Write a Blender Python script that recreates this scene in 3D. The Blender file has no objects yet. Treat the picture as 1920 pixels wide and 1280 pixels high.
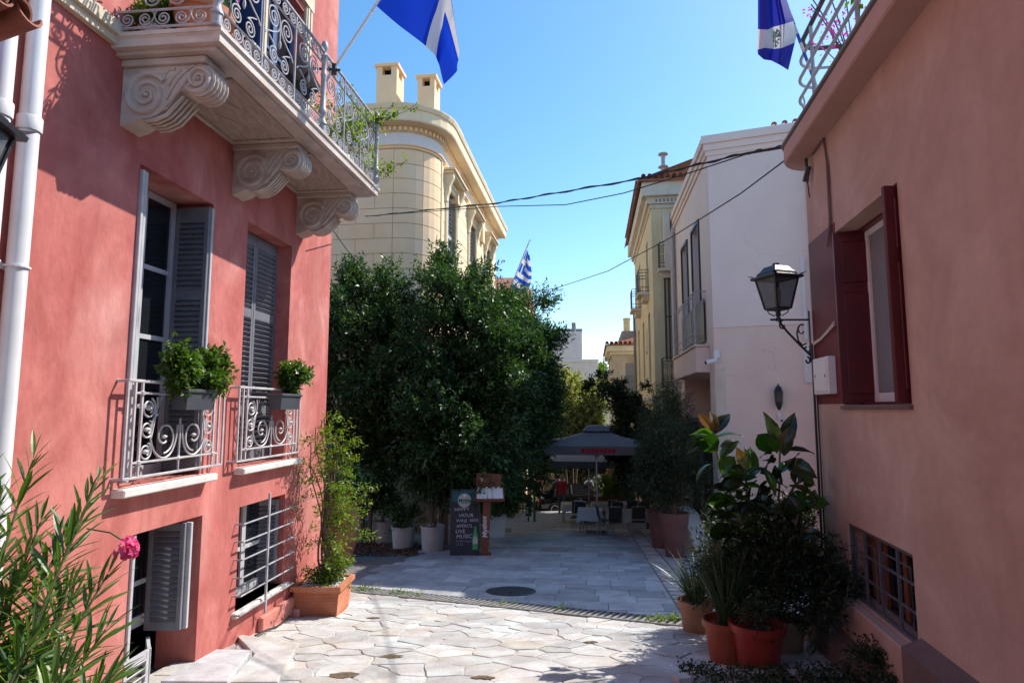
import bpy, math, random
import numpy as np
from mathutils import Vector, Matrix
random.seed(7); RNG = np.random.default_rng(7)
scene = bpy.context.scene
COL = scene.collection
PI = math.pi; R = math.radians

# ------------------------------------------------------------------ camera, sky, sun, exposure
cam_data = bpy.data.cameras.new('camera')
cam_data.sensor_width = 36.0
cam_data.lens = 36.0 * 1160.0 / 1920.0
cam_data.clip_start = 0.05; cam_data.clip_end = 3000
cam = bpy.data.objects.new('camera', cam_data); COL.objects.link(cam)
cam.location = (0, 0, 0); cam.rotation_euler = (R(90 + 6.15), 0, 0)
scene.camera = cam

SUN = Vector((1.0, 0.57, 1.25)).normalized()           # direction towards the sun
world = bpy.data.worlds.new('World'); scene.world = world; world.use_nodes = True
wn = world.node_tree; wn.nodes.clear()
sky = wn.nodes.new('ShaderNodeTexSky'); sky.sky_type = 'NISHITA'; sky.sun_disc = False
sky.sun_elevation = math.asin(SUN.z); sky.sun_rotation = math.atan2(SUN.x, SUN.y)
sky.altitude = 100; sky.air_density = 1.0; sky.dust_density = 0.6; sky.ozone_density = 1.4
bg = wn.nodes.new('ShaderNodeBackground'); bg.inputs['Strength'].default_value = 0.15
wo = wn.nodes.new('ShaderNodeOutputWorld')
hsv = wn.nodes.new('ShaderNodeHueSaturation'); hsv.inputs['Hue'].default_value = 0.492; hsv.inputs['Saturation'].default_value = 1.27; hsv.inputs['Value'].default_value = 1.14
wn.links.new(sky.outputs[0], hsv.inputs['Color']); wn.links.new(hsv.outputs[0], bg.inputs[0]); wn.links.new(bg.outputs[0], wo.inputs[0])
sd = bpy.data.lights.new('sun', 'SUN'); sd.energy = 4.6; sd.angle = R(0.53); sd.color = (1.0, 0.94, 0.85)
sun = bpy.data.objects.new('sun', sd); COL.objects.link(sun)
sun.rotation_euler = (-SUN).to_track_quat('-Z', 'Y').to_euler(); sun.location = (20, 10, 30)
scene.view_settings.view_transform = 'Standard'; scene.view_settings.look = 'None'
scene.view_settings.gamma = 1.0; scene.view_settings.use_curve_mapping = False
scene.view_settings.exposure = 0.55

# ------------------------------------------------------------------ helpers: objects
def link(o, parent=None):
    COL.objects.link(o)
    if parent is not None: o.parent = parent
    return o
def tag(o, label=None, cat=None, group=None, kind=None):
    if label: o['label'] = label
    if cat: o['category'] = cat
    if group: o['group'] = group
    if kind: o['kind'] = kind
    return o
def thing(name, label, cat, loc=(0, 0, 0), rz=0.0, group=None):
    o = bpy.data.objects.new(name, None); o.empty_display_size = 0.1
    o.location = loc; o.rotation_euler = (0, 0, rz); link(o)
    return tag(o, label, cat, group)
def inst(src, parent, loc=(0, 0, 0), rot=(0, 0, 0), sc=None, name=None):
    """another object on the mesh of src"""
    me = src.data if hasattr(src, 'data') else src
    o = bpy.data.objects.new(name or (src.name.split('.')[0]), me); link(o, parent)
    o.location = loc; o.rotation_euler = rot
    if sc is not None: o.scale = sc if hasattr(sc, '__len__') else (sc, sc, sc)
    return o
def copy_tree(o, parent=None):
    c = o.copy(); COL.objects.link(c)
    if parent is not None: c.parent = parent
    for ch in o.children: copy_tree(ch, c)
    return c

class MB:
    """collects shapes and links them as one mesh object; tf maps working coordinates to local ones"""
    def __init__(s, tf=None):
        s.v = []; s.f = []; s.m = []; s.tf = tf; s.mi = 0; s.uv = None
        s.flip = False
        if tf:
            o = Vector(tf((0, 0, 0))); x = Vector(tf((1, 0, 0))) - o; y = Vector(tf((0, 1, 0))) - o; z = Vector(tf((0, 0, 1))) - o
            s.flip = x.cross(y).dot(z) < 0
    def add(s, vs, fs):
        b = len(s.v)
        s.v += [tuple(s.tf(p)) if s.tf else tuple(p) for p in vs]
        for f in fs:
            f = [b + i for i in f]
            s.f.append(f[::-1] if s.flip else f); s.m.append(s.mi)
        return s
    def box(s, a, b):
        (x0, y0, z0), (x1, y1, z1) = [min(p, q) for p, q in zip(a, b)], [max(p, q) for p, q in zip(a, b)]
        return s.add([(x0, y0, z0), (x1, y0, z0), (x1, y1, z0), (x0, y1, z0), (x0, y0, z1), (x1, y0, z1), (x1, y1, z1), (x0, y1, z1)],
              [(0, 3, 2, 1), (4, 5, 6, 7), (0, 1, 5, 4), (1, 2, 6, 5), (2, 3, 7, 6), (3, 0, 4, 7)])
    def obox(s, c, size, M):
        hx, hy, hz = [q / 2 for q in size]; c = Vector(c)
        vs = [c + M @ Vector((sx * hx, sy * hy, sz * hz)) for sz in (-1, 1) for sx, sy in ((-1, -1), (1, -1), (1, 1), (-1, 1))]
        return s.add(vs, [(0, 3, 2, 1), (4, 5, 6, 7), (0, 1, 5, 4), (1, 2, 6, 5), (2, 3, 7, 6), (3, 0, 4, 7)])
    def cbox(s, a, b, c=0.01):
        """box with chamfered edges (vertical sides bevelled at top and bottom, corners cut)"""
        (x0, y0, z0), (x1, y1, z1) = [min(p, q) for p, q in zip(a, b)], [max(p, q) for p, q in zip(a, b)]
        c = min(c, (x1 - x0) * .4, (y1 - y0) * .4, (z1 - z0) * .4)
        def ring(i, z): return [(x0 + i + c, y0 + i, z), (x1 - i - c, y0 + i, z), (x1 - i, y0 + i + c, z), (x1 - i, y1 - i - c, z), (x1 - i - c, y1 - i, z), (x0 + i + c, y1 - i, z), (x0 + i, y1 - i - c, z), (x0 + i, y0 + i + c, z)]
        vs = ring(c, z0) + ring(0, z0 + c) + ring(0, z1 - c) + ring(c, z1)
        fs = [tuple(range(7, -1, -1)), tuple(range(24, 32))]
        for k in range(3):
            for i in range(8):
                j = (i + 1) % 8; fs.append((k * 8 + i, k * 8 + j, k * 8 + 8 + j, k * 8 + 8 + i))
        return s.add(vs, fs)
    def tube(s, pts, r, n=6, cap=True, closed=False):
        pts = [Vector(p) for p in pts]; N = len(pts)
        rs = r if hasattr(r, '__len__') else [r] * N
        vs = []; up = None
        for i, p in enumerate(pts):
            a = pts[i - 1] if (i > 0 or closed) else p; b = pts[(i + 1) % N] if (i < N - 1 or closed) else p
            t = (b - a)
            t = t.normalized() if t.length > 1e-9 else Vector((0, 0, 1))
            if up is None:
                up = Vector((0, 0, 1)) if abs(t.z) < .9 else Vector((1, 0, 0))
            x = t.cross(up)
            if x.length < 1e-6: x = t.cross(Vector((0, 1, 0)))
            x.normalize(); y = x.cross(t).normalized(); up = y
            for k in range(n):
                an = 2 * PI * (k + .5) / n
                vs.append(p + (x * math.cos(an) + y * math.sin(an)) * rs[i])
        fs = []
        for i in range(N if closed else N - 1):
            j = (i + 1) % N
            for k in range(n):
                l = (k + 1) % n; fs.append((i * n + k, i * n + l, j * n + l, j * n + k))
        if cap and not closed:
            fs.append(tuple(range(n - 1, -1, -1))); fs.append(tuple(range((N - 1) * n, N * n)))
        return s.add(vs, fs)
    def lathe(s, prof, n=16, c=(0, 0, 0), cap=True):
        vs = []; c = Vector(c)
        for r, z in prof:
            for k in range(n):
                a = 2 * PI * k / n; vs.append(c + Vector((r * math.cos(a), r * math.sin(a), z)))
        fs = []
        for i in range(len(prof) - 1):
            for k in range(n):
                l = (k + 1) % n; fs.append((i * n + k, i * n + l, (i + 1) * n + l, (i + 1) * n + k))
        if cap:
            fs.append(tuple(range(n - 1, -1, -1))); fs.append(tuple(range((len(prof) - 1) * n, len(prof) * n)))
        return s.add(vs, fs)
    def prism(s, poly, d0, d1, ax=2):
        """extrude a 2-D polygon between d0 and d1 along axis ax (0: poly is (y,z); 1: (x,z); 2: (x,y))"""
        def P(q, d):
            return (d, q[0], q[1]) if ax == 0 else ((q[0], d, q[1]) if ax == 1 else (q[0], q[1], d))
        n = len(poly); vs = [P(q, d0) for q in poly] + [P(q, d1) for q in poly]
        fs = [tuple(range(n - 1, -1, -1)), tuple(range(n, 2 * n))] + [(i, (i + 1) % n, n + (i + 1) % n, n + i) for i in range(n)]
        return s.add(vs, fs)
    def wall(s, x0, x1, z0, z1, holes, y=0.0, depth=0.25, sgn=-1):
        """front sheet at y with rectangular holes and reveals going to y+sgn*depth"""
        xs = sorted({x0, x1, *[h[0] for h in holes], *[h[1] for h in holes]}); zs = sorted({z0, z1, *[h[2] for h in holes], *[h[3] for h in holes]})
        for i in range(len(xs) - 1):
            for j in range(len(zs) - 1):
                cx, cz = (xs[i] + xs[i + 1]) / 2, (zs[j] + zs[j + 1]) / 2
                if any(h[0] < cx < h[1] and h[2] < cz < h[3] for h in holes): continue
                s.add([(xs[i], y, zs[j]), (xs[i + 1], y, zs[j]), (xs[i + 1], y, zs[j + 1]), (xs[i], y, zs[j + 1])], [(0, 1, 2, 3)])
        for h in holes:
            d = h[4] if len(h) > 4 else depth; yb = y + sgn * d; a, b, c, e = h[:4]
            s.add([(a, y, c), (b, y, c), (b, y, e), (a, y, e), (a, yb, c), (b, yb, c), (b, yb, e), (a, yb, e)],
                  [(0, 4, 5, 1), (1, 5, 6, 2), (2, 6, 7, 3), (3, 7, 4, 0)])
        return s
    def build(s, name, mat, parent=None, smooth=False, loc=None, rot=None, bevel=None):
        me = bpy.data.meshes.new(name)
        me.from_pydata(s.v, [], s.f)
        mats = mat if isinstance(mat, (list, tuple)) else [mat]
        for m in mats: me.materials.append(m)
        if len(mats) > 1: me.polygons.foreach_set('material_index', s.m)
        if smooth: me.polygons.foreach_set('use_smooth', [True] * len(me.polygons))
        me.update()
        o = bpy.data.objects.new(name, me); link(o, parent)
        if loc is not None: o.location = loc
        if rot is not None: o.rotation_euler = rot
        if bevel:
            b = o.modifiers.new('bevel', 'BEVEL'); b.width = bevel; b.segments = 2; b.limit_method = 'ANGLE'
        if smooth:
            try: me.set_sharp_from_angle(angle=R(40))
            except Exception: pass
        return o

def fast_mesh(name, V, F4, mats, mi=None, smooth=False, uv=None):
    """big numpy quad mesh"""
    me = bpy.data.meshes.new(name)
    nf = len(F4); k = F4.shape[1]
    me.vertices.add(len(V)); me.vertices.foreach_set('co', np.asarray(V, np.float32).ravel())
    me.loops.add(nf * k); me.loops.foreach_set('vertex_index', np.asarray(F4, np.int32).ravel())
    me.polygons.add(nf); me.polygons.foreach_set('loop_start', np.arange(0, nf * k, k, dtype=np.int32))
    try: me.polygons.foreach_set('loop_total', np.full(nf, k, np.int32))
    except Exception: pass
    for m in mats: me.materials.append(m)
    if mi is not None: me.polygons.foreach_set('material_index', np.asarray(mi, np.int32))
    if smooth: me.polygons.foreach_set('use_smooth', np.ones(nf, bool))
    me.update(calc_edges=True); me.validate()
    return me

# ------------------------------------------------------------------ helpers: materials
def nd(t, kind, **kw):
    n = t.nodes.new(kind)
    for k, v in kw.items():
        if k in n.inputs.keys(): n.inputs[k].default_value = v
        else: setattr(n, k, v)
    return n
def c4(c): return (c[0], c[1], c[2], 1.0)
MATS = {}
def mthn(t, L, op, a, b):
    n = nd(t, 'ShaderNodeMath', operation=op)
    for i, x in enumerate((a, b)):
        if isinstance(x, (int, float)): n.inputs[i].default_value = x
        else: L(x, n.inputs[i])
    return n.outputs[0]
def pmat(name, c1, c2=None, scale=3.0, rough=0.7, bump=0.0, bscale=40.0, metal=0.0, spec=0.4, c3=None, s3=0.7, rnd=0.0, stretch=None, detail=6, coat=0.0, lo=.35, hi=.65, patch=None, streak=0.0, crack=0.0):
    m = bpy.data.materials.new(name); m.use_nodes = True; t = m.node_tree; t.nodes.clear(); L = t.links.new
    out = nd(t, 'ShaderNodeOutputMaterial'); b = nd(t, 'ShaderNodeBsdfPrincipled'); L(b.outputs[0], out.inputs[0])
    b.inputs['Roughness'].default_value = rough; b.inputs['Metallic'].default_value = metal
    b.inputs['Specular IOR Level'].default_value = spec; b.inputs['Base Color'].default_value = c4(c1)
    if coat: b.inputs['Coat Weight'].default_value = coat
    geo = nd(t, 'ShaderNodeNewGeometry'); pos = geo.outputs['Position']
    if stretch:
        mp = nd(t, 'ShaderNodeMapping'); mp.inputs['Scale'].default_value = stretch; L(pos, mp.inputs['Vector']); pos = mp.outputs[0]
    col = None
    if c2:
        n = nd(t, 'ShaderNodeTexNoise', Scale=scale, Detail=detail, Roughness=.6); L(pos, n.inputs['Vector'])
        r = nd(t, 'ShaderNodeValToRGB'); r.color_ramp.elements[0].position = lo; r.color_ramp.elements[1].position = hi
        r.color_ramp.elements[0].color = c4(c1); r.color_ramp.elements[1].color = c4(c2); L(n.outputs['Fac'], r.inputs[0]); col = r.outputs[0]
        if c3:
            n3 = nd(t, 'ShaderNodeTexNoise', Scale=s3, Detail=4, Roughness=.65); L(pos, n3.inputs['Vector'])
            r3 = nd(t, 'ShaderNodeValToRGB'); r3.color_ramp.elements[0].position = .5; r3.color_ramp.elements[1].position = .72
            r3.color_ramp.elements[0].color = (0, 0, 0, 1); r3.color_ramp.elements[1].color = (.75, .75, .75, 1); L(n3.outputs['Fac'], r3.inputs[0])
            mx = nd(t, 'ShaderNodeMixRGB'); L(r3.outputs[0], mx.inputs[0]); L(col, mx.inputs[1]); mx.inputs[2].default_value = c4(c3); col = mx.outputs[0]
    if streak:
        ms_ = nd(t, 'ShaderNodeMapping'); ms_.inputs['Scale'].default_value = (5.5, 5.5, .35); L(geo.outputs['Position'], ms_.inputs['Vector'])
        ns_ = nd(t, 'ShaderNodeTexNoise', Scale=1.6, Detail=7, Roughness=.7, Distortion=.4); L(ms_.outputs[0], ns_.inputs['Vector'])
        rs_ = nd(t, 'ShaderNodeValToRGB'); rs_.color_ramp.elements[0].position = .30; rs_.color_ramp.elements[1].position = .52; rs_.color_ramp.elements[0].color = (1 - streak, 1 - streak, 1 - streak * .9, 1); rs_.color_ramp.elements[1].color = (1, 1, 1, 1); L(ns_.outputs['Fac'], rs_.inputs[0])
        xs_ = nd(t, 'ShaderNodeMixRGB', blend_type='MULTIPLY'); xs_.inputs[0].default_value = 1.0; L(col, xs_.inputs[1]); L(rs_.outputs[0], xs_.inputs[2]); col = xs_.outputs[0]
    if crack:
        nc_ = nd(t, 'ShaderNodeTexNoise', Scale=2.5, Detail=4); L(geo.outputs['Position'], nc_.inputs['Vector'])
        ac_ = nd(t, 'ShaderNodeMixRGB', blend_type='ADD'); ac_.inputs[0].default_value = .35; L(geo.outputs['Position'], ac_.inputs[1]); L(nc_.outputs['Color'], ac_.inputs[2])
        vc_ = nd(t, 'ShaderNodeTexVoronoi', feature='DISTANCE_TO_EDGE', Scale=crack); L(ac_.outputs[0], vc_.inputs['Vector'])
        lc_ = mthn(t, L, 'LESS_THAN', vc_.outputs['Distance'], .0035 * crack ** .5); nm_ = nd(t, 'ShaderNodeTexNoise', Scale=.9, Detail=2); L(geo.outputs['Position'], nm_.inputs['Vector'])
        fc_ = mthn(t, L, 'MULTIPLY', lc_, mthn(t, L, 'GREATER_THAN', nm_.outputs['Fac'], .56)); xc_ = nd(t, 'ShaderNodeMixRGB', blend_type='MULTIPLY'); L(mthn(t, L, 'MULTIPLY', fc_, .22), xc_.inputs[0]); L(col, xc_.inputs[1]); xc_.inputs[2].default_value = (.25, .2, .2, 1); col = xc_.outputs[0]
    if rnd:
        oi = nd(t, 'ShaderNodeObjectInfo'); mr = nd(t, 'ShaderNodeMapRange'); L(oi.outputs['Random'], mr.inputs[0])
        mr.inputs[3].default_value = 1 - rnd; mr.inputs[4].default_value = 1 + rnd
        hs = nd(t, 'ShaderNodeHueSaturation')
        if col is None: hs.inputs['Color'].default_value = c4(c1)
        else: L(col, hs.inputs['Color'])
        L(mr.outputs[0], hs.inputs['Value']); col = hs.outputs[0]
    if col is not None: L(col, b.inputs['Base Color'])
    if patch:
        np_ = nd(t, 'ShaderNodeTexNoise', Scale=patch[0], Detail=5, Roughness=.62, Distortion=1.2); L(pos, np_.inputs['Vector'])
        rp_ = nd(t, 'ShaderNodeValToRGB'); rp_.color_ramp.elements[0].position = .42; rp_.color_ramp.elements[1].position = .66; v_ = patch[1]; rp_.color_ramp.elements[0].color = (1 - v_, 1 - v_ * 1.2, 1 - v_ * 1.2, 1); rp_.color_ramp.elements[1].color = (1 + v_ * .4, 1 + v_ * .9, 1 + v_ * 1.0, 1); L(np_.outputs['Fac'], rp_.inputs[0])
        mp_ = nd(t, 'ShaderNodeMixRGB', blend_type='MULTIPLY'); mp_.inputs[0].default_value = 1.0
        if col is None: mp_.inputs[1].default_value = c4(c1)
        else: L(col, mp_.inputs[1])
        nq_ = nd(t, 'ShaderNodeTexNoise', Scale=patch[0] * 9, Detail=8, Roughness=.7); L(pos, nq_.inputs['Vector']); rq_ = nd(t, 'ShaderNodeMapRange'); L(nq_.outputs['Fac'], rq_.inputs[0]); rq_.inputs[1].default_value = .3; rq_.inputs[2].default_value = .7; rq_.inputs[3].default_value = 1 - v_ * .45; rq_.inputs[4].default_value = 1 + v_ * .45
        mq_ = nd(t, 'ShaderNodeMixRGB', blend_type='MULTIPLY'); mq_.inputs[0].default_value = 1.0; L(rp_.outputs[0], mq_.inputs[1]); L(rq_.outputs[0], mq_.inputs[2])
        L(mq_.outputs[0], mp_.inputs[2]); col = mp_.outputs[0]; L(col, b.inputs['Base Color'])
    if bump:
        nb = nd(t, 'ShaderNodeTexNoise', Scale=bscale, Detail=8, Roughness=.65); L(pos, nb.inputs['Vector'])
        bp = nd(t, 'ShaderNodeBump', Strength=bump, Distance=.02); L(nb.outputs['Fac'], bp.inputs['Height']); L(bp.outputs[0], b.inputs['Normal'])
    MATS[name] = m
    return m
def leafmat(name, c1, c2, c3=None, trans=0.3, rough=0.35, spec=0.5, tcol=None, obj=False):
    m = bpy.data.materials.new(name); m.use_nodes = True; t = m.node_tree; t.nodes.clear(); L = t.links.new
    out = nd(t, 'ShaderNodeOutputMaterial'); b = nd(t, 'ShaderNodeBsdfPrincipled', Roughness=rough)
    b.inputs['Specular IOR Level'].default_value = spec
    r = nd(t, 'ShaderNodeValToRGB'); e = r.color_ramp.elements; e[0].color = c4(c1); e[1].color = c4(c2); e[0].position = .1; e[1].position = .85
    if c3: x = e.new(.94); x.color = c4(c3); e[-2].position = .8
    if obj: oi = nd(t, 'ShaderNodeObjectInfo'); L(oi.outputs['Random'], r.inputs[0])
    else: g = nd(t, 'ShaderNodeNewGeometry'); L(g.outputs['Random Per Island'], r.inputs[0])
    L(r.outputs[0], b.inputs['Base Color'])
    tr = nd(t, 'ShaderNodeBsdfTranslucent')
    hs = nd(t, 'ShaderNodeMixRGB', blend_type='MULTIPLY'); hs.inputs[0].default_value = 1.0
    L(r.outputs[0], hs.inputs[1]); hs.inputs[2].default_value = c4(tcol or (1.9, 2.1, .6)); L(hs.outputs[0], tr.inputs[0])
    mx = nd(t, 'ShaderNodeMixShader'); mx.inputs[0].default_value = trans; L(b.outputs[0], mx.inputs[1]); L(tr.outputs[0], mx.inputs[2]); L(mx.outputs[0], out.inputs[0])
    return m

def gz(y):      # the street falls away from the camera
    if y < 42: return -1.8 - .105 * y
    return -1.8 - .105 * 42 - .02 * (y - 42)
# ------------------------------------------------------------------ materials
M_red = pmat('red_plaster', (.58, .205, .175), (.51, .145, .13), 1.7, .88, .30, 26, c3=(.68, .34, .30), s3=.8, stretch=(1, 1, .55), spec=.15, patch=(1.3, .20), streak=.10)
M_red2 = pmat('red_plaster_base', (.62, .27, .22), (.54, .19, .155), 3.0, .85, .25, 60, c3=(.66, .34, .29), s3=1.1, spec=.2)
M_marble = pmat('balcony_marble', (.64, .56, .50), (.46, .38, .33), 2.5, .55, .15, 60, c3=(.34, .26, .22), s3=1.6, spec=.35, stretch=(1, 1, 2.5))
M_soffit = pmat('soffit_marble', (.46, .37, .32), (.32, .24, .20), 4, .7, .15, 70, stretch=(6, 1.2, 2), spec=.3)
M_sill = pmat('white_sill_stone', (.72, .70, .66), (.60, .58, .55), 6, .5, .08, 80)
M_iron = pmat('grey_painted_iron', (.42, .42, .45), (.28, .28, .30), 9, .45, .05, 120, spec=.5)
M_ironw = pmat('pale_painted_iron', (.56, .53, .54), (.40, .38, .39), 9, .45, .05, 120, spec=.5)
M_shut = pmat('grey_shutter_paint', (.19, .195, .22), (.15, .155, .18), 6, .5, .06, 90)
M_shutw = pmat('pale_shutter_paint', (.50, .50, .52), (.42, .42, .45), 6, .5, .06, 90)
M_frame = pmat('window_frame_grey', (.30, .31, .33), (.24, .25, .27), 6, .5)
M_glass = pmat('dark_window_glass', (.012, .014, .018), rough=.04, spec=.55)
M_dark = pmat('dark_interior', (.015, .013, .013), rough=.9, spec=.05)  # near-black: darkness inside rooms, drain and flues painted as colour
M_blue = pmat('blue_door_paint', (.05, .12, .30), (.04, .08, .2), 5, .45)
M_cream = pmat('cream_moulding', (.66, .56, .42), (.56, .46, .34), 4, .75, .2, 60)
M_pipe = pmat('white_pipe', (.74, .74, .76), (.66, .66, .68), 3, .4)
M_terra = pmat('terracotta', (.50, .19, .10), (.42, .15, .08), 5, .8, .15, 90, c3=(.55, .28, .18), s3=3)
M_tile = pmat('roof_tile_clay', (.33, .14, .09), (.24, .09, .065), 5, .85, .3, 70, rnd=.2, c3=(.42, .27, .18), s3=4)
M_black = pmat('black_metal', (.018, .018, .02), (.03, .03, .033), 8, .4, .1, 60)
M_grey = pmat('dark_grey_metal', (.06, .063, .07), (.045, .047, .05), 8, .45)
M_planter = pmat('grey_plastic_planter', (.075, .08, .095), (.06, .065, .08), 8, .45)
M_bark = pmat('bark', (.12, .08, .055), (.20, .15, .11), 10, .9, .8, 50)
M_twig = pmat('green_twig', (.11, .15, .05), (.14, .14, .06), 10, .8)
M_soil = pmat('soil', (.045, .03, .022), (.08, .055, .04), 20, .95, .6, 60)
M_pebble = pmat('white_pebbles', (.75, .73, .70), (.6, .58, .55), 20, .7, .8, 60)
M_white = pmat('white_paint', (.75, .75, .74), (.68, .68, .67), 4, .5)
M_wood = pmat('brown_wood', (.24, .085, .04), (.16, .055, .03), 3, .5, .15, 60, stretch=(8, 8, 1))
L_bush = leafmat('bush_leaf', (.035, .075, .012), (.075, .15, .02), (.13, .17, .03), .35, .4)
L_tree = leafmat('tree_leaf', (.016, .046, .016), (.045, .10, .03), (.10, .17, .06), .25, .42, spec=.5)
L_vine = leafmat('vine_leaf', (.08, .15, .012), (.15, .22, .02), (.22, .22, .03), .4, .45)
L_olean = leafmat('oleander_leaf', (.05, .11, .025), (.09, .17, .035), (.16, .23, .06), .35, .36, obj=True)
L_oleans = leafmat('oleander_leaf_mass', (.05, .11, .025), (.09, .17, .035), (.16, .23, .06), .3, .36)
L_pink = leafmat('pink_petal', (.72, .05, .22), (.85, .16, .36), None, .35, .6, tcol=(1.2, .9, 1.0))
L_mag = leafmat('magenta_petal', (.55, .02, .40), (.7, .06, .5), None, .35, .6, tcol=(1.2, .8, 1.1))
L_far = leafmat('pale_tree_leaf', (.20, .23, .07), (.34, .36, .13), (.55, .54, .32), .42, .5, tcol=(1.4, 1.45, .6))

# ------------------------------------------------------------------ sky is the world; ground
def strip_mesh(name, xs, ys, zf, mat):
    V = [(x, y, zf(x, y)) for y in ys for x in xs]; n = len(xs)
    F = [(j * n + i, j * n + i + 1, (j + 1) * n + i + 1, (j + 1) * n + i) for j in range(len(ys) - 1) for i in range(n - 1)]
    me = bpy.data.meshes.new(name); me.from_pydata(V, [], F); me.materials.append(mat); me.update()
    return link(bpy.data.objects.new(name, me))
M_ground = pmat('earth_ground', (.20, .17, .14), (.14, .12, .10), 3, .95, .4, 30)
ground = strip_mesh('ground', [-700, -60, -20, -6, 0, 6, 20, 60, 700], [-60, -20, -6, 0, 6, 12, 20, 30, 42, 70, 150, 900], lambda x, y: gz(y) - .06, M_ground)
tag(ground, kind='structure')

# ------------------------------------------------------------------ the red house on the left
AL, BL = -3.741, .103
RZL = math.atan2(1, BL)
def TL(p): return (p[0], -p[1], p[2])                     # (along wall, outwards, up) -> local
house = thing('red_house', 'salmon red plastered house with carved marble balcony and grey shutters', 'house', (AL, 0, 0), RZL)
W1 = (5.18, 6.27, -.645, 2.10, .40); W2 = (6.95, 8.06, -.645, 2.13, .26); B1 = (5.36, 6.36, -2.60, -1.06, .42); B2 = (7.05, 8.14, -2.20, -1.09, .26)
D1 = (5.38, 6.42, 3.06, 5.5, .2); D2 = (7.12, 8.16, 3.06, 5.5, .2)
mb = MB(TL); mb.wall(-4, 9.36, -4.2, 8.0, [W1, W2, B1, B2, D1, D2])
mb.add([(9.36, 0, -4.2), (9.36, -7, -4.2), (9.36, -7, 8), (9.36, 0, 8)], [(0, 1, 2, 3)])
mb.add([(-4, 0, -4.2), (-4, -7, -4.2), (-4, -7, 8), (-4, 0, 8)], [(3, 2, 1, 0)])
mb.add([(-4, -7, -4.2), (9.36, -7, -4.2), (9.36, -7, 8), (-4, -7, 8)], [(3, 2, 1, 0)])
mb.build('wall', M_red, house)
mb = MB(TL); mb.box((-4.2, .25, 8.0), (9.6, -7.2, 8.2)); mb.build('roof', M_cream, house)
mb = MB(TL); mb.box((-4, -.75, -4.2), (9.3, -.8, 8.0)); mb.build('room_dark_backing', M_dark, house)  # dark sheet stands in for the unlit rooms behind the windows
# plinth step near the far corner
mb = MB(TL); mb.cbox((7.55, .0, -3.3), (9.4, .07, -2.42), .015); mb.cbox((8.3, .07, -3.3), (9.4, .16, -2.56), .015); mb.build('plinth', M_red2, house)
# string course
mb = MB(TL)
for (s0, s1) in ((-4, 4.78), (8.5, 9.42)):
    mb.box((s0, 0, 2.93), (s1, .05, 3.0)); mb.box((s0, 0, 3.0), (s1, .085, 3.09)); mb.box((s0, 0, 3.09), (s1, .06, 3.13))
mb.build('string_course', M_cream, house)
# drainpipes
for sx in (3.80, 4.02):
    mb = MB(TL); mb.tube([(sx, .075, -3), (sx, .075, 8)], .062, 14)
    for z in (-.62, 1.9): mb.lathe([(.072, z - .05), (.075, z - .04), (.075, z + .04), (.072, z + .05)], 14, (sx, .075, 0), False)
    mb.build('drainpipe', M_pipe, house, True)
    mb = MB(TL); mb.box((sx - .09, 0, .9), (sx + .09, .02, .94)); mb.tube([(sx + .07 * math.cos(a), .075 + .07 * math.sin(a), .92) for a in np.linspace(0, 2 * PI, 16)], .008, 4); mb.build('pipe_clamp', M_pipe, house)

# ---- shutters: part > slats
SLATS = {}
def shutter(parent, w, h, panels, mat, loc, rot, th=.034, pitch=.052, joined=False):
    """leaf in local x (0..w), z (0..h); panels: list of (z0,z1) louvred fields"""
    st = .045; mb = MB()
    mb.cbox((0, -th / 2, 0), (st, th / 2, h), .004); mb.cbox((w - st, -th / 2, 0), (w, th / 2, h), .004)
    edges = [0] + [q for p in panels for q in p] + [h]
    for i in range(0, len(edges), 2):
        if edges[i + 1] - edges[i] > .005: mb.box((st, -th / 2 + .003, edges[i]), (w - st, th / 2 - .003, edges[i + 1]))
    if joined:                                            # leaf seen edge-on only: its slats stay in its own mesh
        for z0, z1 in panels:
            n = max(2, int((z1 - z0) / pitch))
            for k in range(n): mb.obox((w / 2, 0, z0 + (k + .5) * (z1 - z0) / n), (w - 2 * st + .006, .009, .056), Matrix.Rotation(R(38), 3, 'X'))
    o = mb.build('shutter', mat, parent, loc=loc, rot=rot)
    if joined: return o
    key = (round(w, 3), mat.name)
    if key not in SLATS:
        Mx = Matrix.Rotation(R(38), 3, 'X'); q = MB(); q.obox((0, 0, 0), (w - 2 * st + .006, .009, .056), Mx)
        SLATS[key] = q
    first = None
    for z0, z1 in panels:
        n = max(2, int((z1 - z0) / pitch))
        for k in range(n):
            z = z0 + (k + .5) * (z1 - z0) / n
            if key + ('m',) not in SLATS:
                s = SLATS[key].build('slat', mat, o); SLATS[key + ('m',)] = s.data
            else: s = inst(SLATS[key + ('m',)], o, name='slat')
            s.location = (w / 2, 0, z)
    return o
# local frames of leaves: house local x = along, y = -outwards
# window 1 (french window): leaf folded against right reveal, edge-on leaf against the left reveal
def flip(n): return -n
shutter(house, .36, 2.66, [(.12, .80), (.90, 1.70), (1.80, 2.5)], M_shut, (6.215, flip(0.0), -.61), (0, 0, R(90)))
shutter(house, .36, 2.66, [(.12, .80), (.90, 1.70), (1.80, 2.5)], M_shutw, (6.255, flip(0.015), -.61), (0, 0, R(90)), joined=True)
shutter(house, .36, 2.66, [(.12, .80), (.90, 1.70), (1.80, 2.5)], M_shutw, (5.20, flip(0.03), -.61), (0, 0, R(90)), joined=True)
shutter(house, .36, 2.66, [(.12, .80), (.90, 1.70), (1.80, 2.5)], M_shutw, (5.245, flip(0.02), -.61), (0, 0, R(88)))
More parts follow.
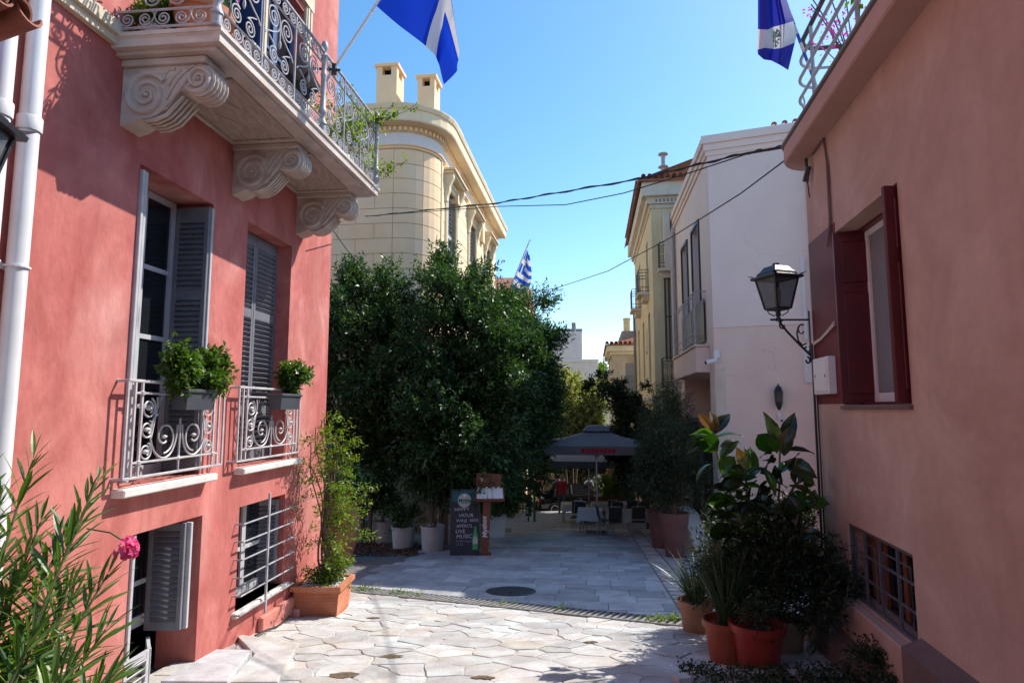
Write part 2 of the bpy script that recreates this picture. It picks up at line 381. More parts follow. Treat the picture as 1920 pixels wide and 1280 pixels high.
# window 2: two closed leaves
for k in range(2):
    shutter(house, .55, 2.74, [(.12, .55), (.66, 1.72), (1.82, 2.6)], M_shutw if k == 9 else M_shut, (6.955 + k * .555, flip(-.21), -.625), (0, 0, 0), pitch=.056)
def window(parent, s0, s1, z0, z1, n, rows, mat=M_frame, cols=2, tf=TL, fw=.06, glass=M_glass, sub=False, name='window'):
    mb = MB(tf)
    mb.box((s0, n - .05, z0), (s0 + fw, n, z1)); mb.box((s1 - fw, n - .05, z0), (s1, n, z1)); mb.box((s0 + fw, n - .05, z1 - fw), (s1 - fw, n, z1)); mb.box((s0 + fw, n - .05, z0), (s1 - fw, n, z0 + fw * 1.6))
    for c in range(1, cols):
        x = s0 + (s1 - s0) * c / cols; mb.box((x - fw * .7, n - .045, z0 + fw * 1.6), (x + fw * .7, n + .006, z1 - fw))
    o = mb.build(name, mat, parent)
    W = (s1 - s0 - 2 * fw) / cols
    zs = [z0 + fw * 1.6] + list(rows) + [z1 - fw]
    for c in range(cols):
        xa = s0 + fw + c * W + (fw * .7 if c else 0); xb = s0 + fw + (c + 1) * W - (fw * .7 if c < cols - 1 else 0)
        for r_ in range(len(zs) - 1):
            q = MB(tf); q.box((xa, n - .03, zs[r_]), (xb, n - .022, zs[r_ + 1])); q.build('pane', glass, o)
            if r_:
                q = MB(tf); q.box((xa, n - .044, zs[r_] - .022), (xb, n - .004, zs[r_] + .022)); q.build('glazing_bar', mat, o)
    return o
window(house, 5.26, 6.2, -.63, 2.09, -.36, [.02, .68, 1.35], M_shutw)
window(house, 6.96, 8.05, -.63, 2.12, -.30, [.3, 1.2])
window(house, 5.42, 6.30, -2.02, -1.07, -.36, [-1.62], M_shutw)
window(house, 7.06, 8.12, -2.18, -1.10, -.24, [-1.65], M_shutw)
for D in (D1, D2):
    window(house, D[0], D[1], D[2], D[3], -.15, [3.9, 4.6], M_blue)
    mb = MB(TL)
    for sx in (D[0] - .19, D[1]):
        mb.box((sx, 0, 3.06), (sx + .19, .035, 5.6)); mb.box((sx + .03, .035, 3.06), (sx + .075, .05, 5.6)); mb.box((sx + .115, .035, 3.06), (sx + .16, .05, 5.6))
    mb.box((D[0] - .19, 0, 5.6), (D[1] + .19, .06, 5.8)); mb.build('door_surround', M_cream, house)
shutter(house, .5, 2.3, [(.1, 1.05), (1.2, 2.2)], M_blue, (5.40, flip(.03), 3.1), (0, 0, R(-62)))
shutter(house, .5, 2.3, [(.1, 1.05), (1.2, 2.2)], M_blue, (6.40, flip(.03), 3.1), (0, 0, R(-115)))
# lower window 1: folded leaf on the right, low leaves at the bottom, jamb leaf on the left
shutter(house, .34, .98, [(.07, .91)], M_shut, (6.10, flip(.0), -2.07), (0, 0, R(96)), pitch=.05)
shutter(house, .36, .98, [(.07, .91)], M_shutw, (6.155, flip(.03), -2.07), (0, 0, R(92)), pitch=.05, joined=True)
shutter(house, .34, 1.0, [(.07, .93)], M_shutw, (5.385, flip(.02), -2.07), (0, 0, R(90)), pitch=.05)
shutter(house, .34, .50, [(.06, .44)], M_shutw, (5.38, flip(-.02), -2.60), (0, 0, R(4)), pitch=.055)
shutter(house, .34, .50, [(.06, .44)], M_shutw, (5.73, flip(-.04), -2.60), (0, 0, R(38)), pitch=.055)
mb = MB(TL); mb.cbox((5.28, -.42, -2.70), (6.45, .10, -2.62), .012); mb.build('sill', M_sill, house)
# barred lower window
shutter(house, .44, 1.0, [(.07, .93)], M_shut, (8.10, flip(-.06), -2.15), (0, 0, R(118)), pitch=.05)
mb = MB(TL); mb.cbox((6.98, -.26, -2.26), (8.24, .06, -2.20), .01); mb.build('sill', M_sill, house)
gr = MB(TL); gr.box((7.52, .09, -2.36), (7.55, .11, -1.0)); grille = gr.build('window_grille', M_iron, house)
for z in (-1.26, -1.45, -1.64, -1.83, -2.02, -2.22):
    q = MB(TL); q.tube([(6.98, 0, z), (6.98, .095, z), (8.26, .095, z), (8.26, 0, z)], .0095, 6); q.build('bar', M_iron, grille)
# sills of the french windows
mb = MB(TL); mb.cbox((5.09, -.40, -.72), (6.40, .12, -.65), .01); mb.build('sill', M_sill, house)
mb = MB(TL); mb.cbox((6.90, -.26, -.72), (8.34, .12, -.65), .01); mb.build('sill', M_sill, house)

def spiral(cx, cz, r0, r1, a0, turns, d=1, n=28):
    """points in (s,z) from radius r0 at angle a0 winding in to r1"""
    return [(cx + (r0 + (r1 - r0) * k / n) * math.cos(a0 + d * turns * 2 * PI * k / n), cz + (r0 + (r1 - r0) * k / n) * math.sin(a0 + d * turns * 2 * PI * k / n)) for k in range(n + 1)]
def flat(pts, y=0.0): return [(p[0], y, p[1]) for p in pts]

# ---- railings in front of the two french windows
def french_railing(s0, s1):
    n = .10; z0, z1 = -.57, .225
    mb = MB(TL)
    mb.tube([(s0, 0, z1), (s0, n, z1), (s1, n, z1), (s1, 0, z1)], .014, 6)
    rl = mb.build('window_railing', M_ironw, house)
    q = MB(TL); q.tube([(s0, 0, z0), (s0, n, z0), (s1, n, z0), (s1, 0, z0)], .012, 6); q.build('bottom_rail', M_ironw, rl)
    inner0, inner1 = s0 + .17, s1 - .17
    for z in (z1 - .1, z0 + .12):
        q = MB(TL); q.tube([(inner0 - .09, n, z), (inner1 + .09, n, z)], .01, 6); q.build('rail', M_ironw, rl)
    for sx in (s0, s0 + .085, inner0, inner1, s1 - .085, s1):
        q = MB(TL); q.box((sx - .009, n - .009, z0), (sx + .009, n + .009, z1)); q.build('baluster', M_ironw, rl)
        if sx in (inner0, inner1):
            for z in (z1 - .1, z0 + .12):
                q = MB(TL); q.lathe([(.005, z - .026), (.024, z - .012), (.024, z + .012), (.005, z + .026)], 8, (sx, n, 0)); q.build('collar', M_ironw, rl, True)
    cx = (inner0 + inner1) / 2; h0 = z0 + .12; h1 = z1 - .1
    q = MB(TL); q.tube([(cx, n, z0), (cx, n, h0 + .36)], .009, 6); q.build('baluster', M_ironw, rl)
    q = MB(TL); q.lathe([(.005, h0 - .03), (.026, h0), (.005, h0 + .03)], 8, (cx, n, 0)); q.build('collar', M_ironw, rl, True)
    w = (inner1 - inner0) / 2
    for sd in (-1, 1):
        # large C scroll
        pts = [(cx + sd * w * x, z) for x, z in ((.06, h0 + .30), (.10, h0 + .16), (.22, h0 + .05), (.42, h0 + .015), (.62, h0 + .07), (.74, h0 + .19), (.72, h0 + .33), (.58, h0 + .415))]
        sm = []
        for i in range(len(pts) - 1):
            A_, B_, C_x, D_ = [Vector((*pts[max(0, min(len(pts) - 1, i + o))], 0)) for o in (-1, 0, 1, 2)]
            for t_ in (0, .25, .5, .75): v_ = .5 * (2 * B_ + (C_x - A_) * t_ + (2 * A_ - 5 * B_ + 4 * C_x - D_) * t_ ** 2 + (3 * B_ - A_ - 3 * C_x + D_) * t_ ** 3); sm.append((v_.x, v_.y))
        q = MB(TL); q.tube(flat(sm, n), .0095, 5); q.build('scroll', M_ironw, rl)
        q = MB(TL); q.tube(flat(spiral(cx + sd * w * .40, h0 + .20, .145, .045, R(-90), 1.1, -sd), n), .009, 5); q.build('scroll', M_ironw, rl)
        q = MB(TL); q.lathe([(.004, -.018), (.02, -.01), (.026, 0), (.02, .01), (.004, .018)], 8, (cx + sd * w * .40, n, h0 + .20)); q.build('rosette', M_ironw, rl, True)
        # three rings with rosettes up the side, joined by an S stem
        for k, (zz, rr) in enumerate(((h0 + .085, .075), (h0 + .27, .08), (h1 - .125, .088))):
            xx = cx + sd * (w - rr * 1.06)
            q = MB(TL); q.tube(flat(spiral(xx, zz, rr, rr * .5, R(90 + sd * 20), 1.35, sd), n), .0085, 5); q.build('scroll', M_ironw, rl)
            q = MB(TL); q.lathe([(.004, -.02), (.022, -.012), (.029, 0), (.022, .012), (.004, .02)], 8, (xx, n, zz)); q.build('rosette', M_ironw, rl, True)
        stem = [(cx + sd * w * x, z) for x, z in ((.74, h0 + .19), (.70, h0 + .28), (.66, h0 + .38), (.62, h0 + .47), (.63, h1 - .03))]
        q = MB(TL); q.tube(flat(stem, n), .008, 5)
        q.add([(cx + sd * w * .60, n, h1 - .10), (cx + sd * w * .55, n + .01, h1 - .05), (cx + sd * w * .50, n, h1 - .0), (cx + sd * w * .53, n - .01, h1 - .06)], [(0, 1, 2, 3), (3, 2, 1, 0)])
        q.build('leaf_stem', M_ironw, rl)
french_railing(5.08, 6.47); french_railing(6.76, 8.24)

# ---- marble balcony slab, corbels, soffit panels
S0, S1 = 4.76, 8.42
def NO(s): return .93 + .10 * (s - S0) / (S1 - S0)
def slab_layer(mb, z0, z1, ext, e2=None):
    e2 = ext if e2 is None else e2
    a = [(S0 - ext, 0), (S1 + ext, 0), (S1 + ext, NO(S1) + ext), (S0 - ext, NO(S0) + ext)]
    b = [(S0 - e2, 0), (S1 + e2, 0), (S1 + e2, NO(S1) + e2), (S0 - e2, NO(S0) + e2)]
    mb.add([(x, y, z0) for x, y in a] + [(x, y, z1) for x, y in b], [(3, 2, 1, 0), (4, 5, 6, 7), (0, 1, 5, 4), (1, 2, 6, 5), (2, 3, 7, 6), (3, 0, 4, 7)])
mb = MB(TL)
slab_layer(mb, 2.872, 2.905, -.06); slab_layer(mb, 2.905, 2.965, -.0); slab_layer(mb, 2.965, 2.985, 0, .014); slab_layer(mb, 2.985, 3.02, .020)
slab = mb.build('balcony_slab', M_marble, house)
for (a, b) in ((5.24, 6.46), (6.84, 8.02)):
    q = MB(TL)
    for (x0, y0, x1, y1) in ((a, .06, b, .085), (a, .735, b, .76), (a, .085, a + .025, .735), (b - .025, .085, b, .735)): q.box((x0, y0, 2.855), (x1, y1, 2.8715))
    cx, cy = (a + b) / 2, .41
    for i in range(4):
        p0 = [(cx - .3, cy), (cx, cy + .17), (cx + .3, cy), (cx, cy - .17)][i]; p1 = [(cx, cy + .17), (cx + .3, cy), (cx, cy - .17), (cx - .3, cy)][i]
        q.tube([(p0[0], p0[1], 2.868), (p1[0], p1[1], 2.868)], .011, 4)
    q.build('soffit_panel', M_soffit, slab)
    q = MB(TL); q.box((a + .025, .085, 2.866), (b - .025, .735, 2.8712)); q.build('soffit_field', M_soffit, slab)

def corbel_mb(mb, s0, w):
    # outline in (n,z): big volute at the wall, S curve out to a small volute
    cw, rw = (.235, 2.475), .215; co, ro = (.715, 2.60), .135
    o = [(0, 2.76), (.79, 2.76), (.79, 2.735), (.77, 2.735)]
    o += [(co[0] + ro * math.cos(R(a)), co[1] + ro * math.sin(R(a))) for a in range(75, -150, -15)]
    o += [(.55, 2.50), (.50, 2.42), (.44, 2.335)]
    o += [(cw[0] + rw * math.cos(R(a)), cw[1] + rw * math.sin(R(a))) for a in range(-45, -125, -16)]
    o += [(.10, 2.235), (.0, 2.21)]
    mb.prism(o, s0 + .012, s0 + w - .012, 0)
    for side in (s0 + .012, s0 + w - .012):
        sg = -1 if side < s0 + w / 2 else 1
        def P(pts): return [(side + sg * .004, p[0], p[1]) for p in pts]
        mb.tube(P(spiral(cw[0], cw[1], rw - .012, .03, R(35), 2.2, 1, 56)), [.030 - .016 * k / 56 for k in range(57)], 6)
        mb.tube(P(spiral(co[0], co[1], ro - .01, .02, R(215), 2.0, 1, 48)), [.024 - .013 * k / 48 for k in range(49)], 6)
        s_c = [(.13, 2.665), (.28, 2.685), (.40, 2.66), (.48, 2.62), (.55, 2.66), (.64, 2.72), (.72, 2.735)]
        mb.tube(P([(.40, 2.34), (.47, 2.41), (.535, 2.49), (.585, 2.56), (.64, 2.635), (.70, 2.70)]), .016, 6)
        mb.tube(P([(.43, 2.43), (.47, 2.52), (.53, 2.61), (.60, 2.68), (.68, 2.725)]), .013, 6)
        mb.tube(P([(.44, 2.55), (.46, 2.60), (.50, 2.65), (.55, 2.69)]), .013, 6)
        mb.tube(P([(.40, 2.60), (.40, 2.66), (.44, 2.70), (.50, 2.70)]), .012, 6)
        mb.lathe([(.002, -.02), (.028, -.014), (.034, 0), (.028, .014), (.002, .02)], 12, (side, cw[0], cw[1]))
        mb.lathe([(.002, -.02), (.018, -.014), (.024, 0), (.018, .014), (.002, .02)], 12, (side, co[0], co[1]))
    mb.cbox((s0 - .025, .0, 2.735), (s0 + w + .025, .80, 2.797), .008)
    # carved ribs on the rounded front and acanthus lumps on the underside
    for k in range(5):
        sx = s0 + w * (.12 + .19 * k)
        mb.tube([(sx, co[0] + (ro + .004) * math.cos(R(a)), co[1] + (ro + .004) * math.sin(R(a))) for a in range(70, -121, -19)], .015, 5)
        pts = [(.58, 2.46), (.50, 2.37), (.42, 2.295), (.32, 2.258), (.22, 2.25)]
        mb.tube([(sx, p[0] + random.uniform(-.006, .006), p[1] - .004) for p in pts], [.012, .018, .016, .02, .012], 5)
def TC(p): return TL((p[0], p[1] * .93, 2.87 - (2.797 - p[2]) * .94))
for s0 in (4.90, 6.58, 8.14):
    mb = MB(TC); corbel_mb(mb, s0, .25); mb.build('corbel', M_marble, house)

# ---- wrought iron balcony railing
hr0, hr1 = 3.06, 3.98
rail = MB(TL); e = -.035
cpts = [(S0, .03), (S0, NO(S0) + e), (S1, NO(S1) + e), (S1, .03)]
rail.tube([(x, y, hr1) for x, y in cpts], .018, 6)
brail = rail.build('balcony_railing', M_iron, house)
for z, r_ in ((hr0, .011), (hr0 + .145, .011), (hr1 - .15, .011)):
    q = MB(TL); q.tube([(x, y, z) for x, y in cpts], r_, 5); q.build('rail', M_iron, brail)
post_prof = [(.055, 0), (.055, .02), (.042, .03), (.042, .10), (.052, .11), (.052, .13), (.036, .15), (.03, .21), (.046, .235), (.05, .26), (.042, .285), (.03, .31), (.028, .66), (.034, .68), (.034, .70), (.028, .72), (.028, .86), (.042, .88), (.042, .91), (.024, .93), (.02, .95), (.036, .985), (.042, 1.02), (.034, 1.065), (.018, 1.09), (.004, 1.11)]
q = MB(); q.lathe(post_prof, 12); post = q.build('post', M_iron, brail, True)
def railpt(t):   # distance along front from S0
    s = S0 + t; return (s, NO(s) + e)
plist = [railpt(0.0), railpt(1.95), railpt(S1 - S0)]
for i, (s, n_) in enumerate(plist):
    o = post if i == 0 else inst(post, brail)
    o.location = (s, -n_, 3.02)
# shared scroll meshes, drawn in x (along) and z, y thickness small
def scroll_mesh(kind):
    q = MB()
    if kind == 'small':
        q.tube(flat(spiral(0, 0, .058, .010, R(-150), 1.9, 1, 26)), .0068, 4)
        q.tube(flat([(.062 * math.cos(R(-150)), .062 * math.sin(R(-150))), (-.075, .01), (-.085, .05), (-.10, .064)]), .0062, 4)
    if kind == 'big':
        q.tube(flat(spiral(0, 0, .125, .014, R(-60), 2.3, 1, 44)), .0080, 4)
        q.tube(flat([(.0625, -.108), (-.02, -.155), (-.10, -.19), (-.14, -.235)]), .0078, 4)
    if kind == 'mid':
        q.tube(flat(spiral(0, 0, .085, .012, R(120), 2.1, -1, 36)), .0074, 4)
        q.tube(flat([(-.0425, .0736), (.03, .12), (.10, .15)]), .0072, 4)
    if kind == 'bud':
        q.lathe([(.003, -.05), (.012, -.03), (.016, 0), (.010, .03), (.003, .05)], 6)
        q.tube([(0, 0, .05), (0, 0, .16)], .006, 4)
    return q.build('scroll', M_iron, brail)
SC = {}
def put(kind, x, y, z, rz, mir=False):
    o = inst(SC[kind], brail, name='scroll') if kind in SC else scroll_mesh(kind)
    SC.setdefault(kind, o.data)
    o.location = (x, y, z); o.rotation_euler = (0, 0, rz); o.scale = ((-1 if mir else 1), 1, 1)
def rail_run(p, q_, nunits):
    # p, q_ in (s,n)
    dx, dn = q_[0] - p[0], q_[1] - p[1]; Ln = math.hypot(dx, dn); rz = math.atan2(-dn, dx); U = Ln / nunits
    def at(t): return p[0] + dx * t / Ln, -(p[1] + dn * t / Ln)
    zb, zt = hr0 + .145, hr1 - .15
    for k in range(nunits):
        c = (k + .5) * U
        if k:
            x, y = at(k * U); b_ = MB(); b_.box((x - .008, y - .008, hr0), (x + .008, y + .008, hr1)); b_.build('baluster', M_iron, brail)
        for mir in (False, True):
            sg = -1 if mir else 1
            x, y = at(c + sg * .125); put('big', x, y, zt - .155, rz, not mir)
            x, y = at(c + sg * .10); put('mid', x, y, zb + .105, rz, mir)
        x, y = at(c); put('bud', x, y, zb + .27, rz)
        m = max(3, int(round(U / .165)))
        for j in range(m):
            x, y = at(k * U + (j + .5) * U / m)
            put('small', x, y, hr0 + .072, rz, j % 2 == 1); put('small', x, y, hr1 - .075, rz, j % 2 == 0)
rail_run(railpt(0.06), railpt(1.90), 3); rail_run(railpt(2.0), railpt(S1 - S0 - .05), 3)
rail_run((S0, .05), (S0, NO(S0) - .1), 1); rail_run((S1, NO(S1) - .1), (S1, .05), 1)
# ------------------------------------------------------------------ foliage helpers
def unit(a): return a / np.maximum(np.linalg.norm(a, axis=-1, keepdims=True), 1e-9)
def rdir(n): return unit(RNG.normal(size=(n, 3)))
def leaf_quads(P, D, L, W, fold=.25, up=None):
    n = len(P); D = unit(D)
    U = (up if up is not None else unit(np.array([0, 0, 1.0]) + RNG.normal(size=(n, 3)) * .6))
    S = unit(np.cross(D, U)); Nn = np.cross(S, D)
    L = np.asarray(L).reshape(-1, 1) * np.ones((n, 1)); W = np.asarray(W).reshape(-1, 1) * np.ones((n, 1))
    m = P + D * L * .45
    V = np.stack([P, m + S * W / 2 + Nn * W * fold, P + D * L - Nn * L * .06, m - S * W / 2 + Nn * W * fold], 1).reshape(-1, 3)
    F = np.arange(4 * n, dtype=np.int32).reshape(-1, 4)
    return V, F
def twig_leaves(base, d, tl, nl, L, W, spread=.8, droop=.1, jit=.02):
    """leaves set along many twigs at once"""
    n = len(base); t = np.tile(np.linspace(.12, 1.0, nl), n)
    B = np.repeat(base, nl, 0); DD = np.repeat(unit(d), nl, 0); T = np.repeat(np.asarray(tl).reshape(-1) * np.ones(n), nl)
    P = B + DD * (t * T)[:, None] + RNG.normal(size=B.shape) * jit
    side = unit(np.cross(DD, rdir(len(B))))
    ld = DD * (.35 + .5 * t[:, None]) + side * spread + np.array([0, 0, -droop])
    l = L * RNG.uniform(.7, 1.25, len(B)); w = W * RNG.uniform(.75, 1.2, len(B))
    return leaf_quads(P, ld, l, w)
def join_vf(parts):
    V = np.concatenate([p[0] for p in parts]); off = 0; F = []
    for p in parts: F.append(p[1] + off); off += len(p[0])
    return V, np.concatenate(F)
def crown_vf(ells, ncl, rcl, ntw, nl, L, W, tl=.3, shell=2.2, upb=.35, spread=.8, droop=.1, out=.55, rnd=.7):
    """clusters of twigs inside a union of ellipsoids (cx,cy,cz,rx,ry,rz,weight)"""
    w = np.array([e[6] if len(e) > 6 else e[3] * e[4] * e[5] for e in ells]); w = w / w.sum()
    parts = []; cents = []
    for e, k in zip(ells, RNG.multinomial(ncl, w)):
        if k == 0: continue
        d = rdir(k); r = RNG.uniform(0, 1, k) ** (1 / (shell + 1.5))
        c = np.array(e[:3]) + d * r[:, None] * np.array(e[3:6])
        for ci, di in zip(c, d):
            cents.append(ci); rr = rcl * RNG.uniform(.6, 1.35); dd = rdir(ntw)
            b = ci + dd * rr * RNG.uniform(.15, 1, ntw)[:, None] * np.array([1, 1, .8])
            dirs = dd * rnd + di * out + np.array([0, 0, upb])
            parts.append(twig_leaves(b, dirs, tl * RNG.uniform(.6, 1.3, ntw), nl, L, W, spread, droop))
    V, F = join_vf(parts); return V, F, np.array(cents)
def foliage(name, VF, mat, parent=None):
    return link(bpy.data.objects.new(name, fast_mesh(name, VF[0], VF[1], [mat] if not isinstance(mat, list) else mat)), parent)
def limb(mb, a, b, r0, r1, bend=.15, n=5):
    a, b = Vector(a), Vector(b); d = (b - a).length
    off = Vector((random.uniform(-1, 1), random.uniform(-1, 1), random.uniform(-.3, .6))) * bend * d
    pts = [a.lerp(b, t) + off * math.sin(PI * t) for t in np.linspace(0, 1, n)]
    mb.tube(pts, [r0 + (r1 - r0) * k / (n - 1) for k in range(n)], 6)
def big_leaf(L=1.0, W=.42, fold=.12, curl=.12, n=6):
    """one broad leaf along +x with midrib fold and a curled tip, unit length"""
    mb = MB(); pr = [(0, .0), (.08, .10), (.25, .36), (.5, .5), (.75, .40), (.92, .17), (1.0, 0)]
    vs = []
    for t, w in pr:
        z = -curl * t * t; vs += [(t * L, -w * W, z + fold * w * .8), (t * L, 0, z), (t * L, w * W, z + fold * w * .8)]
    fs = []
    for i in range(len(pr) - 1):
        a = i * 3; fs += [(a, a + 3, a + 4, a + 1), (a + 1, a + 4, a + 5, a + 2)]
    mb.add(vs, fs); return mb
def aim(d, roll=0.0):
    """rotation that sends +x to d, with z roughly up"""
    d = Vector(d).normalized(); z = Vector((0, 0, 1)); y = z.cross(d)
    if y.length < 1e-4: y = Vector((0, 1, 0))
    y.normalize(); z = d.cross(y)
    M = Matrix((d, y, z)).transposed() @ Matrix.Rotation(roll, 3, 'X')
    return M.to_euler()
def wl(s, n, z):       # red-house wall coordinates -> world
    c, q = math.cos(RZL), math.sin(RZL); x, y = s, -n
    return Vector((AL + c * x - q * y, q * x + c * y, z))

# ------------------------------------------------------------------ things on and in front of the red house
def pot_prof(r0, r1, h, rim=.03, t=.02):
    return [(r0, 0), (r0 + (r1 - r0) * .5, h * .5), (r1, h - rim), (r1 + t * .8, h - rim), (r1 + t * .8, h), (r1 - t, h), (r1 - t, h - .05), (r1 * .3, h - .05)]
def railing_planter(s0, s1, label, plants):
    c = wl((s0 + s1) / 2, .20, .055); t = thing('potted_plant', label, 'potted plant', c, RZL, 'basil planters hung on the window railings')
    w = (s1 - s0) / 2; mb = MB()
    b, h, z0, z1 = .065, .088, -.07, .12
    mb.add([(-w * .9, -b, z0), (w * .9, -b, z0), (w * .9, b, z0), (-w * .9, b, z0), (-w, -h, z1), (w, -h, z1), (w, h, z1), (-w, h, z1), (-w + .015, -h + .015, z1), (w - .015, -h + .015, z1), (w - .015, h - .015, z1), (-w + .015, h - .015, z1), (-w + .015, -h + .015, z1 - .03), (w - .015, -h + .015, z1 - .03), (w - .015, h - .015, z1 - .03), (-w + .015, h - .015, z1 - .03)],
           [(3, 2, 1, 0), (0, 1, 5, 4), (1, 2, 6, 5), (2, 3, 7, 6), (3, 0, 4, 7), (4, 5, 9, 8), (5, 6, 10, 9), (6, 7, 11, 10), (7, 4, 8, 11), (8, 9, 13, 12), (9, 10, 14, 13), (10, 11, 15, 14), (11, 8, 12, 15)])
    mb.cbox((-w - .012, -h - .012, z1 - .035), (w + .012, h + .012, z1 - .005), .006)
    mb.build('planter_box', M_planter, t)
    q = MB(); q.box((-w + .02, -h + .02, z1 - .03), (w - .02, h - .02, z1 - .012)); q.build('soil', M_soil, t)
    for (x, zc, rx, rz, up) in plants:
        VF = crown_vf([(x, 0, zc, rx * .8, rx * .8, rz)], 22 if up else 30, .055, 9, 8, .062, .034, .07, 2.0, .4 if up else .1, droop=.25)
        foliage('foliage', VF, L_bush, t)
        st = MB()
        for k in range(6): limb(st, (x * .8 + random.uniform(-.04, .04), random.uniform(-.04, .04), z1 - .03), (x + random.uniform(-.5, .5) * rx, random.uniform(-.5, .5) * rx, zc), .007, .004)
        st.build('stem', M_twig, t)
    return t
p_a = railing_planter(5.58, 6.04, 'dark planter box holding two bushy basil plants on nearer window railing', [(-.20, .31, .07, .19, True), (.22, .30, .165, .18, False)])
p_b = railing_planter(7.36, 7.88, 'dark planter box with one round basil plant on farther window railing', [(.24, .32, .155, .18, False)])
# trailing dry strand on the first box
# terracotta planter with climbing vine at the corner
tp = thing('terracotta_planter', 'square terracotta planter with ribbed sides and white pebbles holding climbing vine', 'planter', (-2.52, 8.58, gz(8.5)), RZL - R(90) + R(4))
mb = MB(); w0, w1, h = .265, .30, .40
def ring_sq(w, z): return [(-w, -w, z), (w, -w, z), (w, w, z), (-w, w, z)]
def loft_sq(mb, rings, cap=True):
    vs = [p for w, z in rings for p in ring_sq(w, z)]; fs = [(3, 2, 1, 0)] if cap else []
    for i in range(len(rings) - 1):
        for k in range(4): fs.append((i * 4 + k, i * 4 + (k + 1) % 4, i * 4 + 4 + (k + 1) % 4, i * 4 + 4 + k))
    mb.add(vs, fs)
loft_sq(mb, [(w0, 0), (w1, h), (w1 - .03, h), (w1 - .035, h - .04)]); mb.build('pot_body', M_terra, tp)
for k in range(15):
    z = .05 + k * .0185; w = w0 + (w1 - w0) * z / h
    q = MB(); loft_sq(q, [(w + .001, z - .006), (w + .007, z), (w + .001, z + .006)], False); q.build('rib', M_terra, tp)
q = MB(); loft_sq(q, [(w1 + .002, h - .06), (w1 + .03, h - .055), (w1 + .03, h + .005), (w1 - .02, h + .005), (w1 - .03, h - .03)], False); q.build('rim', M_terra, tp)
q = MB()
for k in range(240):
    x, y = random.uniform(-.24, .24), random.uniform(-.24, .24); r_ = random.uniform(.012, .024)
    q.lathe([(.002, -r_ * .6), (r_ * .8, -r_ * .4), (r_, 0), (r_ * .7, r_ * .5), (.002, r_ * .65)], 5, (x, y, h - .02))
tag(q.build('pebbles', M_pebble, tp), kind='stuff')
q = MB(); q.box((-.25, -.25, h - .06), (.25, .25, h - .03)); q.build('soil', M_soil, tp)
vn = thing('climbing_vine', 'light green climbing vine rising from square terracotta planter against red wall', 'vine', (-2.52, 8.58, gz(8.5) + .38))
mb = MB(); paths = []
for k in range(9):
    a = random.uniform(0, 6.28); x, y = .05 * math.cos(a), .05 * math.sin(a); pts = []; top = random.uniform(1.5, 2.2)
    lean = random.uniform(-.25, .3)
    for i in range(14):
        t_ = i / 13; pts.append((x + .05 * math.sin(i * .9 + a) + lean * t_ * t_ - .05 * t_, y + .05 * math.cos(i * 1.1 + a) - .1 * t_, top * t_))
    mb.tube(pts, [.016 * (1 - .6 * i / 13) for i in range(14)], 5); paths.append(pts)
mb.build('stem', M_bark, vn)
parts = []; tw = MB()
allp = [p for pts in paths for p in pts]
for p in allp:
    zf = p[2] / 2.0
    for k in range((1 if random.random() < .85 else 0) if .10 < zf < .95 else 1):
        a = random.uniform(0, 6.28)
        if random.random() < .55: a = random.gauss(.2, .6)
        L_ = random.uniform(.16, .62) * (1.0 if .25 < zf < .8 else .6)
        d = np.array([math.cos(a), math.sin(a) * .8, random.uniform(-.1, .5)]); d /= np.linalg.norm(d)
        n_ = 9; pp = [np.array(p) + d * L_ * t_ + np.array([0, 0, -.22 * L_ * t_ * t_]) for t_ in np.linspace(0, 1, n_)]
        tw.tube([tuple(x) for x in pp], .0035, 3, False)
        B = np.array(pp)[1:]; parts.append(twig_leaves(B, np.tile(d + np.array([0, 0, .5]), (len(B), 1)) + RNG.normal(size=(len(B), 3)) * .6, .10, 5, .055, .021, .9, 0, .008))
foliage('foliage', join_vf(parts), L_vine, vn); tw.build('twig', M_twig, vn)
parts = []
for k in range(60):
    a = random.uniform(0, 6.28); b = np.array([[.17 * math.cos(a) * random.random(), .17 * math.sin(a) * random.random() - .03, .04]])
    parts.append(twig_leaves(b, b + np.array([[0, 0, .15]]) + RNG.normal(size=(1, 3)) * .15, .16, 10, .05, .025))
foliage('undergrowth', join_vf(parts), L_bush, vn)

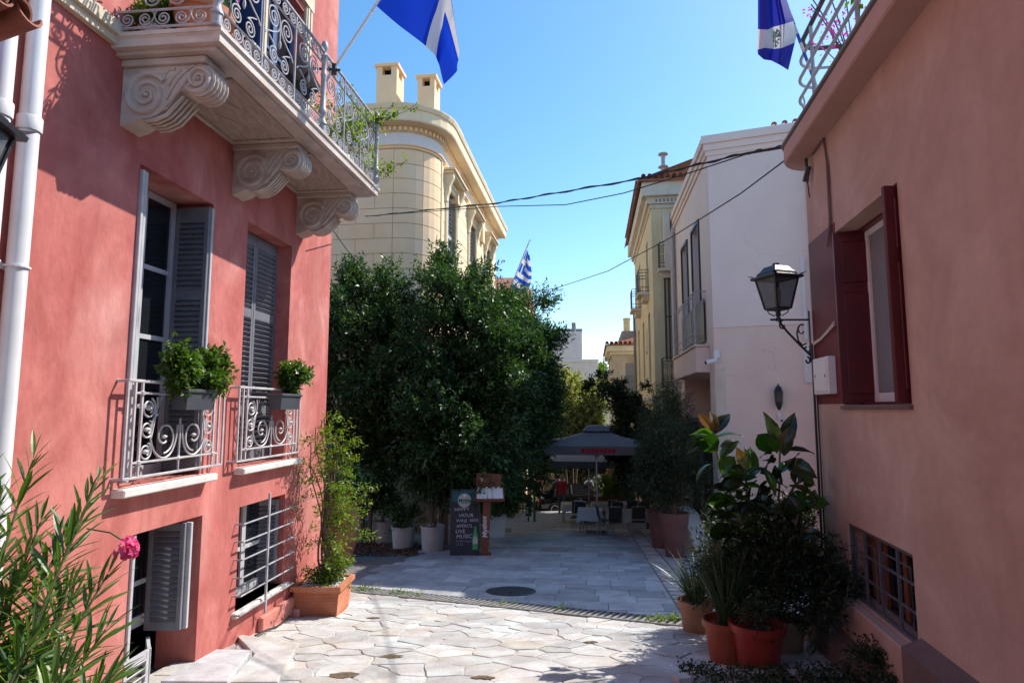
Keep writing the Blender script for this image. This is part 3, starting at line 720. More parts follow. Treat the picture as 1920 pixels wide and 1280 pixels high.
# oleander in the lower left corner
ol = thing('oleander_bush', 'oleander bush with long narrow leaves and pink flower clusters before red wall', 'bush', (-2.0, 2.35, gz(2.3))); ol.scale = (1.12, 1.06, 1.14)
stems = []
ends = [(-.36, .35, 1.50), (-.52, .20, 1.35), (-.22, .62, 1.22), (-.08, .82, 1.12), (.02, .55, 1.0), (.10, .62, .82), (.16, .52, .66), (-.62, .35, 1.30), (-.40, -.05, 1.30), (.20, .25, .62), (-.25, .2, 1.15), (-.75, .0, 1.25), (-.1, .1, .9), (.05, .3, .72), (-.32, .5, .95), (-.5, .55, 1.0), (-.15, .45, .8), (-.6, .1, .95), (-.05, .66, .78), (.24, .45, .54), (-.45, .25, .8), (-.2, .3, .6), (.1, .1, .55), (-.35, .05, .7)]
sm = MB(); L1 = big_leaf(1, .115, .05, .10)
ends = [(x * 1.10 - .02, y, z * 1.16 + .16) for x, y, z in ends] + [(-.55, .45, 1.42), (-.30, .75, 1.30), (-.62, .6, 1.22), (-.42, .3, 1.12), (-.12, .75, 1.0), (-.3, .65, 1.08), (-.55, .3, .92), (-.65, -.05, .9), (-.2, .55, .86), (-.02, .5, .62), (-.42, .5, .70), (.08, .68, .66), (-.28, .1, .8), (-.1, .25, .66), (.16, .36, .62), (-.7, .2, 1.6), (-.58, .5, 1.55), (-.42, .55, 1.5), (-.3, .5, 1.42), (-.1, .6, 1.25), (-.48, .3, 1.62), (-.66, .4, 1.7), (-.75, .1, 1.0), (-.6, .0, .75), (-.5, .2, .6), (-.35, .1, .55), (-.2, -.05, .6), (-.1, .15, .5), (-.7, .25, .85), (-.85, .15, 1.25), (-.8, .35, 1.5), (-.3, .35, 1.0), (-.4, -.1, .85), (-.15, .3, .7), (-.55, .4, 1.15), (-.2, .4, 1.2), (-.72, .5, 1.1), (-.5, .1, 1.15), (-.35, .6, .9), (-.62, .35, .75), (-.15, .65, .75), (.05, .3, .5), (-.25, .45, .6), (-.45, .05, .6), (.12, .62, .5), (-.05, .1, .5)]
lv_src = None; pos = []
for (ex, ey, ez) in ends:
    b = Vector((ex * .25 - .1, ey * .25, 0)); e_ = Vector((ex, ey, ez)); mid = b.lerp(e_, .5) + Vector((-.06, -.03, .10))
    pts = [b * (1 - t_) ** 2 + mid * 2 * t_ * (1 - t_) + e_ * t_ * t_ for t_ in np.linspace(0, 1, 12)]
    sm.tube(pts, [.012 - .008 * k / 11 for k in range(12)], 5)
    stems.append(pts)
    nw = 20
    for w_ in range(nw):
        t_ = .34 + .66 * w_ / (nw - 1); p = b * (1 - t_) ** 2 + mid * 2 * t_ * (1 - t_) + e_ * t_ * t_
        tg = ((e_ - mid) * t_ + (mid - b) * (1 - t_)).normalized()
        for j in range(3):
            a = 2 * PI * j / 3 + w_ * 1.05 + random.uniform(-.3, .3)
            sx = tg.cross(Vector((0, 0, 1))); sx = sx.normalized() if sx.length > .01 else Vector((1, 0, 0)); sy = sx.cross(tg)
            o_ = sx * math.cos(a) + sy * math.sin(a)
            d = (o_ * (1.0 - .55 * max(0, (t_ - .75) / .25)) + tg * (.55 + .8 * max(0, (t_ - .75) / .25))).normalized()
            pos.append((p, d, random.uniform(.13, .20) * (.75 if t_ > .95 else 1), random.uniform(-.6, .6)))
sm.build('stem', M_twig, ol)
pos.sort(key=lambda q: -(q[0].y < 3) * (q[0].z + .3 * q[0].x) + random.random() * .5)
for i, (p, d, l, rl) in enumerate(pos[:295]):
    if lv_src is None: o = L1.build('leaf', L_olean, ol); lv_src = o.data
    else: o = inst(lv_src, ol, name='leaf')
    o.location = p; o.rotation_euler = aim(d, rl); o.scale = (l, l * random.uniform(.8, 1.25), l)
me_src = MB()
for (p, d, l, rl) in pos[295:]:
    M = aim(d, rl).to_matrix(); me_src.add([p + M @ (Vector(v) * l) for v in L1.v], L1.f)
tag(me_src.build('leaf_mass', L_oleans, ol), kind='stuff')
def flower(parent, c, R_, nf, mat, name='flower'):
    mb = MB()
    for k in range(nf):
        d = Vector(rdir(1)[0]); c2 = Vector(c) + d * R_ * random.uniform(.45, 1)
        M = aim(d + Vector((0, 0, .2))).to_matrix(); ps = random.uniform(.014, .020) * (1 if R_ > .02 else .8)
        for j in range(5):
            a = 2 * PI * j / 5 + k; u, v = math.cos(a), math.sin(a); pu, pv = -v, u
            def Q(x, w, y): return c2 + M @ Vector((x, u * w + pu * y, v * w + pv * y))
            mb.add([Q(0, .0, 0), Q(ps * .35, ps * .7, ps * .55), Q(ps * .25, ps * 1.3, 0), Q(ps * .35, ps * .7, -ps * .55)], [(0, 1, 2, 3)])
    return mb.build(name, mat, parent)
flower(ol, (.135, .68, 1.206), .055, 34, L_pink)
q = MB(); q.tube([(-.10, .76, 1.27), (.03, .72, 1.26), (.135, .68, 1.22)], .004, 4); q.build('flower_stalk', M_twig, ol)
for c in ((-.46, .36, 1.95), (-.38, .37, 1.93), (-.39, .35, 1.88)): flower(ol, c, .018, 5, L_pink)

# pots and things standing on the balcony
bp = thing('potted_plant', 'large terracotta pot with magenta flowers on corner of marble balcony', 'potted plant', wl(5.08, .56, 3.02), 0, 'pots on the balcony')
q = MB(); q.lathe(pot_prof(.15, .235, .36, .06, .03), 20); q.build('pot', M_terra, bp, True)
VF = crown_vf([(0, 0, .46, .22, .22, .14)], 30, .06, 8, 7, .035, .02, .08); foliage('foliage', VF, L_bush, bp)
for k in range(14):
    a = random.uniform(0, 6.28); flower(bp, (.27 * math.cos(a), .27 * math.sin(a), random.uniform(.28, .62)), .02, 4, L_mag)
bp2 = thing('potted_plant', 'small pale pot with bright green leaves beside blue balcony door', 'potted plant', wl(5.02, .22, 3.02), 0, 'pots on the balcony')
q = MB(); q.lathe(pot_prof(.085, .125, .17, .03, .02), 18); q.build('pot', M_white, bp2, True)
VF = crown_vf([(0, 0, .26, .16, .16, .09)], 26, .05, 8, 7, .05, .03, .07); foliage('foliage', VF, L_bush, bp2)
# slatted bench with cushion behind the railing
bn = thing('garden_bench', 'pale metal bench with brown slats behind balcony railing', 'bench', wl(6.15, .52, 3.02), RZL)
q = MB()
for x in (-.55, .55):
    for y in (-.18, .2): q.tube([(x, y, 0), (x, y, .78 if y > 0 else .42)], .018, 6)
for x in (-.3, -.1, .1, .3): q.tube([(x, -.2, .1), (x, -.2, .40)], .014, 5)
q.box((-.57, -.21, .40), (.57, .22, .425)); q.box((-.57, -.21, .08), (.57, -.19, .11)); q.build('frame', M_ironw, bn)
for k in range(6):
    q = MB(); q.box((-.55, .16, .46 + k * .05), (.55, .18, .495 + k * .05)); q.build('slat', M_wood, bn)
cu = MB(); nn = 9
M_cush = pmat('dark_cushion_fabric', (.022, .014, .016), (.03, .02, .02), 30, .9, .3, 200)
V = []
for sg in (1, -1):
    for j in range(nn):
        for i in range(nn):
            u, v = 2 * i / (nn - 1) - 1, 2 * j / (nn - 1) - 1; th = .10 * (max(0, (1 - u ** 4)) * max(0, (1 - v ** 4))) ** .6
            V.append((.25 * u * (1 - .1 * (1 - v * v)), sg * th, .25 * v * (1 - .1 * (1 - u * u))))
F = []
for sg in (0, 1):
    for j in range(nn - 1):
        for i in range(nn - 1):
            a = sg * nn * nn + j * nn + i; f_ = (a, a + 1, a + nn + 1, a + nn); F.append(f_[::-1] if sg == 0 else f_)
cu.add(V, F); co = cu.build('cushion', M_cush, None, True); co.location = wl(6.85, .60, 3.74); co.rotation_euler = (R(18), R(34), RZL - .2)
tag(co, 'dark brown cushion leaning over the balcony railing', 'cushion')
# creeper spilling from the far end of the balcony
cr = thing('creeper_plant', 'bright green creeper spilling through far end of iron balcony railing', 'plant', wl(8.0, .62, 3.02))
q = MB(); q.lathe(pot_prof(.14, .19, .28, .05), 16); q.build('pot', M_white, cr, True)
parts = []; tw = MB()
for k in range(150):
    b = np.array([[random.uniform(-.25, .35), random.uniform(-.5, .55), random.uniform(.25, 1.0)]])
    parts.append(twig_leaves(b, rdir(1) + np.array([[.3, .2, .1]]), .2, 8, .055, .04, .7))
for (p0, d) in (((.2, .35, .95), (.75, .1, .12)), ((.22, .4, .30), (.62, .1, -.02)), ((.2, .3, .85), (.45, .0, .15))):
    pts = [np.array(p0) + np.array(d) * t_ + np.array([0, 0, .18 * t_ ** 3]) for t_ in np.linspace(0, 1, 14)]
    tw.tube([tuple(x) for x in pts], .004, 4, False)
    for i, x in enumerate(pts):
        m = 4 if i < 9 else 1
        for _ in range(m): parts.append(twig_leaves(x[None], rdir(1) + np.array([[.2, 0, .1]]), .06 if i > 6 else .12, 5, .045, .034, .8))
foliage('foliage', join_vf(parts), L_vine, cr); tw.build('tendril', M_twig, cr)

# flag on the balcony
M_flagb = bpy.data.materials.new('blue_flag_with_white_cross'); M_flagb.use_nodes = True
def flag_mat(m, build):
    t = m.node_tree; t.nodes.clear(); L = t.links.new; out = nd(t, 'ShaderNodeOutputMaterial'); b = nd(t, 'ShaderNodeBsdfPrincipled', Roughness=.75); b.inputs['Specular IOR Level'].default_value = .15
    tr = nd(t, 'ShaderNodeBsdfTranslucent'); mx = nd(t, 'ShaderNodeMixShader'); mx.inputs[0].default_value = .38
    uv = nd(t, 'ShaderNodeUVMap'); sp = nd(t, 'ShaderNodeSeparateXYZ'); L(uv.outputs[0], sp.inputs[0])
    col = build(t, L, sp.outputs[0], sp.outputs[1]); L(col, b.inputs['Base Color']); L(col, tr.inputs[0]); L(b.outputs[0], mx.inputs[1]); L(tr.outputs[0], mx.inputs[2]); L(mx.outputs[0], out.inputs[0])
def mth(t, L, op, a, b=None):
    n = nd(t, 'ShaderNodeMath', operation=op)
    for i, x in enumerate((a, b)):
        if x is None: continue
        if isinstance(x, (int, float)): n.inputs[i].default_value = x
        else: L(x, n.inputs[i])
    return n.outputs[0]
def band(t, L, x, c, w): return mth(t, L, 'LESS_THAN', mth(t, L, 'ABSOLUTE', mth(t, L, 'SUBTRACT', x, c)), w)
BLUE = (.01, .06, .62)
def cross_cols(t, L, u, v, blue=BLUE):
    f_ = mth(t, L, 'MAXIMUM', band(t, L, u, .53, .105), band(t, L, v, .86, .12))
    mx = nd(t, 'ShaderNodeMixRGB'); L(f_, mx.inputs[0]); mx.inputs[1].default_value = c4(blue); mx.inputs[2].default_value = (.8, .8, .8, 1); return mx.outputs[0]
flag_mat(M_flagb, cross_cols)
def cloth(name, fn, nu, nv, mat, parent):
    V = []; UV = []
    for j in range(nv + 1):
        for i in range(nu + 1):
            V.append(fn(i / nu, j / nv)); UV.append((i / nu, j / nv))
    F = [(j * (nu + 1) + i, j * (nu + 1) + i + 1, (j + 1) * (nu + 1) + i + 1, (j + 1) * (nu + 1) + i) for j in range(nv) for i in range(nu)]
    me = bpy.data.meshes.new(name); me.from_pydata(V, [], F); me.materials.append(mat)
    l = me.uv_layers.new(name='UVMap')
    for p in me.polygons:
        for li in p.loop_indices: l.data[li].uv = UV[me.loops[li].vertex_index]
    me.polygons.foreach_set('use_smooth', [True] * len(me.polygons)); me.update()
    return link(bpy.data.objects.new(name, me), parent)
def lerp_path(pts, t):
    x = t * (len(pts) - 1); i = min(int(x), len(pts) - 2); f_ = x - i
    return Vector(pts[i]).lerp(Vector(pts[i + 1]), f_)
CP, SP = math.cos(R(6.15)), math.sin(R(6.15))
def at(u, v, Y):
    """point of the place seen at photo pixel (u,v) at distance Y down the street"""
    x = (u - 960) / 1160.0; c = (640 - v) / 1160.0; dy = CP - c * SP; dz = SP + c * CP
    return Vector((x / dy * Y, Y, dz / dy * Y))
def gat(u, v, lift=0.0):
    """same, but on the sloping street"""
    x = (u - 960) / 1160.0; c = (640 - v) / 1160.0; dy = CP - c * SP; dz = SP + c * CP; t = -1.8 / (dz + .105 * dy)
    return Vector((x * t, dy * t, dz * t + lift))
fl = thing('flag', 'blue flag with white cross on a pole at the marble balcony', 'flag', (-2.13, 6.72, 3.72))
base = Vector((-2.13, 6.72, 3.72)); pd = (at(702, 14, 6.72) - base); pd1 = pd.normalized()
q = MB(); q.tube([-pd1 * .12, pd1 * 2.15], .016, 8); q.lathe([(.004, -.02), (.024, 0), (.004, .02)], 8, tuple(pd1 * 1.0)); q.build('pole', M_white, fl, True)
q = MB(); q.tube([(-.16, .02, .16), (.04, 0, .14), (.16, 0, .13)], .017, 6); q.lathe([(.03, .08), (.03, .2)], 8, (.09, 0, 0)); q.build('bracket', M_black, fl)
rows = [[(702, 10, 0), (748, 50, .05), (795, 88, -.02), (817, 106, .06), (824, 122, .16), (832, 163, .05)],
        [(722, -18, 0), (772, 12, .07), (812, 34, -.03), (822, 52, .05), (838, 86, .14), (858, 136, -.02)],
        [(745, -52, 0), (795, -28, .05), (820, 0, -.02), (830, 22, .04), (844, 60, .10), (860, 118, -.05)],
        [(790, -118, 0), (826, -80, .05), (838, -40, 0), (846, -10, .05), (850, 30, .09), (860, 96, -.05)]]
def fl_fn(u, v):
    x = v * 3; i = min(int(x), 2); f_ = x - i
    p = [lerp_path([at(a, b, 6.72 + d) for a, b, d in rows[k]], u) for k in (i, i + 1)]
    r = p[0].lerp(p[1], f_) - base; r.y += .018 * math.sin(u * 11 + v * 3) ; r.x += .008 * math.sin(v * 9 + u * 6); return r
cl = cloth('cloth', fl_fn, 40, 26, M_flagb, fl)
s = cl.modifiers.new('smooth', 'SMOOTH'); s.iterations = 4; s.factor = .5

# neighbour at the left edge: tiled eave and black lamp hood, close to the camera
nb = thing('tiled_canopy', 'short canopy of clay roof tiles over dark metal gutter by white drainpipes', 'canopy', wl(2.78, .42, 2.22), RZL)
def tile_mesh(L=.42, r=.085):
    mb = MB(); n = 9; vs = []
    for k in range(2):
        for rr in (r, r - .014):
            for i in range(n):
                a = PI * i / (n - 1); sc_ = 1 - .12 * k; vs.append((rr * sc_ * math.cos(a), -L / 2 + k * L, rr * sc_ * math.sin(a) + (.016 * k)))
    fs = []
    for i in range(n - 1):
        fs += [(i, i + 1, 2 * n + i + 1, 2 * n + i), (n + i + 1, n + i, 3 * n + i, 3 * n + i + 1), (i + 1, i, n + i, n + i + 1), (2 * n + i, 2 * n + i + 1, 3 * n + i + 1, 3 * n + i)]
    fs += [(0, n, 3 * n, 2 * n), (n - 1, 2 * n + n - 1, 3 * n + n - 1, n + n - 1)][:2]
    mb.add(vs, fs); return mb
ti = tile_mesh()
for k in range(8):
    x = -.78 + k * .185
    if k == 0: o = ti.build('roof_tile', M_tile, nb, True); tsrc = o.data
    else: o = inst(tsrc, nb, name='roof_tile')
    o.location = (x, -.05, .02); o.rotation_euler = (R(16), 0, random.uniform(-.05, .05))
    o = inst(tsrc, nb, (x + .092, -.03, -.035), (R(16), R(180), 0), name='roof_tile')
q = MB(); q.cbox((-.9, -.14, -.17), (.47, .40, -.075), .008); q.build('eave_board', M_grey, nb)
q = MB(); q.box((-.9, -.17, -.10), (.49, -.145, -.03)); q.build('gutter_strip', M_grey, nb)

M_lampglass = bpy.data.materials.new('smoky_lamp_glass'); M_lampglass.use_nodes = True
def _lg(t):
    t.nodes.clear(); L = t.links.new; o = nd(t, 'ShaderNodeOutputMaterial'); b = nd(t, 'ShaderNodeBsdfPrincipled', Roughness=.2); b.inputs['Base Color'].default_value = (.11, .115, .12, 1); tr = nd(t, 'ShaderNodeBsdfTransparent'); tr.inputs[0].default_value = (.6, .62, .65, 1)
    mx = nd(t, 'ShaderNodeMixShader'); mx.inputs[0].default_value = .5; L(b.outputs[0], mx.inputs[1]); L(tr.outputs[0], mx.inputs[2]); L(mx.outputs[0], o.inputs[0])
_lg(M_lampglass.node_tree)
M_bulb = pmat('white_bulb', (.7, .7, .68), rough=.3)
def lantern(label, loc, rz, s=1.0, group=None, bracket=None, hang=True):
    t = thing('street_lantern', label, 'street lamp', loc, rz, group)
    def sq(w, z): return [(-w * s, -w * s, z * s), (w * s, -w * s, z * s), (w * s, w * s, z * s), (-w * s, w * s, z * s)]
    q = MB(); rings = [(.255, .50), (.262, .53), (.20, .56), (.185, .60), (.165, .615), (.12, .685), (.10, .69), (.05, .695)]
    vs = [p for w, z in rings for p in sq(w, z)]; fs = [(3, 2, 1, 0), tuple(range(len(vs) - 4, len(vs)))]
    for i in range(len(rings) - 1):
        for k in range(4): fs.append((i * 4 + k, i * 4 + (k + 1) % 4, i * 4 + 4 + (k + 1) % 4, i * 4 + 4 + k))
    q.add(vs, fs)
    for sx, sy in ((-1, -1), (1, -1), (1, 1), (-1, 1)):   # turned-up corner horns
        a = .255 * s; q.add([(sx * a * .93, sy * a * .70, .515 * s), (sx * a * .70, sy * a * .93, .515 * s), (sx * a * 1.16, sy * a * 1.16, .585 * s), (sx * a * .86, sy * a * .86, .56 * s)], [(0, 1, 2), (0, 2, 3), (1, 3, 2), (0, 3, 1)])
    q.lathe([(.035 * s, .69 * s), (.05 * s, .72 * s), (.05 * s, .735 * s), (.02 * s, .745 * s)], 10)
    q.build('lamp_roof', M_black, t)
    q = MB(); wt, wb, zt, zb = .205, .125, .50, .06
    for sx, sy in ((-1, -1), (1, -1), (1, 1), (-1, 1)): q.tube([(sx * wb * s, sy * wb * s, zb * s), (sx * wt * s, sy * wt * s, zt * s)], .016 * s, 4)
    for w, z in ((wb, zb), (wt, zt)):
        p = sq(w, z); q.tube(p, .016 * s, 4, closed=True)
    vs = sq(wb + .015, zb) + sq(.09, .03) ; q.add(vs, [(0, 1, 5, 4), (1, 2, 6, 5), (2, 3, 7, 6), (3, 0, 4, 7), (7, 6, 5, 4)])
    q.lathe([(.05 * s, .03 * s), (.03 * s, 0), (.045 * s, -.03 * s), (.02 * s, -.07 * s)], 8)
    for k in range(4):
        a = k * PI / 2 + PI / 4; c_, s_ = math.cos(a), math.sin(a)
        q.tube([(.15 * s * c_, .15 * s * s_, .05 * s), (.13 * s * c_, .13 * s * s_, -.0 * s), (.05 * s * c_, .05 * s * s_, -.05 * s)], .008 * s, 4)
    q.build('lamp_frame', M_black, t)
    for k in range(4):
        M = Matrix.Rotation(k * PI / 2, 3, 'Z'); P = [M @ Vector(p) * s for p in ((-wb, -wb, zb), (wb, -wb, zb), (wt, -wt, zt), (-wt, -wt, zt))]
        g = MB(); g.add(P, [(0, 1, 2, 3)]); g.build('glass_pane', M_lampglass, t)
    return t
ll = lantern('black lantern cut by left edge of photo in front of white drainpipes', wl(3.0, .66, .97), RZL + R(20), .90)
q = MB(); iv = Matrix.Rotation(-R(20), 3, 'Z'); q.tube([iv @ Vector((0, 0, -.07)), iv @ Vector((0, .35, -.09)), iv @ Vector((0, .66, -.07))], .014, 5); q.tube([iv @ Vector((0, .2, -.08)), iv @ Vector((0, .45, -.2)), iv @ Vector((0, .655, -.42))], .012, 5); q.tube([iv @ Vector((0, .65, .05)), iv @ Vector((0, .65, -.48))], .014, 5); q.build('bracket', M_black, ll)

# ------------------------------------------------------------------ paving
ET = Vector((.13, 1, 0)).normalized(); EC = Vector((1, -.13, 0)).normalized()
M_crazy = pmat('pale_crazy_stone', (.545, .535, .52), (.42, .415, .40), 3.5, .66, .45, 22, rnd=.17, c3=(.52, .44, .34), s3=1.5, spec=.3, patch=(2.2, .13))
M_slab = pmat('grey_marble_slab', (.50, .50, .51), (.36, .36, .375), 3.0, .5, .3, 24, rnd=.24, patch=(2.5, .12), c3=(.52, .50, .48), s3=1.2, spec=.35)
M_dirt = pmat('dirt', (.16, .115, .07), (.09, .065, .04), 14, .95, .6, 60)
M_mortar = pmat('mortar', (.50, .475, .44), (.37, .34, .30), 7, .95, .6, 50)
M_mort2 = pmat('dark_mortar', (.22, .21, .20), (.14, .13, .125), 9, .95, .5, 60)
def bed(name, poly, lift, mat):
    # fan-free strip: grid clipped by bounding lines is not needed, the polygon is convex
    me = bpy.data.meshes.new(name); me.from_pydata([(x, y, gz(y) + lift) for x, y in poly], [], [tuple(range(len(poly)))]); me.materials.append(mat); me.update()
    return tag(link(bpy.data.objects.new(name, me)), kind='structure')
def drain_y(x): return 10.23 - .489 * (x + 2.6)
xa0, xa1 = -3.15, 4.2
plaza = bed('plaza_paving', [(-3.42, 2.5), (4.2, 2.5), (4.2, drain_y(4.2) - .205), (-2.7, drain_y(-2.7) - .205), (-3.2, drain_y(-3.2) - .205)], 0.0, M_mortar)
def clip(poly, a, b, c):
    """keep a*x+b*y<=c"""
    out = []
    for i in range(len(poly)):
        p, q_ = poly[i], poly[(i + 1) % len(poly)]; dp, dq = a * p[0] + b * p[1] - c, a * q_[0] + b * q_[1] - c
        if dp <= 0: out.append(p)
        if dp * dq < 0:
            t_ = dp / (dp - dq); out.append((p[0] + (q_[0] - p[0]) * t_, p[1] + (q_[1] - p[1]) * t_))
    return out
def area(p): return .5 * sum(p[i][0] * p[(i + 1) % len(p)][1] - p[(i + 1) % len(p)][0] * p[i][1] for i in range(len(p)))
def shrink(poly, d):
    n = len(poly); c = (sum(p[0] for p in poly) / n, sum(p[1] for p in poly) / n)
    out = list(poly)
    for i in range(n):
        p, q_ = poly[i], poly[(i + 1) % n]; ex, ey = q_[0] - p[0], q_[1] - p[1]; l = math.hypot(ex, ey)
        if l < 1e-6: continue
        nx, ny = ey / l, -ex / l
        out = clip(out, nx, ny, nx * p[0] + ny * p[1] - d)
        if len(out) < 3: return []
    return out
def stone(poly, parent, mat, name, h=.022, ch=.008, rough=.0, lift=0.0):
    """one stone with its own slightly ragged outline and chamfered rim, origin at its middle"""
    pts = []
    for i in range(len(poly)):
        p, q_ = poly[i], poly[(i + 1) % len(poly)]; l = math.hypot(q_[0] - p[0], q_[1] - p[1]); k = 1 if l < .12 or rough == 0 else (2 if l < .3 else 3)
        for j in range(k):
            t_ = j / k; w = rough * random.uniform(-1, 1) if j else rough * .4 * random.uniform(-1, 1)
            pts.append((p[0] + (q_[0] - p[0]) * t_ + w, p[1] + (q_[1] - p[1]) * t_ + w * random.uniform(-1, 1)))
    n = len(pts); cx = sum(p[0] for p in pts) / n; cy = sum(p[1] for p in pts) / n
    hh = h + random.uniform(-.004, .004); tx, ty = random.uniform(-.008, .008), random.uniform(-.008, .008)
    def V(p, s, z): x, y = cx + (p[0] - cx) * s, cy + (p[1] - cy) * s; return (x - cx, y - cy, gz(y) - gz(cy) + z + (tx * (x - cx) + ty * (y - cy) if z > 0 else 0))
    r_ = max(.2, math.sqrt(abs(area(pts)))); s = 1 - ch * 2.2 / r_
    vs = [V(p, 1.0, -.02) for p in pts] + [V(p, 1.0, hh - ch * .7) for p in pts] + [V(p, s, hh) for p in pts]
    fs = [(i, (i + 1) % n, n + (i + 1) % n, n + i) for i in range(n)] + [(n + i, n + (i + 1) % n, 2 * n + (i + 1) % n, 2 * n + i) for i in range(n)] + [tuple(range(2 * n, 3 * n))]
    mb = MB(); mb.add(vs, fs); o = mb.build(name, mat, parent); o.location = (cx, cy, gz(cy) + lift)
    return o
# crazy paving: clipped Voronoi cells
sites = []; SD = []
yy = 3.4
tries = 0
while tries < 9000:
    tries += 1
    x, y = random.uniform(-3.5, 4.3), random.uniform(2.4, 11)
    dmin = random.choice((.15, .19, .27, .40)) if y > 6.9 else random.choice((.18, .26, .40))
    if all(((x - a) * .80) ** 2 + ((y - b) * 1.15) ** 2 > max(dmin, dd) ** 2 for a, b, dd in SD): sites.append((x, y)); SD.append((x, y, dmin))
reg = [(-3.32, 4.0), (4.1, 4.0), (4.1, drain_y(4.1) - .215), (-3.2, drain_y(-3.2) - .215)]
nst = 0
for (x, y) in sites:
    poly = list(reg)
    for (a, b) in sites:
        if (a, b) == (x, y) or (a - x) ** 2 + (b - y) ** 2 > 2.2: continue
        nx, ny = (a - x) * .85, (b - y) * 1.39; poly = clip(poly, nx, ny, nx * (a + x) / 2 + ny * (b + y) / 2)
        if len(poly) < 3: break
    if len(poly) < 3 or abs(area(poly)) < .012: continue
    cx = sum(p[0] for p in poly) / len(poly); cy = sum(p[1] for p in poly) / len(poly)
    if cx < AL + BL * cy + .05 or (cx > 2.5 and cy < 5.4): continue
    if area(poly) < 0: poly = poly[::-1]
    poly = shrink(poly, random.uniform(.003, .013))
    if len(poly) < 3: continue
    nst += 1; stone(poly, plaza, M_crazy, 'paving_stone', .010, .006, .022)
# raised slabs by the doorway
def slab_px(pts, lift, mat, name, h=.05):
    P = [gat(u, v) for u, v in pts]; pl = [(p.x, p.y) for p in P]
    if area(pl) < 0: pl = pl[::-1]
    return stone(pl, plaza, mat, name, h, .008, .0, lift)
slab_px([(405, 1236), (472, 1236), (425, 1300), (300, 1300)], .03, M_slab, 'marble_slab', .07)
slab_px([(440, 1196), (560, 1215), (520, 1290), (432, 1290), (478, 1236)], .01, M_crazy, 'marble_slab', .045)

for u_, v_, r_ in ((735, 1232, .075), (640, 1268, .11), (905, 1272, .06), (1108, 1205, .05), (700, 1160, .05)):
    g_ = gat(u_, v_); pl = [(g_.x + r_ * random.uniform(.5, 1.3) * 1.5 * math.cos(a), g_.y + r_ * random.uniform(.5, 1.2) * math.sin(a)) for a in np.linspace(0, 2 * PI, 11, endpoint=False)]
    stone(pl, plaza, M_dirt, 'dirt_patch', .016, .006, .004)
# street slabs
M_farst = pmat('far_street_stone', (.30, .295, .285), (.22, .215, .21), 2.5, .7, .3, 24)
far_street = bed('far_street_paving', [(-4.0, 21.5), (7.5, 21.5), (9.5, 45.0), (-2.5, 45.0)], .016, M_farst)
street = bed('street_paving', [(-6.5, 30.0), (-6.5, drain_y(-6.5) + .205), (4.6, drain_y(4.6) + .205), (8.0, 30.0)], .002, M_mort2)
def sw(t_, c): p = ET * t_ + EC * c; return (p.x, p.y)
def sclip(poly):
    # keep only beyond the drain
    return clip(poly, -.489 / 1.113, -1 / 1.113, -(10.23 - .489 * 2.6 + .215) / 1.113)
t_ = 6.4; ns = 0
STRIPC = 1.12
while t_ < 21.6:
    d = random.uniform(.36, .56) * (1.12 if t_ > 14 else 1); c = -3.9 - random.uniform(0, .5)
    if t_ > 15: c = -2.6 - random.uniform(0, .5)
    while c < 3.4:
        w = random.choice([.45, .6, .75, .95]) * random.uniform(.85, 1.15); c1 = min(c + w, STRIPC - .01) if c < STRIPC - .2 else c + w
        if STRIPC - .01 < c1 and c < STRIPC - .05: c1 = STRIPC - .01
        if c >= STRIPC - .05 and c < STRIPC + .36: c = STRIPC + .37; continue
        poly = [sw(t_ + .004, c + .004), sw(t_ + .004, c1 - .004), sw(t_ + d - .004, c1 - .004), sw(t_ + d - .004, c + .004)]
        sk = random.uniform(-.03, .03); poly = [(x, y + sk * (i in (1, 2)) * .4) for i, (x, y) in enumerate(poly)]
        poly = sclip(poly)
        if len(poly) >= 3 and abs(area(poly)) > .02:
            if area(poly) < 0: poly = poly[::-1]
            px, py = poly[0]
            if px > AL + BL * py + .1 or py > 9.6: stone(poly, street, M_slab, 'paving_slab', .014, .004, .0); ns += 1
        c = c1
    t_ += d
# ladder-like strip of edging stones
t_ = 8.1
while t_ < 20:
    poly = sclip([sw(t_, STRIPC + .01), sw(t_, STRIPC + .34), sw(t_ + .21, STRIPC + .34), sw(t_ + .21, STRIPC + .01)])
    if len(poly) >= 3 and abs(area(poly)) > .01:
        if area(poly) < 0: poly = poly[::-1]
        stone(poly, street, M_crazy, 'edging_stone', .018, .005)
    t_ += .315
# drain
dr = thing('drain_grate', 'long iron drain grate crossing the pale stone paving', 'drain', (0, 0, 0)); DD = Vector((1, -.489, 0)).normalized(); DN = Vector((.489, 1, 0)).normalized(); DWD = .165
def dp(k, w, z): p = Vector((-2.62, drain_y(-2.62), 0)) + DD * k + DN * w; return (p.x, p.y, gz(p.y) + z)
M_drain = pmat('worn_drain_iron', (.30, .295, .29), (.18, .17, .16), 12, .6, .2, 80)
q = MB(); Ld = 5.75
for w in (-.185, .165):
    q.add([dp(0, w, .024), dp(Ld, w, .024), dp(Ld, w + .02, .024), dp(0, w + .02, .024), dp(0, w, -.06), dp(Ld, w, -.06), dp(Ld, w + .02, -.06), dp(0, w + .02, -.06)], [(0, 1, 2, 3), (4, 5, 1, 0), (7, 3, 2, 6), (4, 0, 3, 7), (5, 6, 2, 1)])
q.build('frame', M_drain, dr)
q = MB(); q.add([dp(0, -.165, -.052), dp(Ld, -.165, -.052), dp(Ld, .165, -.052), dp(0, .165, -.052)], [(0, 1, 2, 3)]); q.build('channel', M_dark, dr)
k = .03; bsrc = None
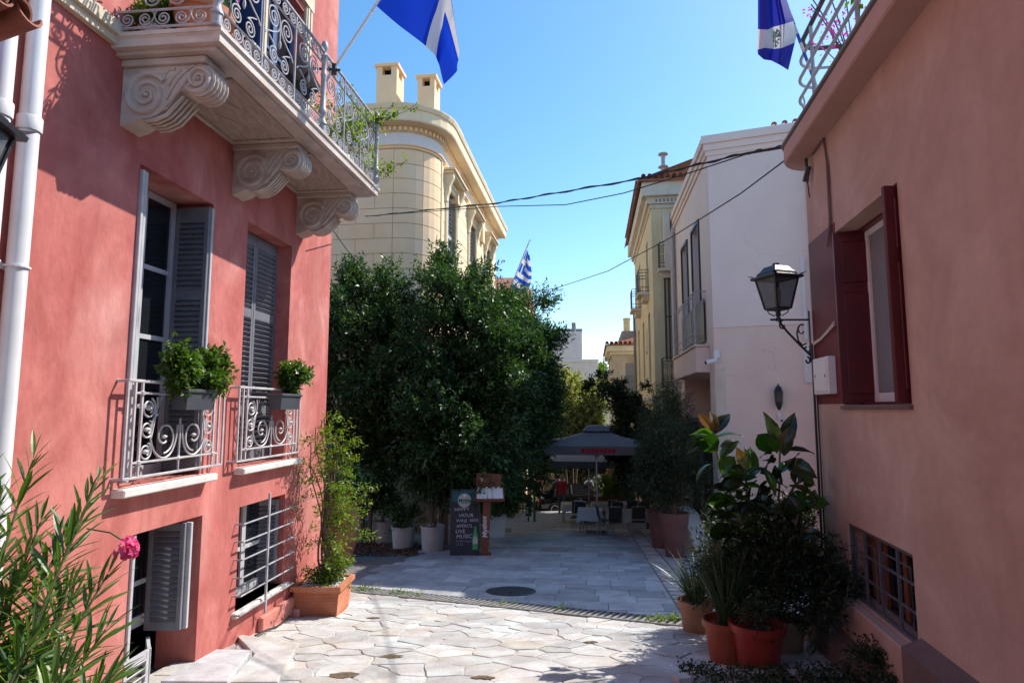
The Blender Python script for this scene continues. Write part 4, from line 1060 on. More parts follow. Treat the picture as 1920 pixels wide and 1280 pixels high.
while k < Ld - .03:
    w = .040
    if bsrc is None:
        q = MB(); a = [Vector(dp(x, y, z)) - Vector(dp(0, 0, 0)) for z in (-.012, .022) for x, y in ((-w / 2 - .012, -.165), (w / 2 - .012, -.165), (w / 2 + .012, .165), (-w / 2 + .012, .165))]
        q.add(a, [(4, 5, 6, 7), (0, 1, 5, 4), (1, 2, 6, 5), (2, 3, 7, 6), (3, 0, 4, 7)]); o = q.build('bar', M_drain, dr); bsrc = o.data
    else: o = inst(bsrc, dr, name='bar')
    o.location = dp(k, 0, 0); k += .088
WL = {.35: 'bright weed tuft in the drain nearest the terracotta planter', 1.0: 'second weed tuft in the drain from the terracotta planter', 1.35: 'small weed in left part of the drain, third from the planter', 2.85: 'tiny weed in middle of the drain left of another tiny weed', 3.6: 'tiny weed in the drain right of its middle', 5.05: 'widest patch of weeds at right end of the drain'}
for kk, n_ in ((.35, 40), (1.0, 30), (1.35, 18), (2.85, 14), (3.6, 12), (5.05, 80)):
    wd = thing('weed_tuft', WL[kk], 'weed', dp(kk, .0, .02), 0, 'weeds in the drain grate')
    b = RNG.normal(size=(n_, 3)) * np.array([.09 if n_ < 60 else .16, .035, .004]); foliage('leaves', twig_leaves(b, rdir(n_) * .5 + np.array([0, 0, .8]), .05, 5, .03, .016), L_vine, wd)
# manhole cover
mc = gat(958, 1110); mh = thing('manhole_cover', 'dark round manhole cover set in the grey street slabs', 'manhole cover', (mc.x, mc.y, mc.z), 0); mh.rotation_euler = (-math.atan(.105), 0, 0)
q = MB(); q.lathe([(.39, .0), (.39, .026), (.36, .03), (.355, .024)], 36); q.build('rim', M_grey, mh)
q = MB(); q.lathe([(.35, .0), (.35, .024), (.34, .028)], 36)
for a in range(8):
    for r_ in (.08, .16, .24, .31):
        for s_ in range(int(r_ * 26)):
            if a: continue
            an = 2 * PI * s_ / int(r_ * 26); q.box((r_ * math.cos(an) - .02, r_ * math.sin(an) - .02, .028), (r_ * math.cos(an) + .02, r_ * math.sin(an) + .02, .034))
q.build('lid', M_grey, mh)
# black hose on the stones
hs = MB(); hp = [gat(*p, lift=.035) for p in ((478, 1197), (500, 1186), (518, 1180), (532, 1170), (541, 1161), (550, 1152))]; hs.tube(hp, .011, 8)
tag(hs.build('hose', M_black, None, True), 'black hose lying on the pale paving beside the red wall', 'hose')
# ------------------------------------------------------------------ yellow neoclassical building with the rounded corner
M_yel = pmat('cream_stucco', (.90, .66, .42), (.83, .59, .36), 1.6, .85, .12, 60, c3=(.78, .67, .52), s3=.8, spec=.2)
M_yel2 = pmat('pale_stucco', (.82, .69, .48), (.76, .62, .42), 1.6, .85, .1, 60, spec=.2)
M_frieze = pmat('white_frieze', (.72, .71, .72), (.66, .65, .67), 2, .8, spec=.2)
M_ybuff = pmat('buff_stucco_joint', (.42, .33, .22), (.36, .28, .18), 3, .9, spec=.1)  # darker buff of the wall behind the blocks and of the ledge
AY, BY = -5.16, .13
RZY = math.atan2(1, BY)
yb = thing('yellow_mansion', 'cream yellow neoclassical mansion with rounded corner and two roof chimneys', 'building', (AY, 0, 0), RZY)
SF, RC, SE, NL = 19.6, 1.26, 33.0, -8.0
def ypath(o, n=9):
    cs, cn = SF + RC, -RC
    p = [(SF - o, NL)] + [(cs - (RC + o) * math.cos(a), cn + (RC + o) * math.sin(a)) for a in np.linspace(0, PI / 2, n)]
    return p + [(SE + o, o), (SE + o, NL)]
def sweep(mb, prof):
    rings = [[(s, n, z) for s, n in ypath(o)] for o, z in prof]; k = len(rings[0])
    vs = [p for r_ in rings for p in r_]; fs = []
    for i in range(len(rings) - 1):
        for j in range(k - 1): fs.append((i * k + j, (i + 1) * k + j, (i + 1) * k + j + 1, i * k + j + 1))
    mb.add(vs, [f[::-1] for f in fs])
YW = [(21.75, 23.15, 4.9, 7.9, .3), (25.75, 27.15, 4.9, 7.9, .3), (29.75, 31.15, 4.9, 7.9, .3)]
mb = MB(TL); mb.wall(SF + RC, SE, -6, 8.6, YW)
mb2 = MB(TL)
for i in range(9):
    pass
pth = ypath(0)[:10]
mb.add([(s, n, -6) for s, n in pth] + [(s, n, 8.6) for s, n in pth], [(i, 10 + i, 11 + i, i + 1) for i in range(9)])
mb.add([(SE, 0, -6), (SE, NL, -6), (SE, NL, 8.6), (SE, 0, 8.6)], [(0, 1, 2, 3)]); mb.add([(SF, NL, -6), (SE, NL, -6), (SE, NL, 8.6), (SF, NL, 8.6)], [(0, 1, 2, 3)])
mb.build('wall', M_ybuff, yb)
q = MB(TL); sweep(q, [(.03, 8.62), (.03, 9.06)]); q.build('frieze', M_frieze, yb)
q = MB(TL); sweep(q, [(.0, 8.50), (.05, 8.52), (.05, 8.57), (.10, 8.60), (.10, 8.64), (.02, 8.66)]); q.build('string_course', M_yel, yb)
q = MB(TL); sweep(q, [(.02, 9.04), (.09, 9.06), (.09, 9.22), (.50, 9.25), (.52, 9.30), (.52, 9.62), (.56, 9.64), (.60, 9.76), (.60, 9.80), (-.1, 9.86)]); q.build('cornice', M_yel2, yb)
q = MB(TL)
dsrc = None
P = ypath(.13, 40); cum = 0; nxt = 0
pts = []
for i in range(len(P) - 2):
    a, b = Vector((*P[i], 0)), Vector((*P[i + 1], 0)); l = (b - a).length
    while nxt < cum + l:
        p = a.lerp(b, (nxt - cum) / l); d = (b - a).normalized(); pts.append((p, math.atan2(d.y, d.x))); nxt += .17
    cum += l
for p, a in pts:
    if p.y < -4.6: continue
    Mz = Matrix.Rotation(a, 3, 'Z'); q.obox((p.x, p.y, 9.135), (.085, .08, .13), Mz)
tag(q.build('dentils', M_yel, yb), kind='stuff')
q = MB(TL)
rs = [(.0, 9.86), (-1.5, 10.3), (-3.2, 10.75)]; 
vs = [(s, n, z) for o, z in rs for s, n in ypath(o - .2)]; k = 12
q.add(vs, [(i * k + j, i * k + j + 1, (i + 1) * k + j + 1, (i + 1) * k + j) for i in range(2) for j in range(k - 1)]); q.build('roof', M_tile, yb)
# rusticated blocks on the front and round the corner
bsrc = {}
nrow = 12
for r_ in range(nrow):
    z1 = 8.48 - r_ * .5; z0 = z1 - .485
    k = 0; n1 = -RC - .01
    first = .62 if r_ % 2 else 1.25
    while n1 > -5.2:
        w = first if k == 0 else 1.25; key = ('f', w)
        if key not in bsrc:
            q = MB(TL); q.cbox((-.014, -w + .014, -.2425), (.01, 0, .2425), .006); o = q.build('stucco_block', M_yel, yb); bsrc[key] = o.data
        else: o = inst(bsrc[key], yb, name='stucco_block')
        o.location = (SF, -n1, (z0 + z1) / 2); n1 -= w; k += 1
    for h in range(2):
        if ('c', h) not in bsrc:
            q = MB(TL); a0 = h * PI / 4 + .006; a1 = (h + 1) * PI / 4 - .006; A = np.linspace(a0, a1, 5); vs = []
            for rr, z in ((RC + .0, -.2425), (RC + .014, -.2365), (RC + .014, .2365), (RC + .0, .2425)):
                vs += [(-rr * math.cos(a), rr * math.sin(a), z) for a in A]
            fs = [(i * 5 + j, (i + 1) * 5 + j, (i + 1) * 5 + j + 1, i * 5 + j + 1) for i in range(3) for j in range(4)] + [(0, 5, 10, 15), (19, 14, 9, 4)]
            q.add(vs, fs); o = q.build('stucco_block', M_yel, yb); bsrc[('c', h)] = o.data
        else: o = inst(bsrc[('c', h)], yb, name='stucco_block')
        o.location = (SF + RC, RC, (z0 + z1) / 2)
    # street side panels between the windows
    for (a, b) in ((SF + RC + .12, 21.45), (23.45, 25.45), (27.45, 29.45), (31.45, 32.95)) if z0 > 4.4 else ((SF + RC + .12, 25.0), (25.02, 29.0), (29.02, 32.95)):
        key = ('s', round(b - a, 2))
        if key not in bsrc:
            q = MB(TL); q.cbox((0, -.01, -.2425), (b - a, .014, .2425), .006); o = q.build('stucco_block', M_yel2, yb); bsrc[key] = o.data
        else: o = inst(bsrc[key], yb, name='stucco_block')
        o.location = (a, 0, (z0 + z1) / 2)
q = MB(TL); q.cbox((SF + RC + .0, 0, -6), (SF + RC + .11, .05, 8.5), .01); q.build('corner_strip', M_yel, yb)
q = MB(TL); sweep(q, [(.0, 2.20), (.10, 2.24), (.14, 2.34), (.14, 2.44), (.0, 2.50)]); q.build('ledge', M_ybuff, yb)
for (a, b, z0, z1, d) in YW:
    q = MB(TL)
    q.cbox((a - .28, 0, z0), (a, .07, z1 + .2), .01); q.cbox((b, 0, z0), (b + .28, .07, z1 + .2), .01); q.cbox((a, 0, z1), (b, .07, z1 + .2), .01)
    q.box((a - .2, .07, z0), (a - .08, .09, z1 + .12)); q.box((b + .08, .07, z0), (b + .2, .09, z1 + .12))
    sw_ = q.build('window_surround', M_yel2, yb)
    q = MB(TL); q.cbox((a - .48, 0, z1 + .48), (b + .48, .42, z1 + .56), .01); q.cbox((a - .42, 0, z1 + .38), (b + .42, .34, z1 + .48), .01); q.cbox((a - .36, 0, z1 + .2), (b + .36, .10, z1 + .38), .01); q.build('window_hood', M_yel2, yb)
    for x in (a - .34, b + .12):
        q = MB(TL); q.prism([(0, z1 + .38), (.32, z1 + .38), (.33, z1 + .25), (.27, z1 + .12), (.20, z1 - .05), (.18, z1 - .25), (.12, z1 - .42), (.10, z1 - .6), (0, z1 - .64)], x, x + .22, 0); q.build('console', M_yel2, yb)
    window(yb, a + .02, b - .02, z0, z1, -.2, [6.4], M_shutw, glass=M_glass)
    for k in range(2):
        shutter(yb, (b - a) / 2 - .03, z1 - z0 - .1, [(.1, 1.3), (1.45, 2.75)], M_shutw, (a + .02 + k * (b - a) / 2, -(-.12), z0 + .05), (0, 0, 0), pitch=.16)
def chimney(parent, loc, w, d, h, tf=None, rz=0.0):
    q = MB(); q.box((-w / 2, -d / 2, -2.2), (w / 2, d / 2, h - .42))
    for sx in (-1, 1):
        for sy in (-1, 1):
            q.box((sx * w / 2, sy * d / 2, h - .42), (sx * w * .22, sy * d * .22, h - .12))
    q.cbox((-w / 2 - .07, -d / 2 - .07, h - .12), (w / 2 + .07, d / 2 + .07, h), .015)
    o = q.build('chimney', M_yel, parent, loc=loc, rot=(0, 0, rz)); q = MB(); q.box((-w * .2, -d * .2, h - .42), (w * .2, d * .2, h - .12)); q.build('flue_dark_fill', M_dark, o); return o  # solid dark box paints the shade inside the cap openings
def ylocal(X, Y, Z):
    v = Vector((X - AY, Y)); c, s_ = math.cos(RZY), math.sin(RZY); return (c * v.x + s_ * v.y, -s_ * v.x + c * v.y, Z)
chimney(yb, ylocal(-4.34, 20.95, 10.4), .80, .74, 1.62); chimney(yb, ylocal(-2.98, 21.1, 10.4), .76, .62, 1.30)
for s in (23.2, 28.6): chimney(yb, (s, .05, 9.9), .5, .42, .75)
q = MB()
for k in range(3): q.lathe([(.01, -.1), (.14, -.06), (.17, .02), (.10, .11), (.01, .13)], 10, (k * .22, random.uniform(-.05, .05), .03 * k))
q.build('ridge_tile', M_tile, yb, True, loc=ylocal(-3.55, 20.0, 10.16))

# ------------------------------------------------------------------ trees on the left
def tree(name, label, root, trunks, ells, ncl, rcl, ntw, nl, L, W, mat, tl=.3, cat='tree', droop=.1, group=None, trunk_r=.07, spread=.8, out=.55, rnd=.7):
    t = thing(name, label, cat, root, 0, group); r0 = Vector(root)
    V, F, C = crown_vf([(e[0] - r0.x, e[1] - r0.y, e[2] - r0.z, *e[3:]) for e in ells], ncl, rcl, ntw, nl, L, W, tl, droop=droop, spread=spread, out=out, rnd=rnd)
    foliage('crown', (V, F), mat, t)
    q = MB()
    for (dx, dy, h) in trunks:
        limb(q, (dx * .3, dy * .3, -.1), (dx, dy, h), trunk_r, trunk_r * .5, .05, 7)
    idx = RNG.choice(len(C), min(len(C), 60), replace=False)
    for i in idx:
        c = C[i]; tr = min(trunks, key=lambda k: (k[0] - c[0]) ** 2 + (k[1] - c[1]) ** 2); f_ = min(.97, max(.25, (c[2] - .9) / max(tr[2], .1)))
        limb(q, (tr[0] * f_, tr[1] * f_, tr[2] * f_), tuple(c), trunk_r * .35, .008, .12, 5)
    q.build('trunk', M_bark, t, True)
    return t
def ell(u, v, Y, ru, rv, ry=1.0, w=None):
    p = at(u, v, Y); k = Y / 1160.0; e = (p.x, p.y, p.z, ru * k, ry, rv * k); return e if w is None else e + (w,)
LT, WT = .135, .05
tree('laurel_tree', 'dense dark green tree nearest the red house in front of cream mansion', (-4.0, 17.0, gz(17.0)), [(.1, 0, 3.6), (-.6, .3, 3.0), (.7, -.2, 3.2)],
     [ell(690, 590, 16.6, 66, 68, 1.2), ell(655, 640, 16.6, 60, 90, 1.2), ell(710, 690, 16.2, 46, 95, 1.2), ell(660, 790, 16.4, 60, 110, 1.1), ell(722, 830, 16.1, 42, 100, 1.1), ell(700, 545, 16.8, 30, 36, .6), ell(640, 560, 16.9, 40, 40, .8)], 150, .36, 30, 12, LT, WT, L_tree, .52, out=1.0, rnd=.5)
tree('laurel_tree', 'tallest dense dark green tree in front of rounded corner of cream mansion', (-1.9, 16.8, gz(16.8)), [(.1, 0, 4.2), (-.5, .2, 3.2), (.5, -.3, 3.6), (.0, .4, 3.0)],
     [ell(830, 560, 16.4, 46, 50, 1.0), ell(862, 525, 16.6, 30, 30, .7), ell(815, 515, 16.4, 10, 30, .4), ell(851, 490, 16.5, 4, 22, .2), ell(812, 490, 16.4, 3, 12, .2), ell(900, 512, 16.7, 4, 12, .2), ell(938, 502, 16.9, 6, 16, .2), ell(768, 540, 16.5, 6, 18, .3), ell(900, 575, 16.6, 46, 56, 1.0), ell(925, 540, 16.8, 14, 24, .4), ell(850, 650, 16.0, 80, 100, 1.4), ell(930, 680, 16.4, 70, 90, 1.2), ell(820, 790, 15.7, 62, 120, 1.2), ell(890, 800, 15.7, 70, 120, 1.2), ell(880, 870, 15.7, 55, 60, 1.0)], 240, .36, 30, 12, LT, WT, L_tree, .52, out=1.0, rnd=.5)
tree('laurel_tree', 'dense dark green tree leaning right over the street beside cream mansion', (-.9, 19.6, gz(19.6)), [(.5, -.2, 4.4), (0, .3, 3.6), (1.0, -.1, 3.4)],
     [ell(960, 612, 19.0, 40, 36, 1.0), ell(1004, 580, 19.2, 14, 14, .5), ell(985, 670, 19.0, 42, 60, 1.2), ell(1008, 640, 19.3, 18, 26, .6), ell(960, 760, 18.8, 60, 90, 1.2), ell(996, 770, 19.2, 26, 70, .9), ell(965, 850, 18.8, 36, 50, .9), ell(1000, 860, 21, 18, 50, .7), ell(985, 905, 21, 18, 30, .6)], 160, .38, 30, 12, LT * 1.05, WT, L_tree, .55, out=1.0, rnd=.5)
# shrubs in white pots below the trees
def white_pot(px, label, r_, h, shrub):
    p = gat(*px); t = thing('potted_shrub', label, 'potted plant', (p.x, p.y + r_, gz(p.y + r_)), random.uniform(0, 6), 'white pots below the trees')
    q = MB(); q.lathe([(r_ * .84, 0), (r_ * .9, .06), (r_ * .97, h * .6), (r_ * 1.0, h - .06), (r_ * 1.06, h - .05), (r_ * 1.06, h), (r_ * .93, h), (r_ * .9, h - .06)], 22); q.build('pot', M_potw, t, True)
    q = MB(); q.lathe([(r_ * .91, h - .07), (r_ * .3, h - .05)], 14); q.build('soil', M_soil, t)
    q = MB()
    for k in range(5):
        a = random.uniform(0, 6.3); limb(q, (.05 * math.cos(a), .05 * math.sin(a), h - .08), (.25 * math.cos(a), .25 * math.sin(a), h + shrub[1]), .018, .007)
    q.build('stem', M_bark, t)
    V, F, C = crown_vf([(0, 0, h + shrub[1], shrub[0], shrub[0], shrub[2])], shrub[3], .16, 14, 9, .10, .04, .22); foliage('foliage', (V, F), L_tree, t)
M_potw = pmat('off_white_pot', (.50, .49, .47), (.42, .41, .39), 4, .6, .1, 40)
white_pot((672, 1014), 'off white pot with dark shrub, first from the red house in pot row', .25, .56, (.45, .75, .5, 26))
white_pot((712, 1019), 'off white pot with dark shrub, second from the red house in pot row', .27, .58, (.4, .6, .4, 20))
white_pot((752, 1031), 'off white wide pot with low shrub, third from the red house in pot row', .28, .55, (.3, .22, .16, 8))
white_pot((808, 1035), 'off white cylinder pot with thin stems, beside the chalkboard', .285, .60, (.5, 1.3, .55, 30))
tj = thing('terracotta_urn', 'tall brown terracotta urn in shade behind climbing vine', 'urn', (-3.55, 13.4, gz(13.4)))
q = MB(); q.lathe([(.16, 0), (.20, .1), (.30, .55), (.33, .85), (.28, 1.1), (.24, 1.18), (.29, 1.24), (.29, 1.28), (.22, 1.28), (.2, 1.2)], 24); q.build('urn_body', M_terra, tj, True)
V, F, C = crown_vf([(0, 0, 1.5, .4, .4, .35)], 24, .14, 14, 9, .09, .04, .2); foliage('foliage', (V, F), L_tree, tj)
# fallen leaves
b = np.stack([RNG.uniform(-4.8, -2.2, 1500), RNG.uniform(14.2, 16.8, 1500), np.zeros(1500)], 1); b = b[(b[:, 1] > 13.2 - .55 * (b[:, 0] + 2.2) * -1 - 0) | (b[:, 0] < -3)]
b[:, 2] = [gz(y) + .03 for y in b[:, 1]]
L_dead = leafmat('dead_leaf', (.10, .035, .02), (.16, .07, .03), None, .1, .7)
d = rdir(len(b)) * np.array([1, 1, .15]); lo = foliage('fallen_leaves', leaf_quads(b, d, .09, .045), L_dead); tag(lo, 'brown fallen leaves on the shaded ground around white pots', 'leaves', kind='stuff')

# ------------------------------------------------------------------ chalkboard and menu stand
def text_mesh(name, body, size, mat, parent, loc, rot, ext=.001, shear=0.0, align='LEFT', sx=1.0, off=0.0):
    cu_ = bpy.data.curves.new(name, 'FONT'); cu_.body = body; cu_.size = size; cu_.extrude = ext; cu_.shear = shear; cu_.align_x = align; cu_.resolution_u = 2; cu_.offset = off
    o = bpy.data.objects.new(name, cu_); COL.objects.link(o); bpy.context.view_layer.update()
    me = bpy.data.meshes.new_from_object(o.evaluated_get(bpy.context.evaluated_depsgraph_get())); bpy.data.objects.remove(o); me.materials.clear(); me.materials.append(mat); me.name = name
    r_ = link(bpy.data.objects.new(name, me), parent); r_.location = loc; r_.rotation_euler = rot; r_.scale = (sx, 1, 1); return r_
M_chalkb = pmat('blackboard', (.022, .026, .034), (.035, .038, .045), 6, .7, .05, 60)
M_teal = pmat('teal_header', (.012, .09, .11), (.02, .12, .14), 5, .6)
M_chalk = pmat('chalk', (.80, .80, .84), (.62, .62, .66), 40, .95)
M_logo = pmat('logo_disc', (.45, .50, .42), (.36, .42, .36), 20, .7)
M_logod = pmat('logo_blue', (.03, .09, .10), rough=.7)
M_green = pmat('green_bottle_print', (.03, .26, .06), (.05, .36, .09), 14, .5)
cb = thing('chalkboard', 'a-frame chalkboard with white handwriting below a teal beer header', 'chalkboard', (gat(872, 1040).x, 14.55, gz(14.55)), R(3))
BT = R(7); q = MB(); Mx = Matrix.Rotation(-BT, 3, 'X')
def bl(*p):
    if len(p) == 1: p = p[0]
    return tuple(Mx @ Vector(p) + Vector((0, -.18, 0)))
q = MB(bl); q.cbox((-.335, -.015, 0), (.335, .015, 1.48), .006); q.build('board_panel', M_chalkb, cb)
q = MB(bl); q.box((-.30, -.0185, 1.20), (.31, -.0155, 1.45)); q.build('header', M_teal, cb)
q = MB(bl)
for a, b_ in (((-.335, -.024, 0), (-.305, .018, 1.485)), ((.305, -.024, 0), (.335, .018, 1.485)), ((-.305, -.024, 1.455), (.305, .018, 1.485)), ((-.305, -.024, .10), (.305, .018, .13))): q.box(a, b_)
q.build('frame', M_black, cb)
q = MB(); Mb = Matrix.Rotation(BT, 3, 'X'); q.obox((0, .24, .70), (.62, .025, 1.42), Matrix.Rotation(R(12), 3, 'X')); q.build('rear_leg', M_black, cb)
def disc(mb, cx, cz, r_, y, n=28, rx=1.0): mb.add([(cx + rx * r_ * math.cos(2 * PI * k / n), y, cz + r_ * math.sin(2 * PI * k / n)) for k in range(n)], [tuple(range(n))])
q = MB(bl); disc(q, -.02, 1.235, .168, -.0195); q.build('logo', M_logod, cb); q = MB(bl); disc(q, -.02, 1.235, .155, -.0205); lg = q.build('logo', M_logo, cb); q = MB(bl); disc(q, -.02, 1.345, .03, -.0215, 10); q.build('logo', M_white, cb)
TR = (R(90) - BT, 0, 0)
text_mesh('lettering', 'Mythos', .115, M_logod, cb, bl(-.165, -.023, 1.195), TR, .002, .25, off=.003)
q = MB(bl); q.tube([(-.12, -.022, 1.175), (.0, -.022, 1.165), (.11, -.022, 1.18)], .005, 4); q.build('logo', M_logod, cb)
for body, x, z, s in (('HAPPY', -.25, 1.0, .115), ('HOUR', -.14, .87, .115), ('WINE', -.21, .755, .10), ('BEER', .10, .765, .095), ('APEROL', -.20, .635, .105), ('LIVE', -.22, .52, .12), ('MUSIC', -.20, .40, .125), ('EVERY NIGHT', -.20, .325, .06), ('AT 22', -.20, .25, .06)):
    o = text_mesh('lettering', body, s, M_chalk, cb, bl(x, -.0185, z), TR, .001, random.uniform(-.05, .1), off=-.002); o.rotation_euler.y = random.uniform(-.03, .03)
q = MB(bl); q.prism([(.17, .16), (.29, .16), (.29, .46), (.262, .54), (.252, .66), (.208, .66), (.198, .54), (.17, .46)], -.0225, -.018, 1); bt = q.build('bottle_print', M_green, cb)
q = MB(bl); q.box((.175, -.0245, .28), (.285, -.0226, .40)); disc(q, .23, .41, .04, -.0242, 14); q.build('bottle_label', M_logo, bt)
M_wood2 = pmat('red_brown_wood', (.20, .07, .035), (.13, .045, .025), 3, .5, .15, 60, stretch=(8, 8, 1))
ms = thing('menu_stand', 'brown wooden menu lectern with open pages and tall back panel', 'menu stand', (gat(905, 1037).x + .05, 14.5, gz(14.5)), R(4))
lean = lambda p: (p[0] + .055 * p[2], p[1], p[2])
q = MB(lean); q.cbox((-.09, -.05, 0), (.09, .05, 1.22), .008); pst = q.build('post', M_wood2, ms)
q = MB(); q.cbox((-.16, -.16, 0), (.16, .16, .04), .01); q.build('foot', M_wood2, ms)
Mt = Matrix.Rotation(R(38), 3, 'X'); q = MB(); q.obox((.12, -.05, 1.36), (.66, .42, .03), Mt); q.obox((.12, -.21, 1.25), (.66, .03, .05), Mt); q.build('tray', M_wood2, ms)
Mb2 = Matrix.Rotation(R(-6), 3, 'Y'); q = MB(); q.obox((.10, .12, 1.66), (.58, .03, .32), Matrix.Rotation(R(4), 3, 'Y')); bk = q.build('back_panel', M_wood2, ms)
for x, w in ((-.055, .24), (.12, .10), (.30, .24)):
    q = MB(); q.obox((x, -.055, 1.385), (w, .32, .012), Mt @ Matrix.Rotation(random.uniform(-.06, .06), 3, 'Z')); q.build('menu_page', M_paper if 'M_paper' in globals() else M_white, ms)
q = MB()
for x in (-.12, .05, .2, .32): q.obox((x, -.0, 1.51), (.05, .02, .018), Mt)
q.build('clip', M_white, ms)
q = MB(); disc(q, -.07, 1.68, .034, .10, 16); q.build('sticker', M_white, ms)
q = MB(); disc(q, -.07, 1.68, .017, .098, 12); q.build('sticker', M_teal, ms)
text_mesh('lettering', 'Mythos', .16, M_chalk, ms, (.045 + .055 * .42, -.053, .40), (R(90), R(-93.2), 0), .001, .2, off=.002)
# ------------------------------------------------------------------ right side: pink house with the wall lantern
M_pinkA = pmat('pale_pink_plaster', (.80, .65, .56), (.75, .60, .515), 1.3, .88, .22, 45, c3=(.77, .61, .55), s3=.6, spec=.15, stretch=(1, 1, .7), crack=.5)
M_pinkB = pmat('pink_plaster_light_cast', (.82, .71, .65), (.78, .67, .61), 1.3, .88, .22, 45, c3=(.77, .65, .62), s3=.6, spec=.15, crack=.5)  # same plaster as the pale pink, with the lilac cast of light painted in
M_pinkpipe = pmat('pink_pipe', (.56, .45, .42), (.50, .40, .37), 5, .5)
M_yh = pmat('yellow_plaster', (.76, .63, .39), (.68, .55, .33), 1.2, .85, .15, 50, c3=(.68, .58, .40), s3=.7, spec=.15, streak=.18)
M_yhc = pmat('cream_trim', (.68, .62, .52), (.60, .54, .44), 3, .8)
M_stain = pmat('stained_plaster', (.52, .46, .38), (.34, .27, .20), 1.1, .9, .3, 30, c3=(.62, .56, .48), s3=.5, stretch=(1, 1, .4))
M_conc = pmat('grey_concrete', (.26, .25, .245), (.19, .18, .18), 2, .9, .3, 30)
M_curt = pmat('grey_curtain', (.20, .20, .22), (.15, .15, .17), 20, .9, stretch=(8, 8, .2))
AP, BP = 3.031, .13
def TR(p): return (p[0], p[1], p[2])
pk = thing('pink_house', 'pale pink house with plain camera facing wall and railed balcony over recessed entrance', 'house', (AP, 0, 0), RZY)
SC_, SEp = 15.43, 22.0
FDl = Vector((1, -.38, 0)).normalized()                      # front wall direction in the world
def plocal(X, Y, Z=0):
    x, y = X - AP, Y; c, s_ = math.cos(RZY), math.sin(RZY); return (c * x + s_ * y, -s_ * x + c * y, Z)
CW = Vector((AP + .13 * 15.3, 15.3, 0))
fx = plocal(*(CW + FDl * 7.5)[:2]); f0 = plocal(CW.x, CW.y)
rec = (16.1, 20.6, -6, .92, .9); HW = [rec, (17.0, 18.15, 1.75, 5.15, .22), (19.1, 20.2, 1.75, 5.15, .22)]
mb = MB(TR); mb.wall(f0[0], SEp, -6, 6.5, HW)
bx, by = plocal(*(CW + FDl * 7.5 + ET * 7)[:2])[:2]
mb.add([(SEp, 0, -6), (SEp, -8, -6), (SEp, -8, 6.5), (SEp, 0, 6.5)], [(0, 1, 2, 3)]); mb.add([(fx[0], fx[1], -6), (SEp, fx[1], -6), (SEp, fx[1], 6.5), (fx[0], fx[1], 6.5)], [(0, 1, 2, 3)])
mb.add([(16.1, -.9, -6), (20.6, -.9, -6), (20.6, -.9, .92), (16.1, -.9, .92)], [(0, 1, 2, 3)])
mb.build('wall', M_pinkA, pk)
def fw(k, out, z):          # front wall coordinates: along, towards camera, up -> local
    p = CW + FDl * k + Vector((-FDl.y * -1, -FDl.x, 0)).normalized() * 0 ; nrm = Vector((FDl.y, -FDl.x, 0)); p = p + nrm * out; return plocal(p.x, p.y, z)
def TF(p): return fw(p[0], p[1], p[2])
mb = MB(TF); mb.add([(0, 0, -6), (7.5, 0, -6), (7.5, 0, 1.98), (0, 0, 1.98)], [(0, 1, 2, 3)]); mb.build('front_wall', M_pinkA, pk)
mb = MB(TF); mb.box((-.0, -.2, 1.985), (7.5, .022, 6.5)); mb.build('upper_wall', M_pinkB, pk)
mb = MB(TF)
for z0, z1, o in ((6.42, 6.55, .05), (6.55, 6.72, .09), (6.72, 6.93, .14)):
    mb.box((-o, -.3, z0), (7.5, o, z1))
mb.build('coping', M_pinkB, pk)
mb = MB(TR)
for z0, z1, o in ((6.422, 6.548, .05), (6.552, 6.718, .09), (6.722, 6.928, .14)): mb.box((f0[0] + .1, -.3, z0), (SEp + .05, o, z1))
mb.build('coping', M_pinkA, pk)
mb = MB(TF); mb.add([(2.2, -.6, -6), (2.2, 0.02, -6), (2.35, .55, -6), (4.5, 1.05, -6), (7.5, 1.05, -6), (7.5, -.6, -6), (2.2, -.6, 6.93), (2.2, .02, 6.93), (2.35, .55, 6.93), (4.5, 1.05, 6.93), (7.5, 1.05, 6.93), (7.5, -.6, 6.93)], [(0, 1, 7, 6), (1, 2, 8, 7), (2, 3, 9, 8), (3, 4, 10, 9), (4, 5, 11, 10), (6, 7, 8, 9, 10, 11)]); mb.build('unseen_shadow_block', M_pinkA, pk)  # unseen block added to bring the shadow edge on the plaza nearer
mb = MB(TF); mb.add([(-.05, -.02, 6.9), (7.5, -.02, 6.9), (7.5, -5.5, 8.1), (-.05, -5.5, 8.1)], [(0, 1, 2, 3)]); mb.build('roof', M_tile, pk)
for k in range(14):
    o = inst(tsrc, pk, TF((1.6 + k * .24, -.05, 7.0)), (R(12), 0, math.atan2(FDl.y, FDl.x) - RZY), .8, name='roof_tile')
for (a, b, z0, z1, d) in HW[1:]:
    window(pk, a + .02, b - .02, z0, z1, -.16, [2.9, 4.2], M_black, tf=TR)
    q = MB(TR); q.box((a - .09, 0, z0), (a, .05, z1 + .09)); q.box((b, 0, z0), (b + .09, .05, z1 + .09)); q.box((a, 0, z1), (b, .05, z1 + .09)); q.build('window_surround', M_black, pk)
